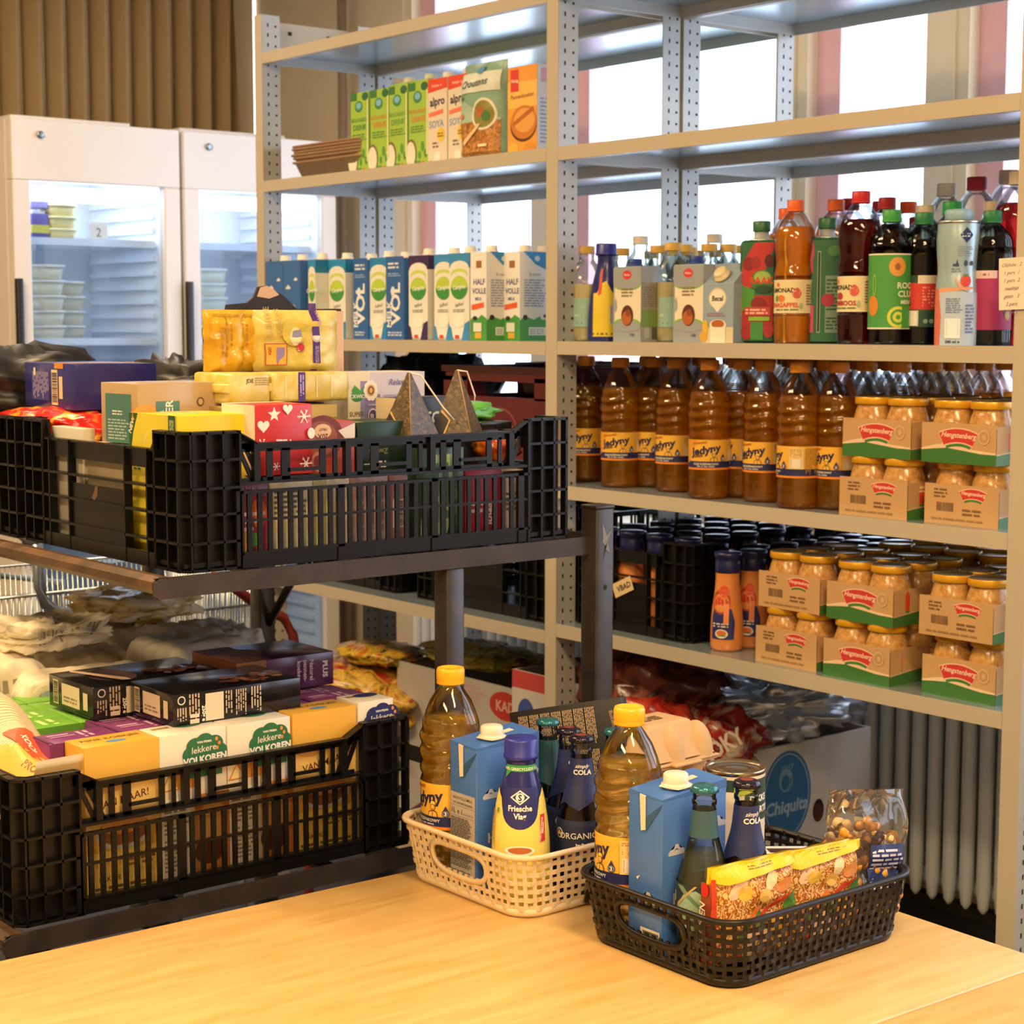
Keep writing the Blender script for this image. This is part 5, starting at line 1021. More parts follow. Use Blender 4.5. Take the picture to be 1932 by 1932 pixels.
def ptop(w, d): return [('lines', w*.15, d*.55, w*.8, d*.75, 2, 'd0a8c4'), ('r', w*.2, d*.15, w*.3, d*.45, 'c79abc'), ('r', w*.4, d*.15, w*.46, d*.5, 'c79abc'), ('p', [(0, 0), (w*.9, 0), (w, .006), (0, .004)], '5a2452')]
for r_, (x1, hh) in enumerate(((1.968, .19), (1.908, .186), (1.848, .184), (1.788, .183), (1.728, .18), (1.668, .18))):
    for c_ in range(5 if r_ < 5 else 4):
        y0 = (-1.50 if r_ else -1.5)+c_*.1005+.004*(r_ % 2)
        if r_ == 1 and c_ == 0: continue
        purple = r_ < 2 or (r_ in (2, 3) and c_ > 1)
        if r_ > 3: purple = False
        gbox(('purple-topped biscuit box standing in the rows behind the front row' if purple else 'bright green-topped biscuit box standing in the rows of the lower crate'), x1-.058, x1, y0, y0+.099, bz, hh, '7c3470' if purple else '6fae3a', (), [('r', 0, 0, .099, hh, '6a2c60' if purple else '5a9a30')], ptop(.058, .099) if purple else [('lines', .01, .05, .05, .08, 2, 'b8dc8a'), ('r', .012, .02, .018, .045, 'b8dc8a')], grp='purple biscuit boxes' if purple else 'green biscuit boxes')
tz = bz+.19+.0015
def blackbox(label, x0, x1, y0, y1, z, rz=0):
    w, d, h = x1-x0, y1-y0, .045
    front = [('r', w*.1, .006, w*.22, .04, 'd9c9a8'), ('bars', w*.11, .008, w*.21, .038, '2a2420', 1), ('r', w*.3, .008, w*.7, .038, 'dccbae'), ('lines', w*.34, .012, w*.66, .022, 2, '8a7a64'), ('r', w*.78, .01, w*.88, .034, 'dccbae')]
    side = [('e', d*.06, .036, .006, .006, 'e0d6c4'), ('e', d*.06, .036, .0045, .0045, '14110f'), ('vlines', d*.02, .004, d*.1, .026, 4, 'b9a890'), ('vlines', d*.11, .004, d*.2, .043, 4, 'b9a890'), ('t', '250g e', d*.215, .015, .008, -90, .03, 0, 'efe6d6'), ('r', d*.24, .004, d*.38, .041, 'd8c8aa'), ('vlines', d*.39, .004, d*.45, .041, 3, 'b9a890'), ('vlines', d*.47, .004, d*.56, .041, 5, 'b9a890'), ('vlines', d*.59, .006, d*.68, .042, 4, 'b9a890'), ('r', d*.12, .003, d*.19, .009, 'd8cab0'), ('r', d*.12, .011, d*.19, .016, 'd8cab0')]
    rnd = random.Random(int(x0*1000)); top = [('e', w*.5, d*.3, w*.34, d*.16, '3a2018')] if rz else []
    for _ in range(34): u, v = w*(.55+.3*rnd.random()), d*(.5+.42*rnd.random()); top.append(('e', u, v, .004+.004*rnd.random(), .004+.006*rnd.random(), rnd.choice(['5a2f1c', '7d4a30', '442014', '8e5a3c'])))
    if rz: top += [('p', [(w*.12, d*.12), (w*.2, d*.09), (w*.92, d*.24), (w*.95, d*.3), (w*.85, d*.3)], 'c9a888')]
    return gbox(label, x0, x1, y0, y1, z, h, '151316', front, side, top, rough=.16, rz=rz)
blackbox('glossy black pastry box lying on the purple boxes, nearer the table', 1.868, 1.99, -1.335, -1.137, tz)
blackbox('glossy black pastry box lying further left on the purple and green boxes', 1.728, 1.862, -1.39, -1.185, bz+.186+.002, .02)
gbox('purple pancake box with PLUS Naturel pannenkoeken lettering lying on the biscuit boxes', 1.735, 1.862, -1.165, -.998, tz-.002, .05, '4a1c4c', [('r', 0, 0, .127, .05, '6a3a20')],
     [('r', .0, 0, .05, .05, '8a5a2c'), ('e', .03, .025, .02, .018, 'c08a48'), ('t', 'PLUS', .148, .025, .0115, -90, .04, 0, 'd8c8dc'), ('t', 'Naturel', .125, .026, .01, -90, .02, 0, 'c8b4cc'), ('t', 'pannen-', .114, .026, .01, -90, .02, 0, 'c8b4cc'), ('t', 'koeken', .103, .027, .01, -90, .02, 0, 'c8b4cc')],
     [('r', .0, .0, .127, .06, '4a2a1c'), ('r', .05, .0, .127, .05, '8a5630'), ('e', .06, .05, .03, .03, '6a4a38')], rough=.2)
# flour bags and the striped paper bag
papm = mat('e8dbbd', .6, 0, .08, 30, .3); papg = mat('cdc6ba', .55, 0, .1, 30, .3)
def bagblock(name, label, x, y, z, w, d, h, m, rz, seed, art_s=(), art_f=(), amp=.006, grp=None, tilt=0):
    "soft paper block bag: rounded brick with creases; printed on -y and +x sides"
    b = B(); n = 26
    def P(face, u, v, q=0):
        u2, v2 = 2*u-1, 2*v-1; e = .12
        if face == 'f': p = Vector((u2, -1, v2))
        elif face == 'b': p = Vector((-u2, 1, v2))
        elif face == 'r': p = Vector((1, u2, v2))
        elif face == 'l': p = Vector((-1, -u2, v2))
        elif face == 't': p = Vector((u2, v2, 1))
        else: p = Vector((u2, -v2, -1))
        k = 7.0; s = (abs(p.x)**k+abs(p.y)**k+abs(p.z)**k)**(-1/k); p2 = p*s
        nn = noise.noise(Vector((p2.x*1.7+seed, p2.y*1.7, p2.z*1.7)))*amp-abs(noise.noise(Vector((p2.x*2.6, p2.y*2.6+seed, p2.z*2.2))))*amp*1.9-abs(noise.noise(Vector((p2.x*6, p2.y*5+seed*2, p2.z*5))))*amp*.9
        o = Vector((p2.x*w/2, p2.y*d/2, p2.z*h/2+h/2)); return o+p2.normalized()*(nn-amp*.4+q)
    for f in 'fbrlt': b.surf(lambda u, v, f=f: P(f, u, v), m, n, n)
    b.surf(lambda u, v: P('o', u, v), m, 4, 4)
    b.art(art_s, lambda u, v, q: P('r', u/d, v/h, q+.0012), curved=.01); b.art(art_f, lambda u, v, q: P('f', u/w, v/h, q+.0012), curved=.01)
    o = b.obj(name, loc=(x, y, z)); o.rotation_euler = (tilt, 0, rz); tag(o, label, 'bag', grp); return o
pr_f = lambda w, h: [('r', w*.12, h*.2, w*.4, h*.7, 'd9c8a6'), ('bars', w*.12, h*.2, w*.38, h*.68, '3a322c', 1), ('r', w*.5, h*.12, w*.6, h*.3, '2a2622'), ('vlines', w*.62, h*.12, w*.9, h*.8, 5, '8a7a66'), ('e', w*.5, h*.85, w*.2, h*.08, 'b8b4b0')]
bagblock('flour_bag', 'cream flour bag with barcode standing at the left edge behind the green boxes', 1.5, -1.40, bz, .13, .2, .225, papm, -.2, 2, [('r', .05, .08, .12, .2, '4a4468'), ('vlines', .12, .03, .18, .2, 4, '9a8c7a'), ('t', 'Zelf', .15, .13, .03, -80, .02, 0, '2c3450')], pr_f(.13, .225))
bagblock('flour_bag', 'cream flour bag with large barcode directly behind the green-topped boxes', 1.6, -1.27, bz, .1, .24, .21, papm, -.08, 4, [('r', .02, .06, .065, .16, 'd9c8a6'), ('bars', .02, .08, .06, .16, '3a322c', 1), ('r', .07, .07, .085, .09, '2a2622'), ('vlines', .1, .06, .13, .18, 3, '8a7a66'), ('t', 'Zelf', .16, .15, .03, -90, .02, 0, '2c3450'), ('t', 'bakmeel', .145, .15, .026, -90, .02, 0, '2c3450'), ('e', .05, .188, .03, .01, 'a8b0b8')])
bagblock('flour_bag', 'grey-white paper bag with small blue print behind the black pastry boxes', 1.56, -1.075, bz+.0, .16, .17, .235, papg, .15, 7, [('vlines', .05, .1, .09, .2, 4, '6a6a70'), ('t', 'XL', .03, .15, .04, -90, .02, 0, '4a4a50'), ('r', .11, .15, .14, .19, '6f8fae'), ('r', .15, .16, .165, .18, '2a2622')])
bagblock('flour_bag', 'grey-white paper bag behind the black pastry boxes, nearer the rear post', 1.42, -.96+.0, bz, .2, .14, .225, papg, .2, 9, [('r', .03, .12, .06, .2, '6f8fae'), ('r', .08, .15, .1, .18, '2a2622')], amp=.012)
bagblock('flour_bag', 'cream printed paper bag lying on top at the left photo edge', 1.43, -1.27, bz+.215, .17, .2, .055, papm, .25, 11, [('vlines', .03, .01, .16, .045, 14, '8a8070')], amp=.014)
for i, (x, y) in enumerate(((1.37, -1.43), (1.2, -1.4), (1.2, -1.2), (1.38, -1.18), (1.2, -1.02))):
    bagblock('flour_bag', 'cream paper flour bag standing deep in the far left lower crate', x, y, bz, .14, .16, .2, papm, 0, 20+i, grp='flour bags deep in the crate')
blob('foil_wrapped_pack', 'small gold and silver foil pack glinting behind the flour bags', 'pack', (1.2, -.98, bz+.2), .2, .22, .06, crk('gold_foil', 'b08a3a', 'e8d8a8', 'e6e2dc'), 31, .3, 40, 3)
b = B(); strp = pattern('striped_paper', 'wave', [(.3, 'e6d8b6'), (.6, 'dcc89c'), (.85, 'bf9a5a')], 60, (1, .35, .35), .7, .1, .2)
def fold(u, v): return Vector(((v-.5)*.30, (u-.5)*.12+.01*math.sin(v*6), .062*math.sin(math.pi*u)**.7*(1-.5*v*v)+.01*noise.noise(Vector((u*4, v*5, 1)))+.055*(1-v)))
b.surf(fold, strp, 24, 24); b.surf(lambda u, v: fold(1-u, v)-Vector((0, 0, .018+.02*math.sin(math.pi*u))), strp, 24, 24)
b.surf(lambda u, v: Vector((.15+.012*v, (u-.5)*.11*(1-.3*v), -.02+.085*v)), strp, 8, 8)
b.art([('p', [(.2, .02), (.235, .05), (.3, .1), (.32, .04), (.27, .0)], 'e6b24a'), ('p', [(.19, .045), (.2, .085), (.27, .085), (.27, .055)], 'dc5a34'), ('t', 'KOOP', .235, .064, .013, 8, .03, 0, 'f4e6d6'), ('t', 'PROF', .29, .038, .013, 8, .03, 0, '8a5a2a')], lambda u, v, q: fold(v/.12, u/.32)+Vector((0, 0, q+.002)), curved=.008)
o = b.obj('striped_paper_bag', loc=(1.862, -1.515, .885)); o.rotation_euler = (0, R(2), R(3)); tag(o, 'beige finely striped paper bag lying in the near left corner of the lower crate', 'bag')
# ------------------------------------------------------------ upper crate contents
uz = CZ+.014
def row(items, x1=2.024, w=.06):
    for (lab, y0, y1, h, c, side, fr) in items: gbox(lab, x1-w, x1, y0+.0006, y1-.0006, uz, h, c, fr, side)
V = lambda d, h, c, n=5: ('vlines', d*.1, .008, d*.9, h-.012, n, c)
row([('dark purple tea box with orange fruit picture low in the crate behind the slats', -1.292, -1.205, .098, '6e1e3c', [('r', 0, 0, .087, .078, '8a2038'), ('e', .02, .05, .014, .018, 'd0762a'), ('e', .045, .02, .012, .016, 'd88a34'), ('e', .07, .055, .012, .02, 'c8602a'), ('e', .06, .02, .01, .01, '4f9a48'), ('t', 'THEE MET', .045, .084, .012, 0, .02, 0, '9a6a86'), ('lines', .03, .03, .08, .06, 3, 'e0c0c8')], ()),
     ('white tea box with small print low behind the slats, right of the purple one', -1.204, -1.135, .098, 'd9d0b0', [('lines', .006, .05, .06, .085, 5, '6a6450'), ('p', [(.01, .03), (.018, .045), (.02, .03)], 'e0b030')], ()),
     ('plain cream box low behind the slats', -1.134, -1.075, .099, 'e3d6b4', [('r', .0, .0, .02, .099, 'c8c48a')], ()),
     ('dusty pink box low behind the slats', -1.074, -1.01, .1, 'b89a92', [V(.064, .1, '8a6e68', 6)], ()),
     ('pink and brown box with barcode low behind the slats', -1.009, -.975, .096, 'a07068', [('r', .006, .02, .026, .06, 'e2d6c8'), ('bars', .008, .022, .024, .058, '3a2c28', 1)], ()),
     ('dark green box with pale leaf print standing behind the slats', -.962, -.875, .13, '2f5238', [('p', [(.006, 0), (.02, 0), (.016, .05), (.012, .06)], '8ab07a'), ('p', [(.03, 0), (.045, 0), (.045, .12), (.032, .12)], '9cba84'), ('p', [(.052, 0), (.062, .03), (.066, .12), (.054, .12)], 'a4be8a'), V(.087, .12, '4a7048', 4)], ()),
     ('red and white box behind the slats, right of the leaf-print box', -.874, -.805, .098, 'b01e2c', [('lines', .01, .03, .06, .05, 2, 'f0dce0'), ('t', 'Rooi', .04, .03, .018, -80, .02, .3, 'f0dce0')], ()),
     ('white and black box standing low at the right end of the crate', -.804, -.745, .09, 'e6dcc8', [('lines', .006, .03, .05, .06, 4, '7a7468'), ('r', .0, .08, .059, .09, '3a3634')], ()),
     ('navy and white box at the far right corner of the crate', -.744, -.705, .1, '1f3050', [('r', .02, 0, .036, .1, 'dccfae')], ())])
# second layer standing on them / behind
gbox('bright yellow tea box with green band at the near corner of the upper crate', 1.855, 1.985, -1.322, -1.212, uz, .186, 'e3c922', [('r', 0, 0, .13, .186, 'e6d23c'), ('p', [(0, .186), (.026, .186), (.012, .16), (.004, .13), (0, .1)], '2c5a2c'), ('t', 'NEW', .011, .168, .011, 62, .03, 0, 'eef0d8'), ('e', .07, .145, .03, .022, 'e9d860'), ('e', .07, .145, .024, .017, 'e6d23c'), ('lines', .012, .118, .034, .126, 2, '6a9a3a'), ('lines', .012, .108, .034, .114, 1, '2c6a3c'), ('r', .112, 0, .13, .186, '2c5a2c'), ('vlines', .115, .1, .127, .18, 4, 'cdd88a')],
     [('vlines', .045, .1, .09, .16, 6, '8a8a1c'), ('r', 0, 0, .002, .186, 'c8b01c')], [('lines', .02, .02, .1, .09, 3, 'ece09a')])
sn = lambda u, v, s, c='f0e4d8': [('r', u-s, v-s*.09, u+s, v+s*.09, c), ('p', [(u-s*.58, v-s*.8), (u-s*.42, v-s*.87), (u+s*.58, v+s*.8), (u+s*.42, v+s*.87)], c), ('p', [(u+s*.58, v-s*.8), (u+s*.42, v-s*.87), (u-s*.58, v+s*.8), (u-s*.42, v+s*.87)], c), ('e', u, v, s*.28, s*.28, c)]+[('p', [(u+s*.6*math.cos(a)-s*.05, v+s*.6*math.sin(a)), (u+s*.85*math.cos(a+.35), v+s*.85*math.sin(a+.35)), (u+s*.92*math.cos(a+.25), v+s*.92*math.sin(a+.25)), (u+s*.6*math.cos(a)+s*.05, v+s*.6*math.sin(a)+s*.04)], c) for a in [k*math.pi/3 for k in range(6)]]
star = lambda u, v, s, c='f0e4d8': [('p', [(u+s*(1 if k % 2 == 0 else .42)*math.cos(math.pi/2+k*math.pi/5), v+s*(1 if k % 2 == 0 else .42)*math.sin(math.pi/2+k*math.pi/5)) for k in range(10)], c)]
heart = lambda u, v, s, c='f0e4d8': [('p', [(u+s*.062*(16*math.sin(a)**3), v+s*.062*(13*math.cos(a)-5*math.cos(2*a)-2*math.cos(3*a)-math.cos(4*a))) for a in [k*math.pi/9 for k in range(18)]], c)]
z2 = uz+.103
gbox('red Christmas tea box with white stars, hearts and snowflakes', 1.925, 2.012, -1.218, -1.128, z2, .095, 'bf2a2c', [('r', 0, 0, .087, .095, 'e9d9c4')],
     star(.03, .082, .0105)+heart(.013, .067, .0095)+sn(.077, .078, .0105)+sn(.002+.008, .043, .008)+heart(.05, .089, .008)+[('t', 'TEA', .045, .037, .0155, -2, .03, 0, 'f2e8dc'), ('e', .087, .055, .006, .0075, 'f0e4d8')]+sn(.078, .014, .01)+sn(.03, .012, .006), [('r', 0, 0, .02, .09, 'e9d9c4')]+heart(.06, .07, .008, 'e8c8c0'))
gbox('red-brown rooibos box with a round cup picture and 20X tag, half inside the crate', 1.92, 2.0, -1.123, -1.05, z2-.004, .073, 'a8402c', (), [('e', .02, .052, .034, .03, '6a2a20'), ('e', .016, .05, .028, .024, '8e4a38'), ('e', .02, .06, .014, .01, 'd9b48c'), ('t', '20X', .02, .056, .01, 180, .03, 0, '5a3020'), ('t', 'FRUIT', .02, .064, .005, 180, .03, 0, '5a3020'), ('e', .012, .018, .012, .014, 'c87a6a'), ('e', .012, .018, .008, .009, '8a2e24'), ('p', [(.045, .06), (.073, .07), (.073, .05), (.06, .045)], 'd8d0c8')], [('p', [(0, 0), (.08, 0), (.08, .04), (.02, .03)], 'd8866a')], rz=.0)
gbox('dark green black-tea box lying open-topped against the crate band', 1.915, 2.0, -1.045, -.955, z2-.006, .072, '12301e', (), [('r', .0, .02, .09, .04, '0e2416'), ('t', 'Zwarte', .035, .034, .011, 180, .02, 0, '7a7a50'), ('t', 'PLUS', .035, .016, .012, 180, .05, 0, 'efe6d6'), ('r', .01, .012, .055, .0135, 'e6dcc8')], [('r', .0, .0, .085, .012, '8a9a5a'), ('lines', .02, .03, .07, .06, 2, '4a6a48')])
gbox('flat black box with recycling marks and small print behind the red tea box', 1.82, 1.89, -1.142, -1.028, z2+.056, .034, '1c1e24', (), [('r', .006, .005, .024, .03, 'd8d2c4'), ('lines', .008, .008, .022, .028, 5, '6a6660'), ('r', .03, .008, .042, .028, 'cfc9bc'), ('e', .036, .018, .004, .005, '2a2a2e'), ('t', 'V', .052, .01, .018, 0, .03, 0, 'e4ded0'), ('lines', .062, .006, .11, .03, 5, 'cfc8ba')])
# filler boxes under the top layer
for i, (x0, x1, y0, y1, h, c) in enumerate(((1.74, 1.85, -1.33, -1.2, .14, 'b8a888'), (1.60, 1.73, -1.31, -1.16, .13, 'cdbf9a'), (1.60, 1.74, -1.15, -1.0, .13, 'c8b890'), (1.75, 1.915, -1.19, -1.03, .155, '5a4a3a'), (1.75, 1.91, -1.02, -.9, .15, '4a4440'), (1.6, 1.74, -.99, -.85, .12, '9a8a78'), (1.76, 1.91, -.88, -.72, .145, '2e2c2a'), (1.6, 1.74, -.84, -.7, .12, '6a5a48'))):
    gbox(('filler tea box buried under the top layer of the upper crate', )[0], x0, x1, y0, y1, uz, h, c, grp='buried boxes in the upper crate')
gbox('small cream and grey carton at the near inner edge of the upper crate', 1.63, 1.73, -1.332, -1.312, uz+.0, .158, 'c9c3b0', [('lines', .02, .13, .07, .14, 1, '8a8478')], rz=.0)
# winter tea box lying
wt = uz+.142
gbox('long winter tea box with teal panels, orange peel and cinnamon picture', 1.765, 1.862, -1.318, -1.184, wt, .083, 'b59b74', [('r', .012, .0, .08, .068, '4a7a74'), ('lines', .018, .004, .074, .034, 7, 'a8c0b4'), ('lines', .03, .038, .062, .046, 2, 'd8e0d4'), ('e', .088, .03, .01, .02, 'e0823a')],
     [('e', .012, .038, .022, .016, 'd9963c'), ('e', .014, .034, .016, .01, 'b59b74'), ('p', [(.012, .02), (.03, .014), (.035, .02), (.018, .03)], 'e07a30'), ('r', .028, .0, .066, .058, '4a7a74'), ('t', 'WINTER', .055, .028, .0165, 90, .02, 0, 'e0e4d8'), ('t', 'WESTHER', .04, .028, .008, 90, .02, 0, 'd0dcd0'), ('e', .031, .008, .007, .008, '3a78a8'), ('p', [(.075, .004), (.082, .0), (.104, .04), (.098, .044)], '9a4a30'), ('e', .1, .056, .006, .0065, '5a4a38'), ('e', .1, .056, .004, .0045, 'b8a078'), ('e', .12, .025, .01, .012, 'd9d4cc'), ('e', .11, .015, .008, .008, 'cfc9c0')], [('p', [(.03, .03), (.06, .03), (.06, .05)], 'dd7a34')], rz=R(4), rough=.25)
# dark blue biscuit box on the left crate
gbox('large dark blue biscuit box with a barcode label lying across the upper crates', 1.375, 1.58, -1.262, -1.13, uz+.176, .07, '2b2c78', [('r', .03, .012, .1, .056, '3a3a84'), ('vlines', .034, .014, .1, .056, 12, '9a98b8'), ('r', .112, .006, .136, .06, 'dccba4'), ('bars', .114, .01, .134, .056, '2a2a3a', 1), ('r', .142, .016, .156, .05, 'd6c6a2'), ('r', .125, .062, .16, .07, 'd08a34'), ('r', .04, .05, .048, .062, 'd8ccb4')], (), [('r', .12, 0, .155, .132, 'c88a3c')], rz=R(-3), rough=.22)
blob('snack_bag', 'shiny red and yellow packet along the rim of the left upper crate', 'bag', (1.5, -1.262, uz+.118), .3, .12, .06, crk('red_yellow_wrap', 'c01c18', 'd82a20', 'e0a828'), 41, .2, 48, 2.4)
blob('gold_wrapped_pack', 'gold-wrapped pack under the dark blue box at the left edge', 'pack', (1.46, -1.17, uz+.12), .34, .16, .055, crk('gold_wrap2', 'a07a20', 'dcb43c', 'e8cc6a'), 43, .2, 40, 2.2)
bb = mat('1c1a1a', .4, 0, .1, 20, .3)
blob('bin_bag', 'black plastic bag bulging at the left edge beside the dark blue box', 'bag', (1.2, -1.2, uz+.13), .3, .3, .14, bb, 44, .3, 36, 2.4)
blob('cardboard_flap_pack', 'black torn packaging behind the dark blue box', 'pack', (1.36, -.98, uz+.14), .4, .1, .105, bb, 47, .45, 36, 4)
for i, (x, y, w_, d_) in enumerate(((1.2, -1.05, .25, .3), (1.42, -.9, .2, .3), (1.3, -1.22, .3, .18))): gbox('buried carton at the bottom of the left upper crate', x-w_/2, x+w_/2, y-d_/2, y+d_/2, uz, .125, '8a7a60', grp='buried cartons in the left upper crate')
# gold coffee packs
gold = pattern('gold_foil_pack', 'noise', [(.3, 'b8860e'), (.5, 'd9a92a'), (.7, 'e8c250')], 22, rough=.24, bump=.5, dist=1); gold2 = pattern('pale_gold_foil', 'noise', [(.3, 'c2a83c'), (.5, 'd6c268'), (.7, 'e6dca0')], 20, rough=.25, bump=.4, dist=1)
purp = '4a2a7a'
def coffee(label, x, y, z, w, d, h, m, rot, side=(), front=(), top=()):
    t = thing('coffee_pack', label, 'pack', (x, y, z), 0, rot=rot); b = B(); b.bbox(-w/2, w/2, -d/2, d/2, 0, h, m, .005); b.bbox(-w/2+.006, w/2-.006, -d/2-.004, d/2+.004, h*.35, h*.65, m, .002)
    boxart(b, w, d, h, front, side, top, lift=.0006); b.obj('pack', t); return t
q1 = uz+.158
coffee('gold coffee brick lying flat with a purple band', 1.87, -1.058, q1+.038, .07, .128, .042, gold2, (0, 0, 0), [('r', .04, 0, .052, .042, purp), ('vlines', .042, .004, .05, .038, 2, 'b8a8d0'), ('r', .018, .006, .02, .036, 'e9dca0'), ('r', .07, .006, .072, .036, 'e9dca0'), ('r', .095, .006, .097, .036, 'e9dca0')])
coffee('gold coffee brick end-on beside the flat purple-banded one', 1.85, -1.158, q1+.036, .1, .066, .044, gold2, (0, 0, R(3)), [('t', 'JDE', .03, .03, .008, 0, .02, 0, '4a3a10'), ('lines', .038, .026, .07, .038, 4, 'a89040')])
gbox('gold and black flat pack under the gold coffee bricks', 1.8, 1.925, -1.2, -1.03, uz+.1555, .036, 'a08a48', (), [('r', 0, .018, .17, .036, 'b9a25a')], rz=.02)
sl = B(); tt = thing('coffee_pack', 'pale gold coffee pod bag standing upright with purple band and portrait print', 'pack', (1.84, -1.045, q1+.0805), R(78)); mp = pouch(sl, .132, .088, .04, gold2, 16, 5, .002, .01)
sl.art([('r', .085, .0, .0965, .098, purp), ('e', .091, .05, .008, .0085, 'dcd8d0'), ('e', .091, .05, .0068, .0072, '8a8a90'), ('e', .091, .05, .006, .0062, 'dcd8d0'), ('t', 'KOFFIE', .0935, .078, .007, -90, .02, 0, 'b8a8d0'), ('vlines', .088, .006, .094, .036, 3, 'a898c8'), ('e', .056, .056, .019, .02, 'c8b448'), ('e', .058, .05, .009, .013, 'e6dca8'), ('p', [(.05, .04), (.07, .04), (.066, .06), (.054, .058)], '8a88a0'), ('e', .066, .034, .006, .006, 'b83040'), ('t', '18', .066, .031, .006, 90, .04, 0, 'f0dcd8'),
       ('r', .012, .008, .044, .04, 'a8482c'), ('r', .0135, .0095, .0425, .0385, 'd8a83a'), ('t', 'LUNGO', .02, .024, .006, 90, .03, 0, 'a8382c'), ('r', .028, .012, .04, .034, '8a7ab0'), ('t', 'DOUWE', .022, .07, .012, 90, .01, 0, 'b8a860'), ('t', 'EGBERTS', .036, .07, .01, 90, .01, 0, 'b8a860')], mp, curved=.008, lift=.0007)
sl.obj('pouch', tt)
for i, (y, lab, w_) in enumerate(((-1.148, 'gold pod bag standing upright, leftmost of the gold bags', .042), (-1.112, 'gold pod bag standing upright next to the portrait bag', .062))):
    b = B(); tt = thing('coffee_pack', lab, 'pack', (1.81, y, q1+.0805), R(80)); mp = pouch(b, w_+.02, .088, .035, gold, 12, 7+i, .003, .02); b.art([('vlines', .02, .02, .04, .08, 3, 'a87c10'), ('r', .012, .078, w_+.01, .082, 'b08418')], mp, curved=.01, lift=.0006); b.obj('pouch', tt)
coffee('gold coffee brick tilted on its side left of the upright gold bags', 1.71, -1.16, uz+.162, .125, .075, .05, gold, (R(10), R(-14), R(52)), [('r', .01, .006, .03, .045, 'e2b84a')], [('r', .01, .01, .045, .042, 'c8603a'), ('r', .0115, .0115, .0435, .0405, 'e0b040'), ('t', 'PURE', .075, .03, .014, 0, .02, 0, 'e9d48a'), ('t', 'PODS', .08, .014, .013, 0, .02, 0, 'e9d48a')])
gbox('plain brown box carrying the tilted gold coffee brick', 1.64, 1.76, -1.23, -1.12, uz+.131, .058, '8a6e44')
# torn open box behind the gold bags
b = B(); tt = thing('torn_box', 'torn-open box with a pinkish inner flap and black edge behind the upright gold bags', 'box', (1.71, -.985, q1-.028))
crd = mat('d9b494', .7, 0, .04)
b.box(-.052, .06, -.075, -.07, 0, .17, mat('211c1e', .5)); b.box(.056, .062, -.075, .07, 0, .196, crd); b.box(-.055, .056, .066, .07, 0, .2, mat('2a2022', .6)); b.box(-.055, -.05, -.07, .066, 0, .2, mat('2a2022', .6)); b.box(-.05, .056, -.07, .066, 0, .004, mat('2a2022', .6)); b.obj('box', tt)
b = B(); pts = [(-.07, .19), (-.066, .206), (-.03, .209), (-.018, .218), (-.01, .234), (.006, .236), (.02, .229), (.035, .222), (.05, .21), (.066, .196), (.068, .0), (.06, .0), (.06, .19)]
b.prism([(y, z) for y, z in pts], -.06, -.056, mat('2c2222', .6), 'x'); b.prism([(-.012, .219), (-.006, .233), (.006, .236), (.02, .229), (.028, .222), (.01, .216)], -.0558, -.0553, crd, 'x'); b.obj('torn_flap', tt)
# Pickwick box, black tea box
gbox('white and lilac herbal tea box with Pickwick leaf, flower and Relax lettering', 1.79, 1.872, -.975, -.835, uz+.152, .083, 'ddd2c4', (),
     [('r', 0, 0, .035, .083, 'e3d8b8'), ('r', .022, 0, .055, .07, '8f86b0'), ('r', .04, 0, .14, .083, 'cfc8d2'), ('r', .03, .0, .058, .05, '857cac'), ('e', .016, .048, .011, .0085, '3f8a3a'), ('p', [(.006, .056), (.012, .064), (.022, .056), (.028, .062), (.026, .05), (.01, .05)], '4c9a3c'), ('t', 'PICKWICK', .016, .045, .0075, 0, .03, 0, 'f0f0e4'), ('t', 'SUPER', .015, .018, .0095, 0, .01, 0, '6a6454')]+
     [('e', .04+.009*math.cos(k*math.pi/5), .056+.011*math.sin(k*math.pi/5), .0042, .005, 'efe8d4') for k in range(10)]+[('e', .04, .056, .0075, .009, 'd8a860'), ('e', .04, .056, .0055, .0065, '7a4430'), ('e', .04, .056, .003, .004, 'e6b04a'), ('t', 'Relax', .085, .064, .0125, 2, .01, .4, '6a649a'), ('lines', .062, .036, .105, .05, 5, 'a49cbc'), ('e', .043, .018, .0085, .011, 'efe8e4'), ('e', .043, .018, .0072, .0095, '5a5494'), ('t', 'B', .0415, .012, .013, 0, .03, 0, 'efe8e4'), ('t', 'VITAMINE', .043, .033, .004, 0, .02, 0, 'd8d0e0')], rough=.4)
gbox('black tea box with cream end panel behind the two pyramid bags', 1.90, 1.942, -.948, -.82, z2+.03, .066, '17181c', [('r', 0, 0, .042, .066, 'dcc8a4'), ('lines', .006, .022, .034, .034, 3, '6a5a44')], [('t', 'PTCO', .078, .026, .026, 0, .02, 0, 'e6e2da')], rz=R(8))
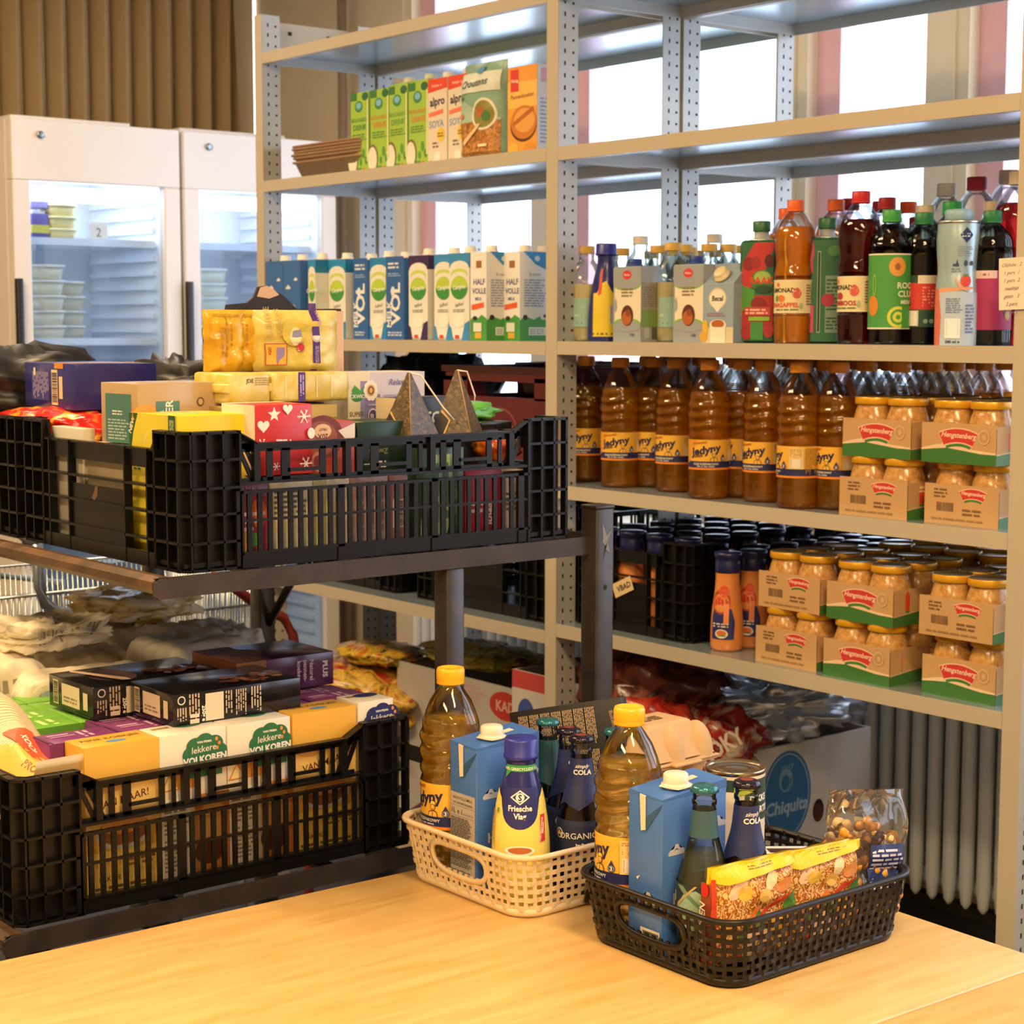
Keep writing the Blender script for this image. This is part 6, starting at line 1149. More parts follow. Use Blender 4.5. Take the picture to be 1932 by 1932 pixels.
# pyramids
pym = pattern('brown_glitter', 'noise', [(.35, '3c3228'), (.55, '554632'), (.75, '8a6a3c')], 160, rough=.35, bump=.3, dist=1)
def pyramid(label, x, y, z, s, h, rz):
    t = thing('pyramid_tea_bag', label, 'pack', (x, y, z), rz); b = B()
    vs = [(-s/2, -s/2, 0), (s/2, -s/2, 0), (s/2, s/2, 0), (-s/2, s/2, 0), (-.0025, -.001, h), (.0025, -.001, h), (.0025, .001, h), (-.0025, .001, h)]
    b.add(vs, [(3, 2, 1, 0), (0, 1, 5, 4), (1, 2, 6, 5), (2, 3, 7, 6), (3, 0, 4, 7), (4, 5, 6, 7)], pym)
    b.tube([(s/2+.0003, -s/2-.0003, 0), (0.002, -.001, h)], .0009, mat('a5824e', .4), 6)
    b.art([('p', [(s*.02, 0.0), (s*.3, .0), (s*.42, .022), (s*.2, .034), (s*.06, .018)], '16131a'), ('p', [(s*.3, .0), (s*.34, .0), (s*.46, .022), (s*.22, .037), (s*.2, .034), (s*.42, .022)], 'c9a05a')], lambda u, v, q: Vector((-s/2+u, -s/2*(1-v/h)-q-.0006, v)))
    b.obj('pyramid', t)
    c = B(); c.tube([(0, 0, h), (.012, .012, h-.004), (.03, .04, h*.45), (.038, .055, h*.25)] if rz < .5 else [(0, 0, h), (.012, .01, h-.002), (.02, .024, h*.6), (.016, .03, h*.35), (.008, .022, h*.5), (.002, .004, h*.94)], .0013, mat('e9e0d0', .6), 8); c.obj('string', t); return t
pyramid('brown glittery pyramid bag with white string, left one', 1.985, -.945, z2+.042, .062, .092, R(12)); pyramid('brown glittery pyramid bag with looped white string, right one', 1.985, -.858, z2+.042, .062, .094, R(35))
gbox('filler box under the pyramid bags in the upper crate', 1.965, 2.02, -.955+.0, -.82, uz+.135-.0, .008, '2a2624', rz=0)
blob('green_packet', 'crumpled shiny green packet behind the right pyramid bag', 'packet', (1.875, -.765, uz+.155), .1, .11, .032, mat('5fae3c', .2, 0, .1, 20), 51, .35, 34, 2.5)
gbox('flat black lid of a pack behind the right pyramid bag', 1.87, 1.96, -.80, -.735, uz+.1475, .012, '211f1d', rz=.1, rough=.2)
blob('snack_bag', 'orange and yellow foil packet seen through the right handle window', 'bag', (1.97, -.77, uz+.1), .06, .07, .045, crk('orange_wrap', 'b03a14', 'e07a1c', 'e8b03a'), 55, .3, 30, 2.5)
# ------------------------------------------------------------ shopping trolley behind the rack
grey = mat('8d969c', .3, .6, .03); wire = mat('b9c4c8', .22, .85, .02)
t = thing('shopping_trolley', 'wire shopping trolley with grey tubular frame behind the crate trolley', 'trolley', (.5, -.75, 0))
b = B()
for k in range(58):
    y = -.36+k*.0128; b.tube([(.12, y, .52), (.14, y, .93)], .0016, wire, 5)
for k in range(34):
    x = -.3+k*.0128; b.tube([(x, .37, .52), (x, .385, .93)], .0016, wire, 5); b.tube([(x, -.36, .52), (x, -.375, .93)], .0016, wire, 5)
for k in range(58): y = -.36+k*.0128; b.tube([(-.3, y, .52), (-.32, y, .93)], .0016, wire, 5)
for z in (.52, .6, .7, .8, .86, .93):
    e = (z-.52)*.05; b.tube([(-.3-e, -.36-e, z), (.12+e, -.36-e, z), (.12+e, .37+e, z), (-.3-e, .37+e, z)], .0035 if z in (.52, .93, .86) else .002, wire, 6, True)
b.tube([(-.3, -.36, .52), (.12, -.36, .52), (.12, .37, .52), (-.3, .37, .52)], .004, wire, 6, True); b.obj('wire_basket', t)
b = B(); b.tube([(.17, -.18, 1.04), (.17, -.175, .95), (.17, -.165, .915), (.17, -.135, .893), (.17, -.05, .885), (.17, .03, .887), (.17, .075, .88), (.17, .105, .855), (.17, .12, .8), (.17, .13, .3), (.15, .13, .15)], .0125, grey, 12)
b.tube([(.17, -.18, 1.04), (.14, -.2, 1.06), (-.3, -.2, 1.06), (-.33, -.18, 1.04), (-.33, -.165, .93), (-.33, .1, .88), (-.33, .13, .3)], .0125, grey, 12); b.obj('frame', t)
b = B(); b.tube([(.0, -.45, 1.0), (.08, -.36, .985), (.13, -.3, .94), (.15, -.27, .9)], .02, mat('8a3038', .35), 10); b.obj('handle', t)
for x in (-.3, .15):
    for y in (-.3, .3):
        c = B(); c.T = Matrix.Translation((x, y, .055)) @ Matrix.Rotation(R(90), 4, 'Y'); c.lathe([(.03, -.012), (.05, -.01), (.05, .01), (.03, .012)], mat('2a2c2e', .5), 20); c.T = None; c.tube([(x, y, .06), (x, y, .2), (x*.6, y, .52)], .01, grey, 8); c.obj('castor', t)
b = B(); b.tube([(.8, -.60, .96), (.8, -.563, .941), (.8, -.512, .902), (.8, -.473, .875), (.8, -.427, .853), (.8, -.405, .816), (.8, -.38, .69), (.8, -.37, .3), (.8, -.37, .0)], .011, mat('8a3026', .4), 10)
tag(b.obj('red_tube_frame'), 'dull red bent tube behind the rear post of the crate trolley', 'frame')

# ------------------------------------------------------------ woven plastic baskets
def basket(label, x0, x1, y0, y1, m, nx=15, ny=19):
    "tapered woven basket: rim rectangle x0..x1, y0..y1 at z=.833, standing on the table"
    w, d = x1-x0, y1-y0; H = .083; t = thing('woven_basket', label, 'basket', ((x0+x1)/2, (y0+y1)/2, .7505)); rc = .04
    def ringpt(s, tp, off):
        "s in metres along the girth (from the +x end of the -y side), tp height fraction"
        k = .013*(1-tp)+.0035-off; hw, hd, r = w/2-k, d/2-k, rc-k*.3
        seg = [(2*(hw-r), 0), (math.pi*r/2, 1)]*0
        a, c = 2*(hw-r), 2*(hd-r); q = math.pi*r/2; L = 2*a+2*c+4*q; s = (s % 1)*L
        for n_, (ln, kind) in enumerate(((a, 's'), (q, 'c'), (c, 's'), (q, 'c'), (a, 's'), (q, 'c'), (c, 's'), (q, 'c'))):
            if s <= ln: break
            s -= ln
        side = n_//2
        if kind == 's': p = [(-hw+r+s, -hd), (hw, -hd+r+s), (hw-r-s, hd), (-hw, hd-r-s)][side]
        else:
            an = [-90, 0, 90, 180][side]+90*s/q; cx, cy = [(hw-r, -hd+r), (hw-r, hd-r), (-hw+r, hd-r), (-hw+r, -hd+r)][side]; p = (cx+r*math.cos(R(an)), cy+r*math.sin(R(an)))
        return Vector((p[0], p[1], tp*H))
    P = 2*w+2*d; NV = int(P/.0134/2)*2
    # handle windows on the two short (y) sides: fraction of girth
    fr = (w/2-rc*.4)/P*1.02
    def inhandle(s, z, grow=0):
        for c in ((w-2*rc)/2/(P-8*rc+2*math.pi*rc), .5+(w-2*rc)/2/(P-8*rc+2*math.pi*rc)):
            u = (((s-c+.5) % 1)-.5)*P; v = (z-.60*H)
            if abs(u) < .062+grow and abs(v) < .0155+grow*.75: return True
        return False
    b = B(); th = .0011
    rowsz = [.012+.0112*k for k in range(7)]
    n = NV*2
    # horizontal bands, waving in and out around the uprights
    for j, z in enumerate(rowsz):
        hb = .0056 if 0 < j < 6 else .0068; prev = None
        for i in range(n+1):
            s = i/n; ph = 1 if ((i//2+j) % 2) else -1; off = .0015*ph*(1 if i % 2 == 0 else 0)
            cur_ = [ringpt(s, (z-hb/2)/H, off+th), ringpt(s, (z+hb/2)/H, off+th), ringpt(s, (z+hb/2)/H, off-th), ringpt(s, (z-hb/2)/H, off-th)]
            if prev and not inhandle((i-.5)/n, z): b.add(prev+cur_, [(0, 1, 5, 4), (1, 2, 6, 5), (2, 3, 7, 6), (3, 0, 4, 7)], m)
            prev = cur_
    for i in range(NV):
        s = (i+.5)/NV; ds = .0030/P; zs = [.009+k*(.068/13) for k in range(14)]
        for a, c in zip(zs, zs[1:]):
            if inhandle(s, (a+c)/2): continue
            q = [ringpt(s-ds, a/H, .0009), ringpt(s+ds, a/H, .0009), ringpt(s+ds, c/H, .0009), ringpt(s-ds, c/H, .0009), ringpt(s-ds, a/H, -.001), ringpt(s+ds, a/H, -.001), ringpt(s+ds, c/H, -.001), ringpt(s-ds, c/H, -.001)]
            b.add(q, [(0, 1, 2, 3), (7, 6, 5, 4), (0, 3, 7, 4), (1, 5, 6, 2)], m)
    b.obj('woven_wall', t)
    b = B(); N = 120
    for z0, z1, o in ((0, .0105, .0016),):
        vs = []; fs = []
        for i in range(N): vs += [ringpt(i/N, z0, o-.002), ringpt(i/N, .003/H, o), ringpt(i/N, z1/H, o), ringpt(i/N, z1/H, o-.003), ringpt(i/N, .002/H, o-.0035)]
        for i in range(N):
            k = (i+1) % N
            for a in range(5): c = (a+1) % 5; fs.append((i*5+a, k*5+a, k*5+c, i*5+c))
        b.add(vs, fs, m, True)
    b.add([ringpt(i/N, .0022/H, 0) for i in range(N)]+[ringpt(i/N, 0, 0) for i in range(N)], [tuple(range(N)), tuple(range(2*N-1, N-1, -1))], m); b.obj('base', t)
    b = B(); b.tube([ringpt(i/N, 1.0, .0025)-Vector((0, 0, .002)) for i in range(N)], .0036, m, 8, True)
    vs = []; fs = []
    for i in range(N): vs += [ringpt(i/N, .93, .0), ringpt(i/N, 1.0, .001), ringpt(i/N, 1.0, -.002), ringpt(i/N, .93, -.002)]
    for i in range(N):
        k = (i+1) % N
        for a in range(4): c = (a+1) % 4; fs.append((i*4+a, k*4+a, k*4+c, i*4+c))
    b.add(vs, fs, m, True); b.obj('rim', t)
    for c in (0, .5):
        c0 = c+(w-2*rc)/2/(P-8*rc+2*math.pi*rc); h = B(); ring = []
        for k in range(48):
            a = 2*math.pi*k/48; e = .42; cu = math.copysign(abs(math.cos(a))**e, math.cos(a)); sv = math.copysign(abs(math.sin(a))**.8, math.sin(a))
            ring.append((.060*cu, .0145*sv-.004*(1-cu*cu)*(1 if sv < 0 else 0)))
        vs = []; fs = []
        for (u, v) in ring:
            g = 1.11; vs += [ringpt(c0+u/P, .60+v/H, .0022), ringpt(c0+u*g/P, .60+(v*1.42)/H, .0022), ringpt(c0+u*g/P, .60+(v*1.42)/H, -.0015), ringpt(c0+u/P, .60+v/H, -.0015)]
        for i in range(48):
            k = (i+1) % 48
            for a in range(4): q = (a+1) % 4; fs.append((i*4+a, k*4+a, k*4+q, i*4+q))
        h.add(vs, fs, m, True); h.obj('handle_frame', t)
    return t
basket('cream woven plastic basket with bottles and a blue carton', 2.172, 2.444, -1.112, -.785, mat('e2cda6', .42, 0, .03))
basket('dark brown woven plastic basket in front with noodles, nuts and bottles', 2.503, 2.770, -1.087, -.757, mat('17110f', .42, 0, .06, spec=.35))
tzb = .7533
oil_o = oil('oil bottle with yellow cap and Jedyny label in the cream basket', 2.225, -1.053, tzb, -.62, True, cap='f0b41e'); oil_o.scale = (1.08, 1.08, 1.045)
oil_o = oil('oil bottle with yellow cap and Jedyny label in the brown basket', 2.552, -1.035, tzb, -.95, True, cap='f0b41e'); oil_o.scale = (1.08, 1.08, 1.045)
# blue milk cartons
def hcarton(label, x0, y0, rz, frontart, w=.058, d=.104, h=.196, sidelab=True):
    t = thing('milk_carton', label, 'carton', (x0+w/2, y0+d/2, tzb), rz); b = B(); m = mat('4673bb', .36, 0, .04, 8); cream = mat('e9d8bc', .45)
    b.bbox(-w/2, w/2, -d/2, d/2, 0, h-.006, m, .0016)
    # slanted top: higher at the back
    b.add([(-w/2, -d/2, h-.007), (w/2, -d/2, h-.007), (w/2, d/2, h-.007), (-w/2, d/2, h-.007), (-w/2, -d/2, h-.002), (w/2, -d/2, h-.005), (w/2, d/2, h+.004), (-w/2, d/2, h+.006)], [(0, 1, 5, 4), (1, 2, 6, 5), (2, 3, 7, 6), (3, 0, 4, 7), (4, 5, 6, 7)], m)
    b.add([(-w*.15, -d/2-.0012, h-.0045), (w*.03, -d/2-.0012, h-.0055), (w*.03, -d/2-.0012, h-.045), (-w*.1, -d/2-.0016, h-.047), (-w*.15, d*.3, h+.0045), (w*.03, d*.3, h+.004)], [(0, 3, 2, 1), (0, 1, 5, 4)], cream)
    b.add([(w*.03, -d/2-.0008, h-.047), (w/2, -d/2-.0008, h-.012), (w/2, -d/2-.0004, h-.010), (w*.03, -d/2-.0006, h-.030)], [(0, 1, 2, 3)], mat('2f5a86', .5))
    boxart(b, w, d, h-.006, frontart, [cl(d*.22, .128, .024, 'bfc4cc'), cl(d*.86, .150, .024, 'bfc4cc'), ('p', [(d*.4, .118), (d*.425, .1205), (d*.46, .123), (d*.43, .1185), (d*.42, .115)], 'e6e0d2'), ('p', [(d*.18, .129), (d*.22, .1315), (d*.26, .129), (d*.22, .13)], '2f5a86'),
        ('t', 'HALF', d*.62, .088, .0135, 0, .02, 0, 'e3d6b8'), ('t', 'HALFVOLLE', d*.62, .066, .018, 0, .03, 0, 'e3d6b8'), ('t', 'MELK', d*.65, .03, .026, 0, .03, 0, 'e3c795'), ('r', d*.3, .008, d*.9, .012, 'e3c795')], lift=.0004)
    b.add([(.0, -d*.3, h+.0022), (w*.42, -d*.22, h+.0012), (w*.46, d*.02, h+.003), (.0, d*.1, h+.0045), (-w*.2, -d*.1, h+.004)], [(0, 1, 2, 3, 4)], cream)
    b.obj('carton', t)
    c = B(); c.lathe([(.016, h), (.0168, h+.004), (.0145, h+.0045), (.0145, h+.006), (.0143, h+.015), (.0125, h+.0168), (.0, h+.0168)], mat('ecdcc2', .4, 0, .02), 44, (w*.12, -d*.1, 0), mod=lambda a, q: 1+.012*math.cos(a*44)); c.obj('cap', t)
    return t
lab = [('r', .002, .0, .053, .127, 'b9b2a4'), ('t', 'HALFVOLLE MELK', .0275, .1185, .0052, 0, .01, 0, '3a3a3a'), ('t', 'UHT, GEHOMOGENISEERD', .0275, .1125, .0035, 0, .01, 0, '4a4a4a'), ('r', .003, .1098, .052, .1101, '4a4a4a'), ('t', '1L e /', .015, .0995, .0105, 0, .0, 0, '3a3a3a'), ('t', '5 porties (200 ml)', .038, .1, .0032, 0, 0, 0, '4a4a4a'), ('r', .003, .0965, .052, .0968, '4a4a4a'),
       ('lines', .004, .06, .05, .095, 16, '3c3c3e'), ('lines', .015, .053, .04, .058, 2, '7a3a3a'), ('lines', .004, .03, .05, .05, 9, '3c3c3e'), ('lines', .004, .004, .05, .026, 9, '4a4a4c'), ('r', .044, .0495, .049, .0545, '3a2424')]
hcarton('blue milk carton with clouds and a beige nutrition panel in the cream basket', 2.262, -1.082, R(0), lab, .056)
hcarton('blue milk carton with clouds on plain sides in the brown basket', 2.589, -1.069, R(0), [cl(.034, .070, .025, 'bfb9b0'), ('p', [(.014, .092), (.017, .0935), (.021, .0955), (.018, .092), (.0165, .0895)], 'e6e0d2'), ('r', .022, .006, .054, .035, 'e6dccb'), ('r', .004, .012, .018, .02, 'dcd2c0'), ('bars', .026, .009, .052, .032, '2a3440', 1)], .056)
fv('blue-capped coffee milk bottle with yellow belly and Friesche Vlag badge in the cream basket', 2.374, -1.055, tzb, 1.05, -.03)
# small glass bottles with crown caps
CB = smooth_prof([(.0265, 0), (.0288, .003), (.0295, .02), (.0295, .09), (.028, .104), (.0222, .126), (.0165, .148), (.0138, .168), (.0128, .182), (.0138, .184), (.0138, .1885), (.0128, .19), (.0130, .199)], 4)
brown = mat('1c0d08', .07, 0, .02, coat=1)
def crown(t, c, s=1, dot=None):
    b = B(); m = mat(c, .22, .35, .02)
    b.lathe([(.0138, .197), (.0156, .1975), (.0152, .2005), (.0138, .2038), (.011, .205), (.0, .2052)], m, 63, mod=lambda a, q: 1+(.035*math.cos(a*21) if q < .2008 else 0))
    if dot: b.art([('e', 0, 0, .0072, .0072, dot)], plane((0, 0, .2052), (1, 0, 0), (0, 1, 0)))
    b.obj('crown_cap', t)
def softdrink(label, x, y, kind, phi=0, s=1.03, z=tzb):
    glassy = film('eef2f0', refl=1.0, rough=.01); t = thing('soda_bottle', label, 'bottle', (x, y, z)); t.scale = (s, s, s); ph = look(x, y)+phi
    b = B(); b.lathe(CB, glassy, 48); b.obj('bottle', t)
    lq = liquid('3a1408', 1.36, .12, .35) if kind == 'cola' else (liquid('0c2a26', 1.36, .2, .5) if kind == 'dark' else liquid('f2f0da', 1.34, .55, .22, 'a9ae84'))
    top = .168 if kind != 'teal' else .13
    lp = [(r-.0016, z_+(.002 if i == 0 else 0)) for i, (r, z_) in enumerate(CB) if z_ < top]+[(interp(CB, top)-.0016, top)]; b = B(); b.lathe(lp, lq, 48); b.obj('liquid', t)
    b = B(); mp = wrap([(r+.0004, z_) for r, z_ in CB], ph)
    if kind == 'teal':
        neck = '335860'; b.art([('r', -.0465, .148, .0465, .178, neck)], wrap([(r+.0004, z_) for r, z_ in CB], ph), curved=.004)
        b.obj('neck_label', t); b = B()
        b.art(lift_([('r', -.09, .006, .09, .058, '22343c'), ('p', [(-.03, .008), (.006, .008), (.006, .048), (-.004, .053), (-.02, .046), (-.03, .03)], '9cbca0'), ('p', [(-.03, .056), (-.02, .056), (.004, .035), (.004, .03)], '6f8f70'), ('p', [(-.03, .035), (-.005, .058), (-.002, .058), (-.03, .03)], 'b9a86a'), ('t', 'GS', -.036, .04, .011, 90, .03, .2, 'd8dccb'), ('t', 'The', .014, .051, .006, 0, .03, 0, 'e0dcd0'), ('p', [(.01, .04), (.016, .046), (.024, .045), (.026, .041), (.02, .039), (.015, .041)], 'c9c3b0'), ('r', .01, .0275, .03, .0278, '9ab0a8'), ('lines', .011, .018, .028, .026, 2, 'c9cfc4'), ('lines', .011, .008, .024, .016, 3, '8aa09a')], .04), mp, curved=.004)
    else:
        nk = '232c5c' if kind == 'cola' else '1c4a48'
        b.art([('r', -.044, .138, .044, .178, nk), ('p', [(-.052, .14), (-.052, .11), (-.02, .124), (0, .116), (.016, .126), (.05, .138)], nk)], mp, curved=.004)
        b.art([('r', -.0485, .16, .0485, .178, nk)], mp, curved=.004, lift=.0004)
        if kind == 'cola': b.art([('t', 'simply', .002, .167, .0065, 0, .01, .5, 'e9e4da'), ('t', 'COLA' if kind == 'cola' else 'TONIC', .003, .159, .0082, 0, .03, 0, 'f0ece2')], mp, curved=.003, lift=.0009)
        b.obj('neck_label', t); b = B()
        b.art([('r', -.09, .045, .09, .104, '1f2a50' if kind == 'cola' else '16383a')]+lift_([('p', [(.03, .01), (.07, .05), (.07, .03), (.045, .01)], 'c0302c'), ('p', [(.024, .008), (.03, .01), (.07, .052), (.07, .058)], 'e9e4da'), ('e', -.0265, .042, .006, .0065, 'd9d6cc'), ('e', -.0265, .042, .0045, .005, '1f2a50'), ('p', [(-.031, .039), (-.027, .046), (-.022, .041)], 'd9b46a'), ('t', 'ORGANICS', .002, .0375, .0105, 3, .005, 0, 'f0ece2'), ('t', 'by Red Bull', .01, .0285, .0055, 3, .04, 0, 'f0ece2')], .045), mp, curved=.004, lift=.0006)
    b.obj('label', t); crown(t, '2f7078' if kind in ('teal', 'dark') else '241a2c', dot='7a3426' if kind == 'cola' else None)
softdrink('cola bottle with blue ORGANICS label and dark crown cap in the cream basket', 2.406, -.982, 'cola', -.1)
softdrink('second cola bottle just behind the other one in the cream basket', 2.343, -.948, 'cola', .5, 1.0)
softdrink('dark bottle with teal crown cap behind the blue carton in the cream basket', 2.285, -.935, 'dark', .5, 1.0)
softdrink('dark teal-capped bottle at the right rear of the cream basket', 2.386, -.905, 'dark', .4, 1.0)
softdrink('clear pale-yellow drink bottle with teal neck label in the brown basket', 2.679, -1.036, 'teal', -.15, 1.03)
softdrink('cola bottle with navy neck label and dark crown cap in the brown basket', 2.694, -.983, 'cola', .35, 1.03)
# navy-lidded jar
t = thing('lidded_jar', 'jar with wide navy lid behind the blue carton in the cream basket', 'jar', (2.228, -.968, tzb)); b = B(); b.lathe(smooth_prof([(.03, 0), (.034, .006), (.034, .15), (.03, .165), (.03, .175)], 3), mat('3a2418', .15), 30); b.obj('jar', t)
b = B(); b.lathe([(.0325, .166), (.033, .168), (.033, .182), (.0315, .185), (.0, .1855)], mat('27264e', .35), 36); b.obj('lid', t)
t.scale = (.88, .88, 1)
# tilted black box behind the bottles
U = Vector((.80, .50, .20)).normalized(); N_ = (CAM-Vector((2.27, -.86, .9))); N_ = (N_-U*N_.dot(U)).normalized(); V_ = N_.cross(U)
t = thing('black_box', 'matt black box with dense white print standing tilted behind the small bottles', 'box', (0, 0, 0)); b = B()
o0 = Vector((2.160, -.900, .935))-V_*.125
M4 = Matrix(((U.x, V_.x, N_.x, o0.x), (U.y, V_.y, N_.y, o0.y), (U.z, V_.z, N_.z, o0.z), (0, 0, 0, 1))); t.matrix_world = M4
b.bbox(0, .165, 0, .13, -.028, 0, mat('17130f', .5), .0012); mp = plane((0, 0, 0), (1, 0, 0), (0, 1, 0)); arts = []
for i in range(7):
    for j in range(2): arts.append(('vlines', .012+i*.0165, .068-j*.06, .0265+i*.0165, .122-j*.058, 6, 'cbb08e'))
arts += [('t', 'Buiteman', .148, .098, .008, -84, .01, 0, 'b09878'), ('t', 'since 19', .139, .07, .007, -84, .01, 0, 'b09878')]
b.art(arts, mp); b.obj('box', t)
# egg carton
pulp = mat('cfa878', .85, 0, .07, 90, .35); t = thing('egg_carton', 'beige moulded egg carton behind the oil bottle of the brown basket', 'egg carton', (2.283, -.742, .8365), R(93))
def egg_half(u, v, up_):
    L, D = .155, .105; x, y = (u-.5)*L, (v-.5)*D; e = max(abs(2*u-1), abs(2*v-1)*.98); base = .052 if up_ else .045
    h = base*min(1, (1-e)*2.3+.0)**.9 if e < 1 else 0
    if up_:
        z = .042+h
        return Vector((x, y, z))
    return Vector((x*(1-.12*h/base), y*(1-.12*h/base), .040-h*.85))
b = B(); b.surf(lambda u, v: egg_half(u, v, True), pulp, 48, 34)
for k in (-1, 0, 1):
    for s in (-1, 1): b.lathe([(.026*math.cos(q*math.pi/16), .047*math.sin(q*math.pi/16)) for q in range(9)], pulp, 22, (k*.058, s*.03, .042), caps=False)
b.bbox(-.081, .081, -.056, .056, .0385, .0425, pulp, .0015); b.bbox(-.02, .035, -.066, -.054, .038, .043, pulp, .002); b.bbox(.078, .09, -.02, .02, .039, .046, pulp, .002)
b.art([('e', .03, .04, .018, .012, 'b97a50'), ('lines', .045, .03, .095, .052, 3, '6a5038')], lambda u, v, q: Vector((u-.07, v-.04, .0945+q))); b.obj('lid', t)
b = B()
for k in (-1, 0, 1):
    for s in (-1, 1): b.lathe([(.012, 0), (.016, .003), (.0235, .036), (.024, .039)], pulp, 18, (k*.047, s*.026, 0), pw=3)
b.bbox(-.079, .079, -.054, .054, .035, .0385, pulp, .001); b.obj('tray', t)
# tins
tinm = mat('b9a88c', .2, .95, .05); 
def tin(label, x, y, z, r, h, lab, ph=0):
    t = thing('food_tin', label, 'tin', (x, y, z)); b = B(); b.lathe([(r*.96, 0), (r*1.02, .001), (r*1.02, .004), (r*.985, .005), (r*.985, h-.006), (r*1.03, h-.005), (r*1.035, h-.001), (r*1.0, h), (r*.98, h-.004), (r*.9, h-.0045), (r*.86, h-.0035), (r*.8, h-.005), (r*.5, h-.005), (r*.47, h-.004), (r*.42, h-.005), (0, h-.005)], tinm, 48); b.obj('tin', t)
    b = B(); b.art(lab, wrap([(r+.0004, 0), (r+.0004, h)], look(x, y)+ph), curved=.005); b.obj('label', t)
tin('small low tin under the tall green-labelled tin in the brown basket', 2.572, -.862, tzb, .036, .062, [('r', -.11, .006, .11, .056, 'c9c2b4')])
tin('tall tin with green-topped cream label and ring-ridged lid in the brown basket', 2.566, -.868, tzb+.063, .0365, .122, [('r', -.1145, .006, .1145, .116, 'e3d8c0'), ('r', -.1145, .097, .1145, .112, '2c4a34'), ('r', .012, .06, .09, .112, '2a4432'), ('t', 'DIKKE', .034, .084, .011, 0, .04, 0, 'f0ece0'), ('t', 'WORTEL', .036, .07, .011, 0, .04, 0, 'f0ece0'), ('p', [(-.002, .09), (.03, .099), (.035, .105), (.0, .108)], 'b9c83a'), ('p', [(.014, .02), (.03, .06), (.03, .01)], 'a8c050'), ('vlines', -.03, .02, -.022, .09, 1, '8a8270')])
# noodle packets
nood = pattern('noodles', 'wave', [(.15, 'a85c20'), (.4, 'cf8434'), (.6, 'e0a250'), (.85, 'ecc67c')], 46, (1, 1, 1), .2, .35, 18)
def noodle(label, x, y, z, rz, w=.128, h=.113, tk=.026, seed=0, tilt=0):
    t = thing('noodle_packet', label, 'packet', (x, y, z), 0, rot=(R(tilt), 0, rz)); b = B(); yel = mat('e8c01c', .22, 0, .03); mp = pouch(b, w, h, tk, yel, 20, seed, .0016, .02)
    rnd = random.Random(seed); G = 1.35; a = [('r', .006, .0, w-.006, h*.9, nood)]
    def slice_(u, v, ru, rv, c, rot, n=9): return ('p', [(u+ru*math.cos(q)*math.cos(rot)-rv*math.sin(q)*math.sin(rot), v+ru*math.cos(q)*math.sin(rot)+rv*math.sin(q)*math.cos(rot)) for q in [2*math.pi*k/n for k in range(n)]], c)
    P = [(.035, .085, .012, .006, 'efc89a', .5), (.045, .08, .008, .007, 'e8bd45', 0), (.085, .088, .009, .006, 'e9cf9a', .9), (.105, .08, .01, .006, 'd88a4a', .2), (.06, .035, .006, .018, 'efc9a0', -.4), (.075, .025, .006, .02, 'efc9a0', -.5), (.05, .02, .007, .012, 'f0cda6', -.3), (.09, .038, .009, .011, 'e9b03c', .3), (.1, .02, .007, .01, 'e9b848', 0), (.04, .035, .009, .004, '4c7a2c', .8), (.066, .045, .005, .01, '4f8030', .2), (.112, .06, .01, .005, '4a7a2e', .7), (.12, .05, .005, .008, '5a8a34', 0), (.08, .06, .014, .0016, 'c83a20', .5), (.098, .065, .014, .0016, 'c83a20', .3), (.115, .035, .0016, .016, 'c83a20', -.4), (.03, .015, .008, .0018, 'c83a20', -.8), (.055, .055, .01, .003, 'e07a30', .8), (.02, .05, .006, .004, 'e6a850', 0), (.07, .075, .007, .006, 'e8b65a', 0)]
    a += [slice_(u*w/.128, v*h/.113, ru*G, rv*G, c, q) for u, v, ru, rv, c, q in P]
    a += [('p', [(0, h*.87), (w*.15, h*.83), (w*.3, h*.89), (w, h*.91), (w, h), (0, h)], 'eac61e'), ('lines', w*.4, h*.93, w*.8, h*.975, 2, '8a6a20'), ('r', 0, 0, .004, h*.9, 'c8401c')]
    b.art(a, mp, curved=.007, lift=.0007)
    b.box(-w/2-.0005, -w/2+.003, -tk*.3, tk*.3, .004, h*.84, mat('8a3f26', .3)); b.art([('t', 'CHICKEN', .0, .045, .013, 90, .02, .2, 'f0e2c8'), ('e', -.0, .088, .006, .008, 'c8201c')], plane((-w/2-.001, 0, 0), (0, -1, 0), (0, 0, 1)), lift=.0004)
    b.obj('packet', t)
noodle('instant noodle packet with yellow seal, front one at the corner of the brown basket', 2.724, -1.008, tzb+.017, R(85), seed=2)
noodle('instant noodle packet with yellow seal, behind and right of the front one', 2.715, -.882, tzb+.008, R(84), seed=6, w=.122)
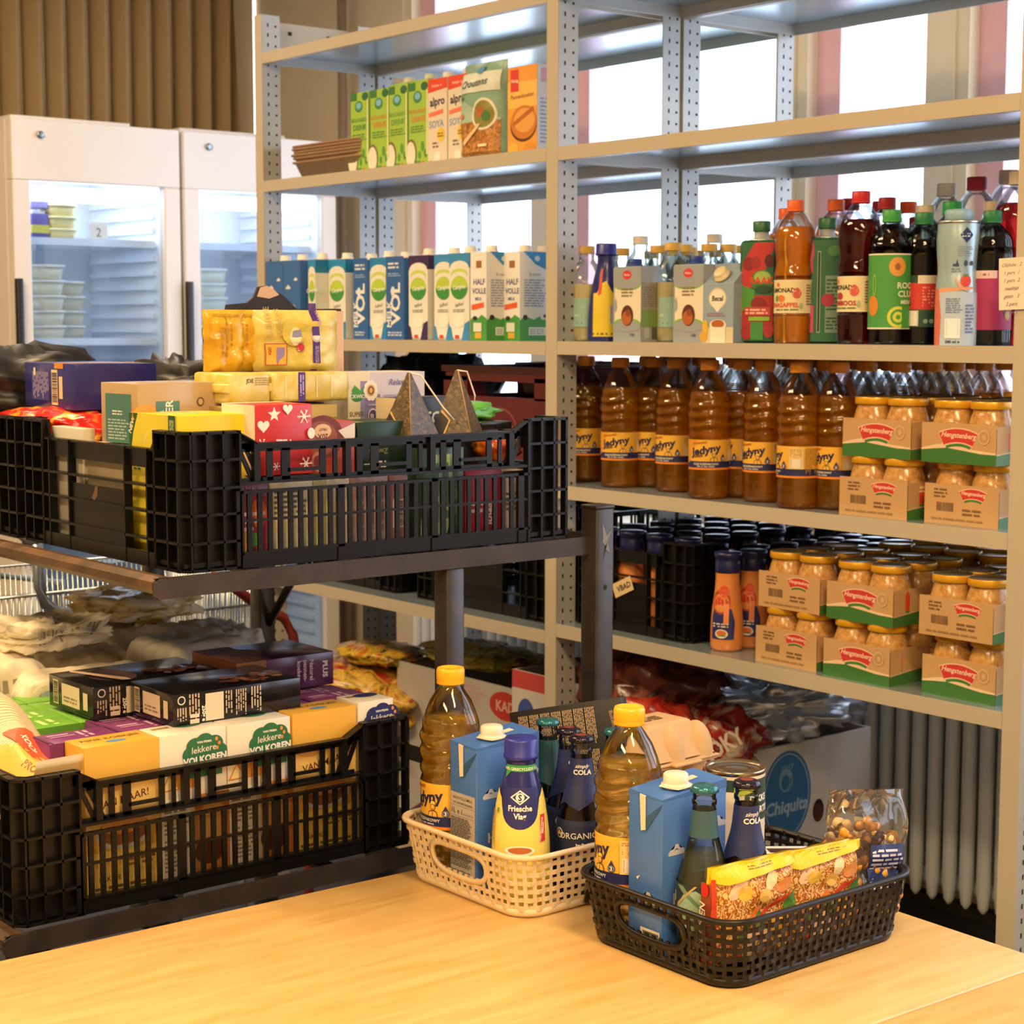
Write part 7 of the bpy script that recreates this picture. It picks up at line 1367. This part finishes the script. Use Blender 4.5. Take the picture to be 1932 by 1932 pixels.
b = B(); b.bbox(-.06, .06, -.035, .035, 0, .012, mat('e6dccb', .5), .002); b.art([('e', .02, .03, .012, .008, 'b0402c'), ('lines', .04, .02, .11, .05, 5, '8a3a30'), ('r', .05, .052, .11, .062, '3a1c1c')], plane((-.06, -.035, .012), (1, 0, 0), (0, 1, 0)))
o = b.obj('soup_sachet', loc=(2.63, -.85, tzb+.066)); o.rotation_euler = (R(14), R(8), R(80)); tag(o, 'white sachet with dark red print lying behind the noodle packets', 'packet')
# nut bag
t = thing('nut_bag', 'clear cellophane bag of brown and yellow nuts with blue label', 'bag', (2.712, -.800, tzb+.02), 0, rot=(R(-4), R(6), R(80)))
b = B(); w_, h_, d_ = .118, .150, .05; mp = pouch(b, w_, h_, d_, film('fbfbfa', refl=1.0, rough=.03, haze=.04), 16, 9, .004, .02); b.obj('cellophane', t)
b = B(); rnd = random.Random(3)
for k in range(230):
    u, v = rnd.uniform(.09, .91), rnd.uniform(.03, .74+.0*0)
    if v > .70+.07*math.sin(u*5): continue
    dp = d_/2*(1-abs(2*u-1)**4)**.5*.82; y = rnd.choice((-1, -1, -1, 1))*dp*rnd.uniform(.55, 1); r = rnd.uniform(.0055, .0078); c = rnd.choice(['c8862e', 'd99a3a', 'd9a04a', '5a3424', '6b3f2c', '4a2a1e', 'e0c48a', 'b9752c'])
    ax = rnd.uniform(.75, 1.4); a0 = rnd.uniform(0, 3); m = mat(c, .3, 0, .08)
    b.T = Matrix.Translation(((u-.5)*w_, y, v*h_)) @ Matrix.Rotation(a0, 4, 'Y'); b.lathe([(.0001, -r*ax), (r*.6, -r*ax*.75), (r, 0), (r*.6, r*ax*.75), (.0001, r*ax)], m, 9, caps=False)
b.T = None; no = b.obj('nuts', t); no['kind'] = 'stuff'
b = B(); b.art([('r', .045, .03, .105, .088, '26346c'), ('lines', .048, .034, .102, .084, 9, 'c9cce0'), ('r', .048, .078, .053, .084, 'e6e6ee')], mp, curved=.008, lift=.001); b.obj('label', t)
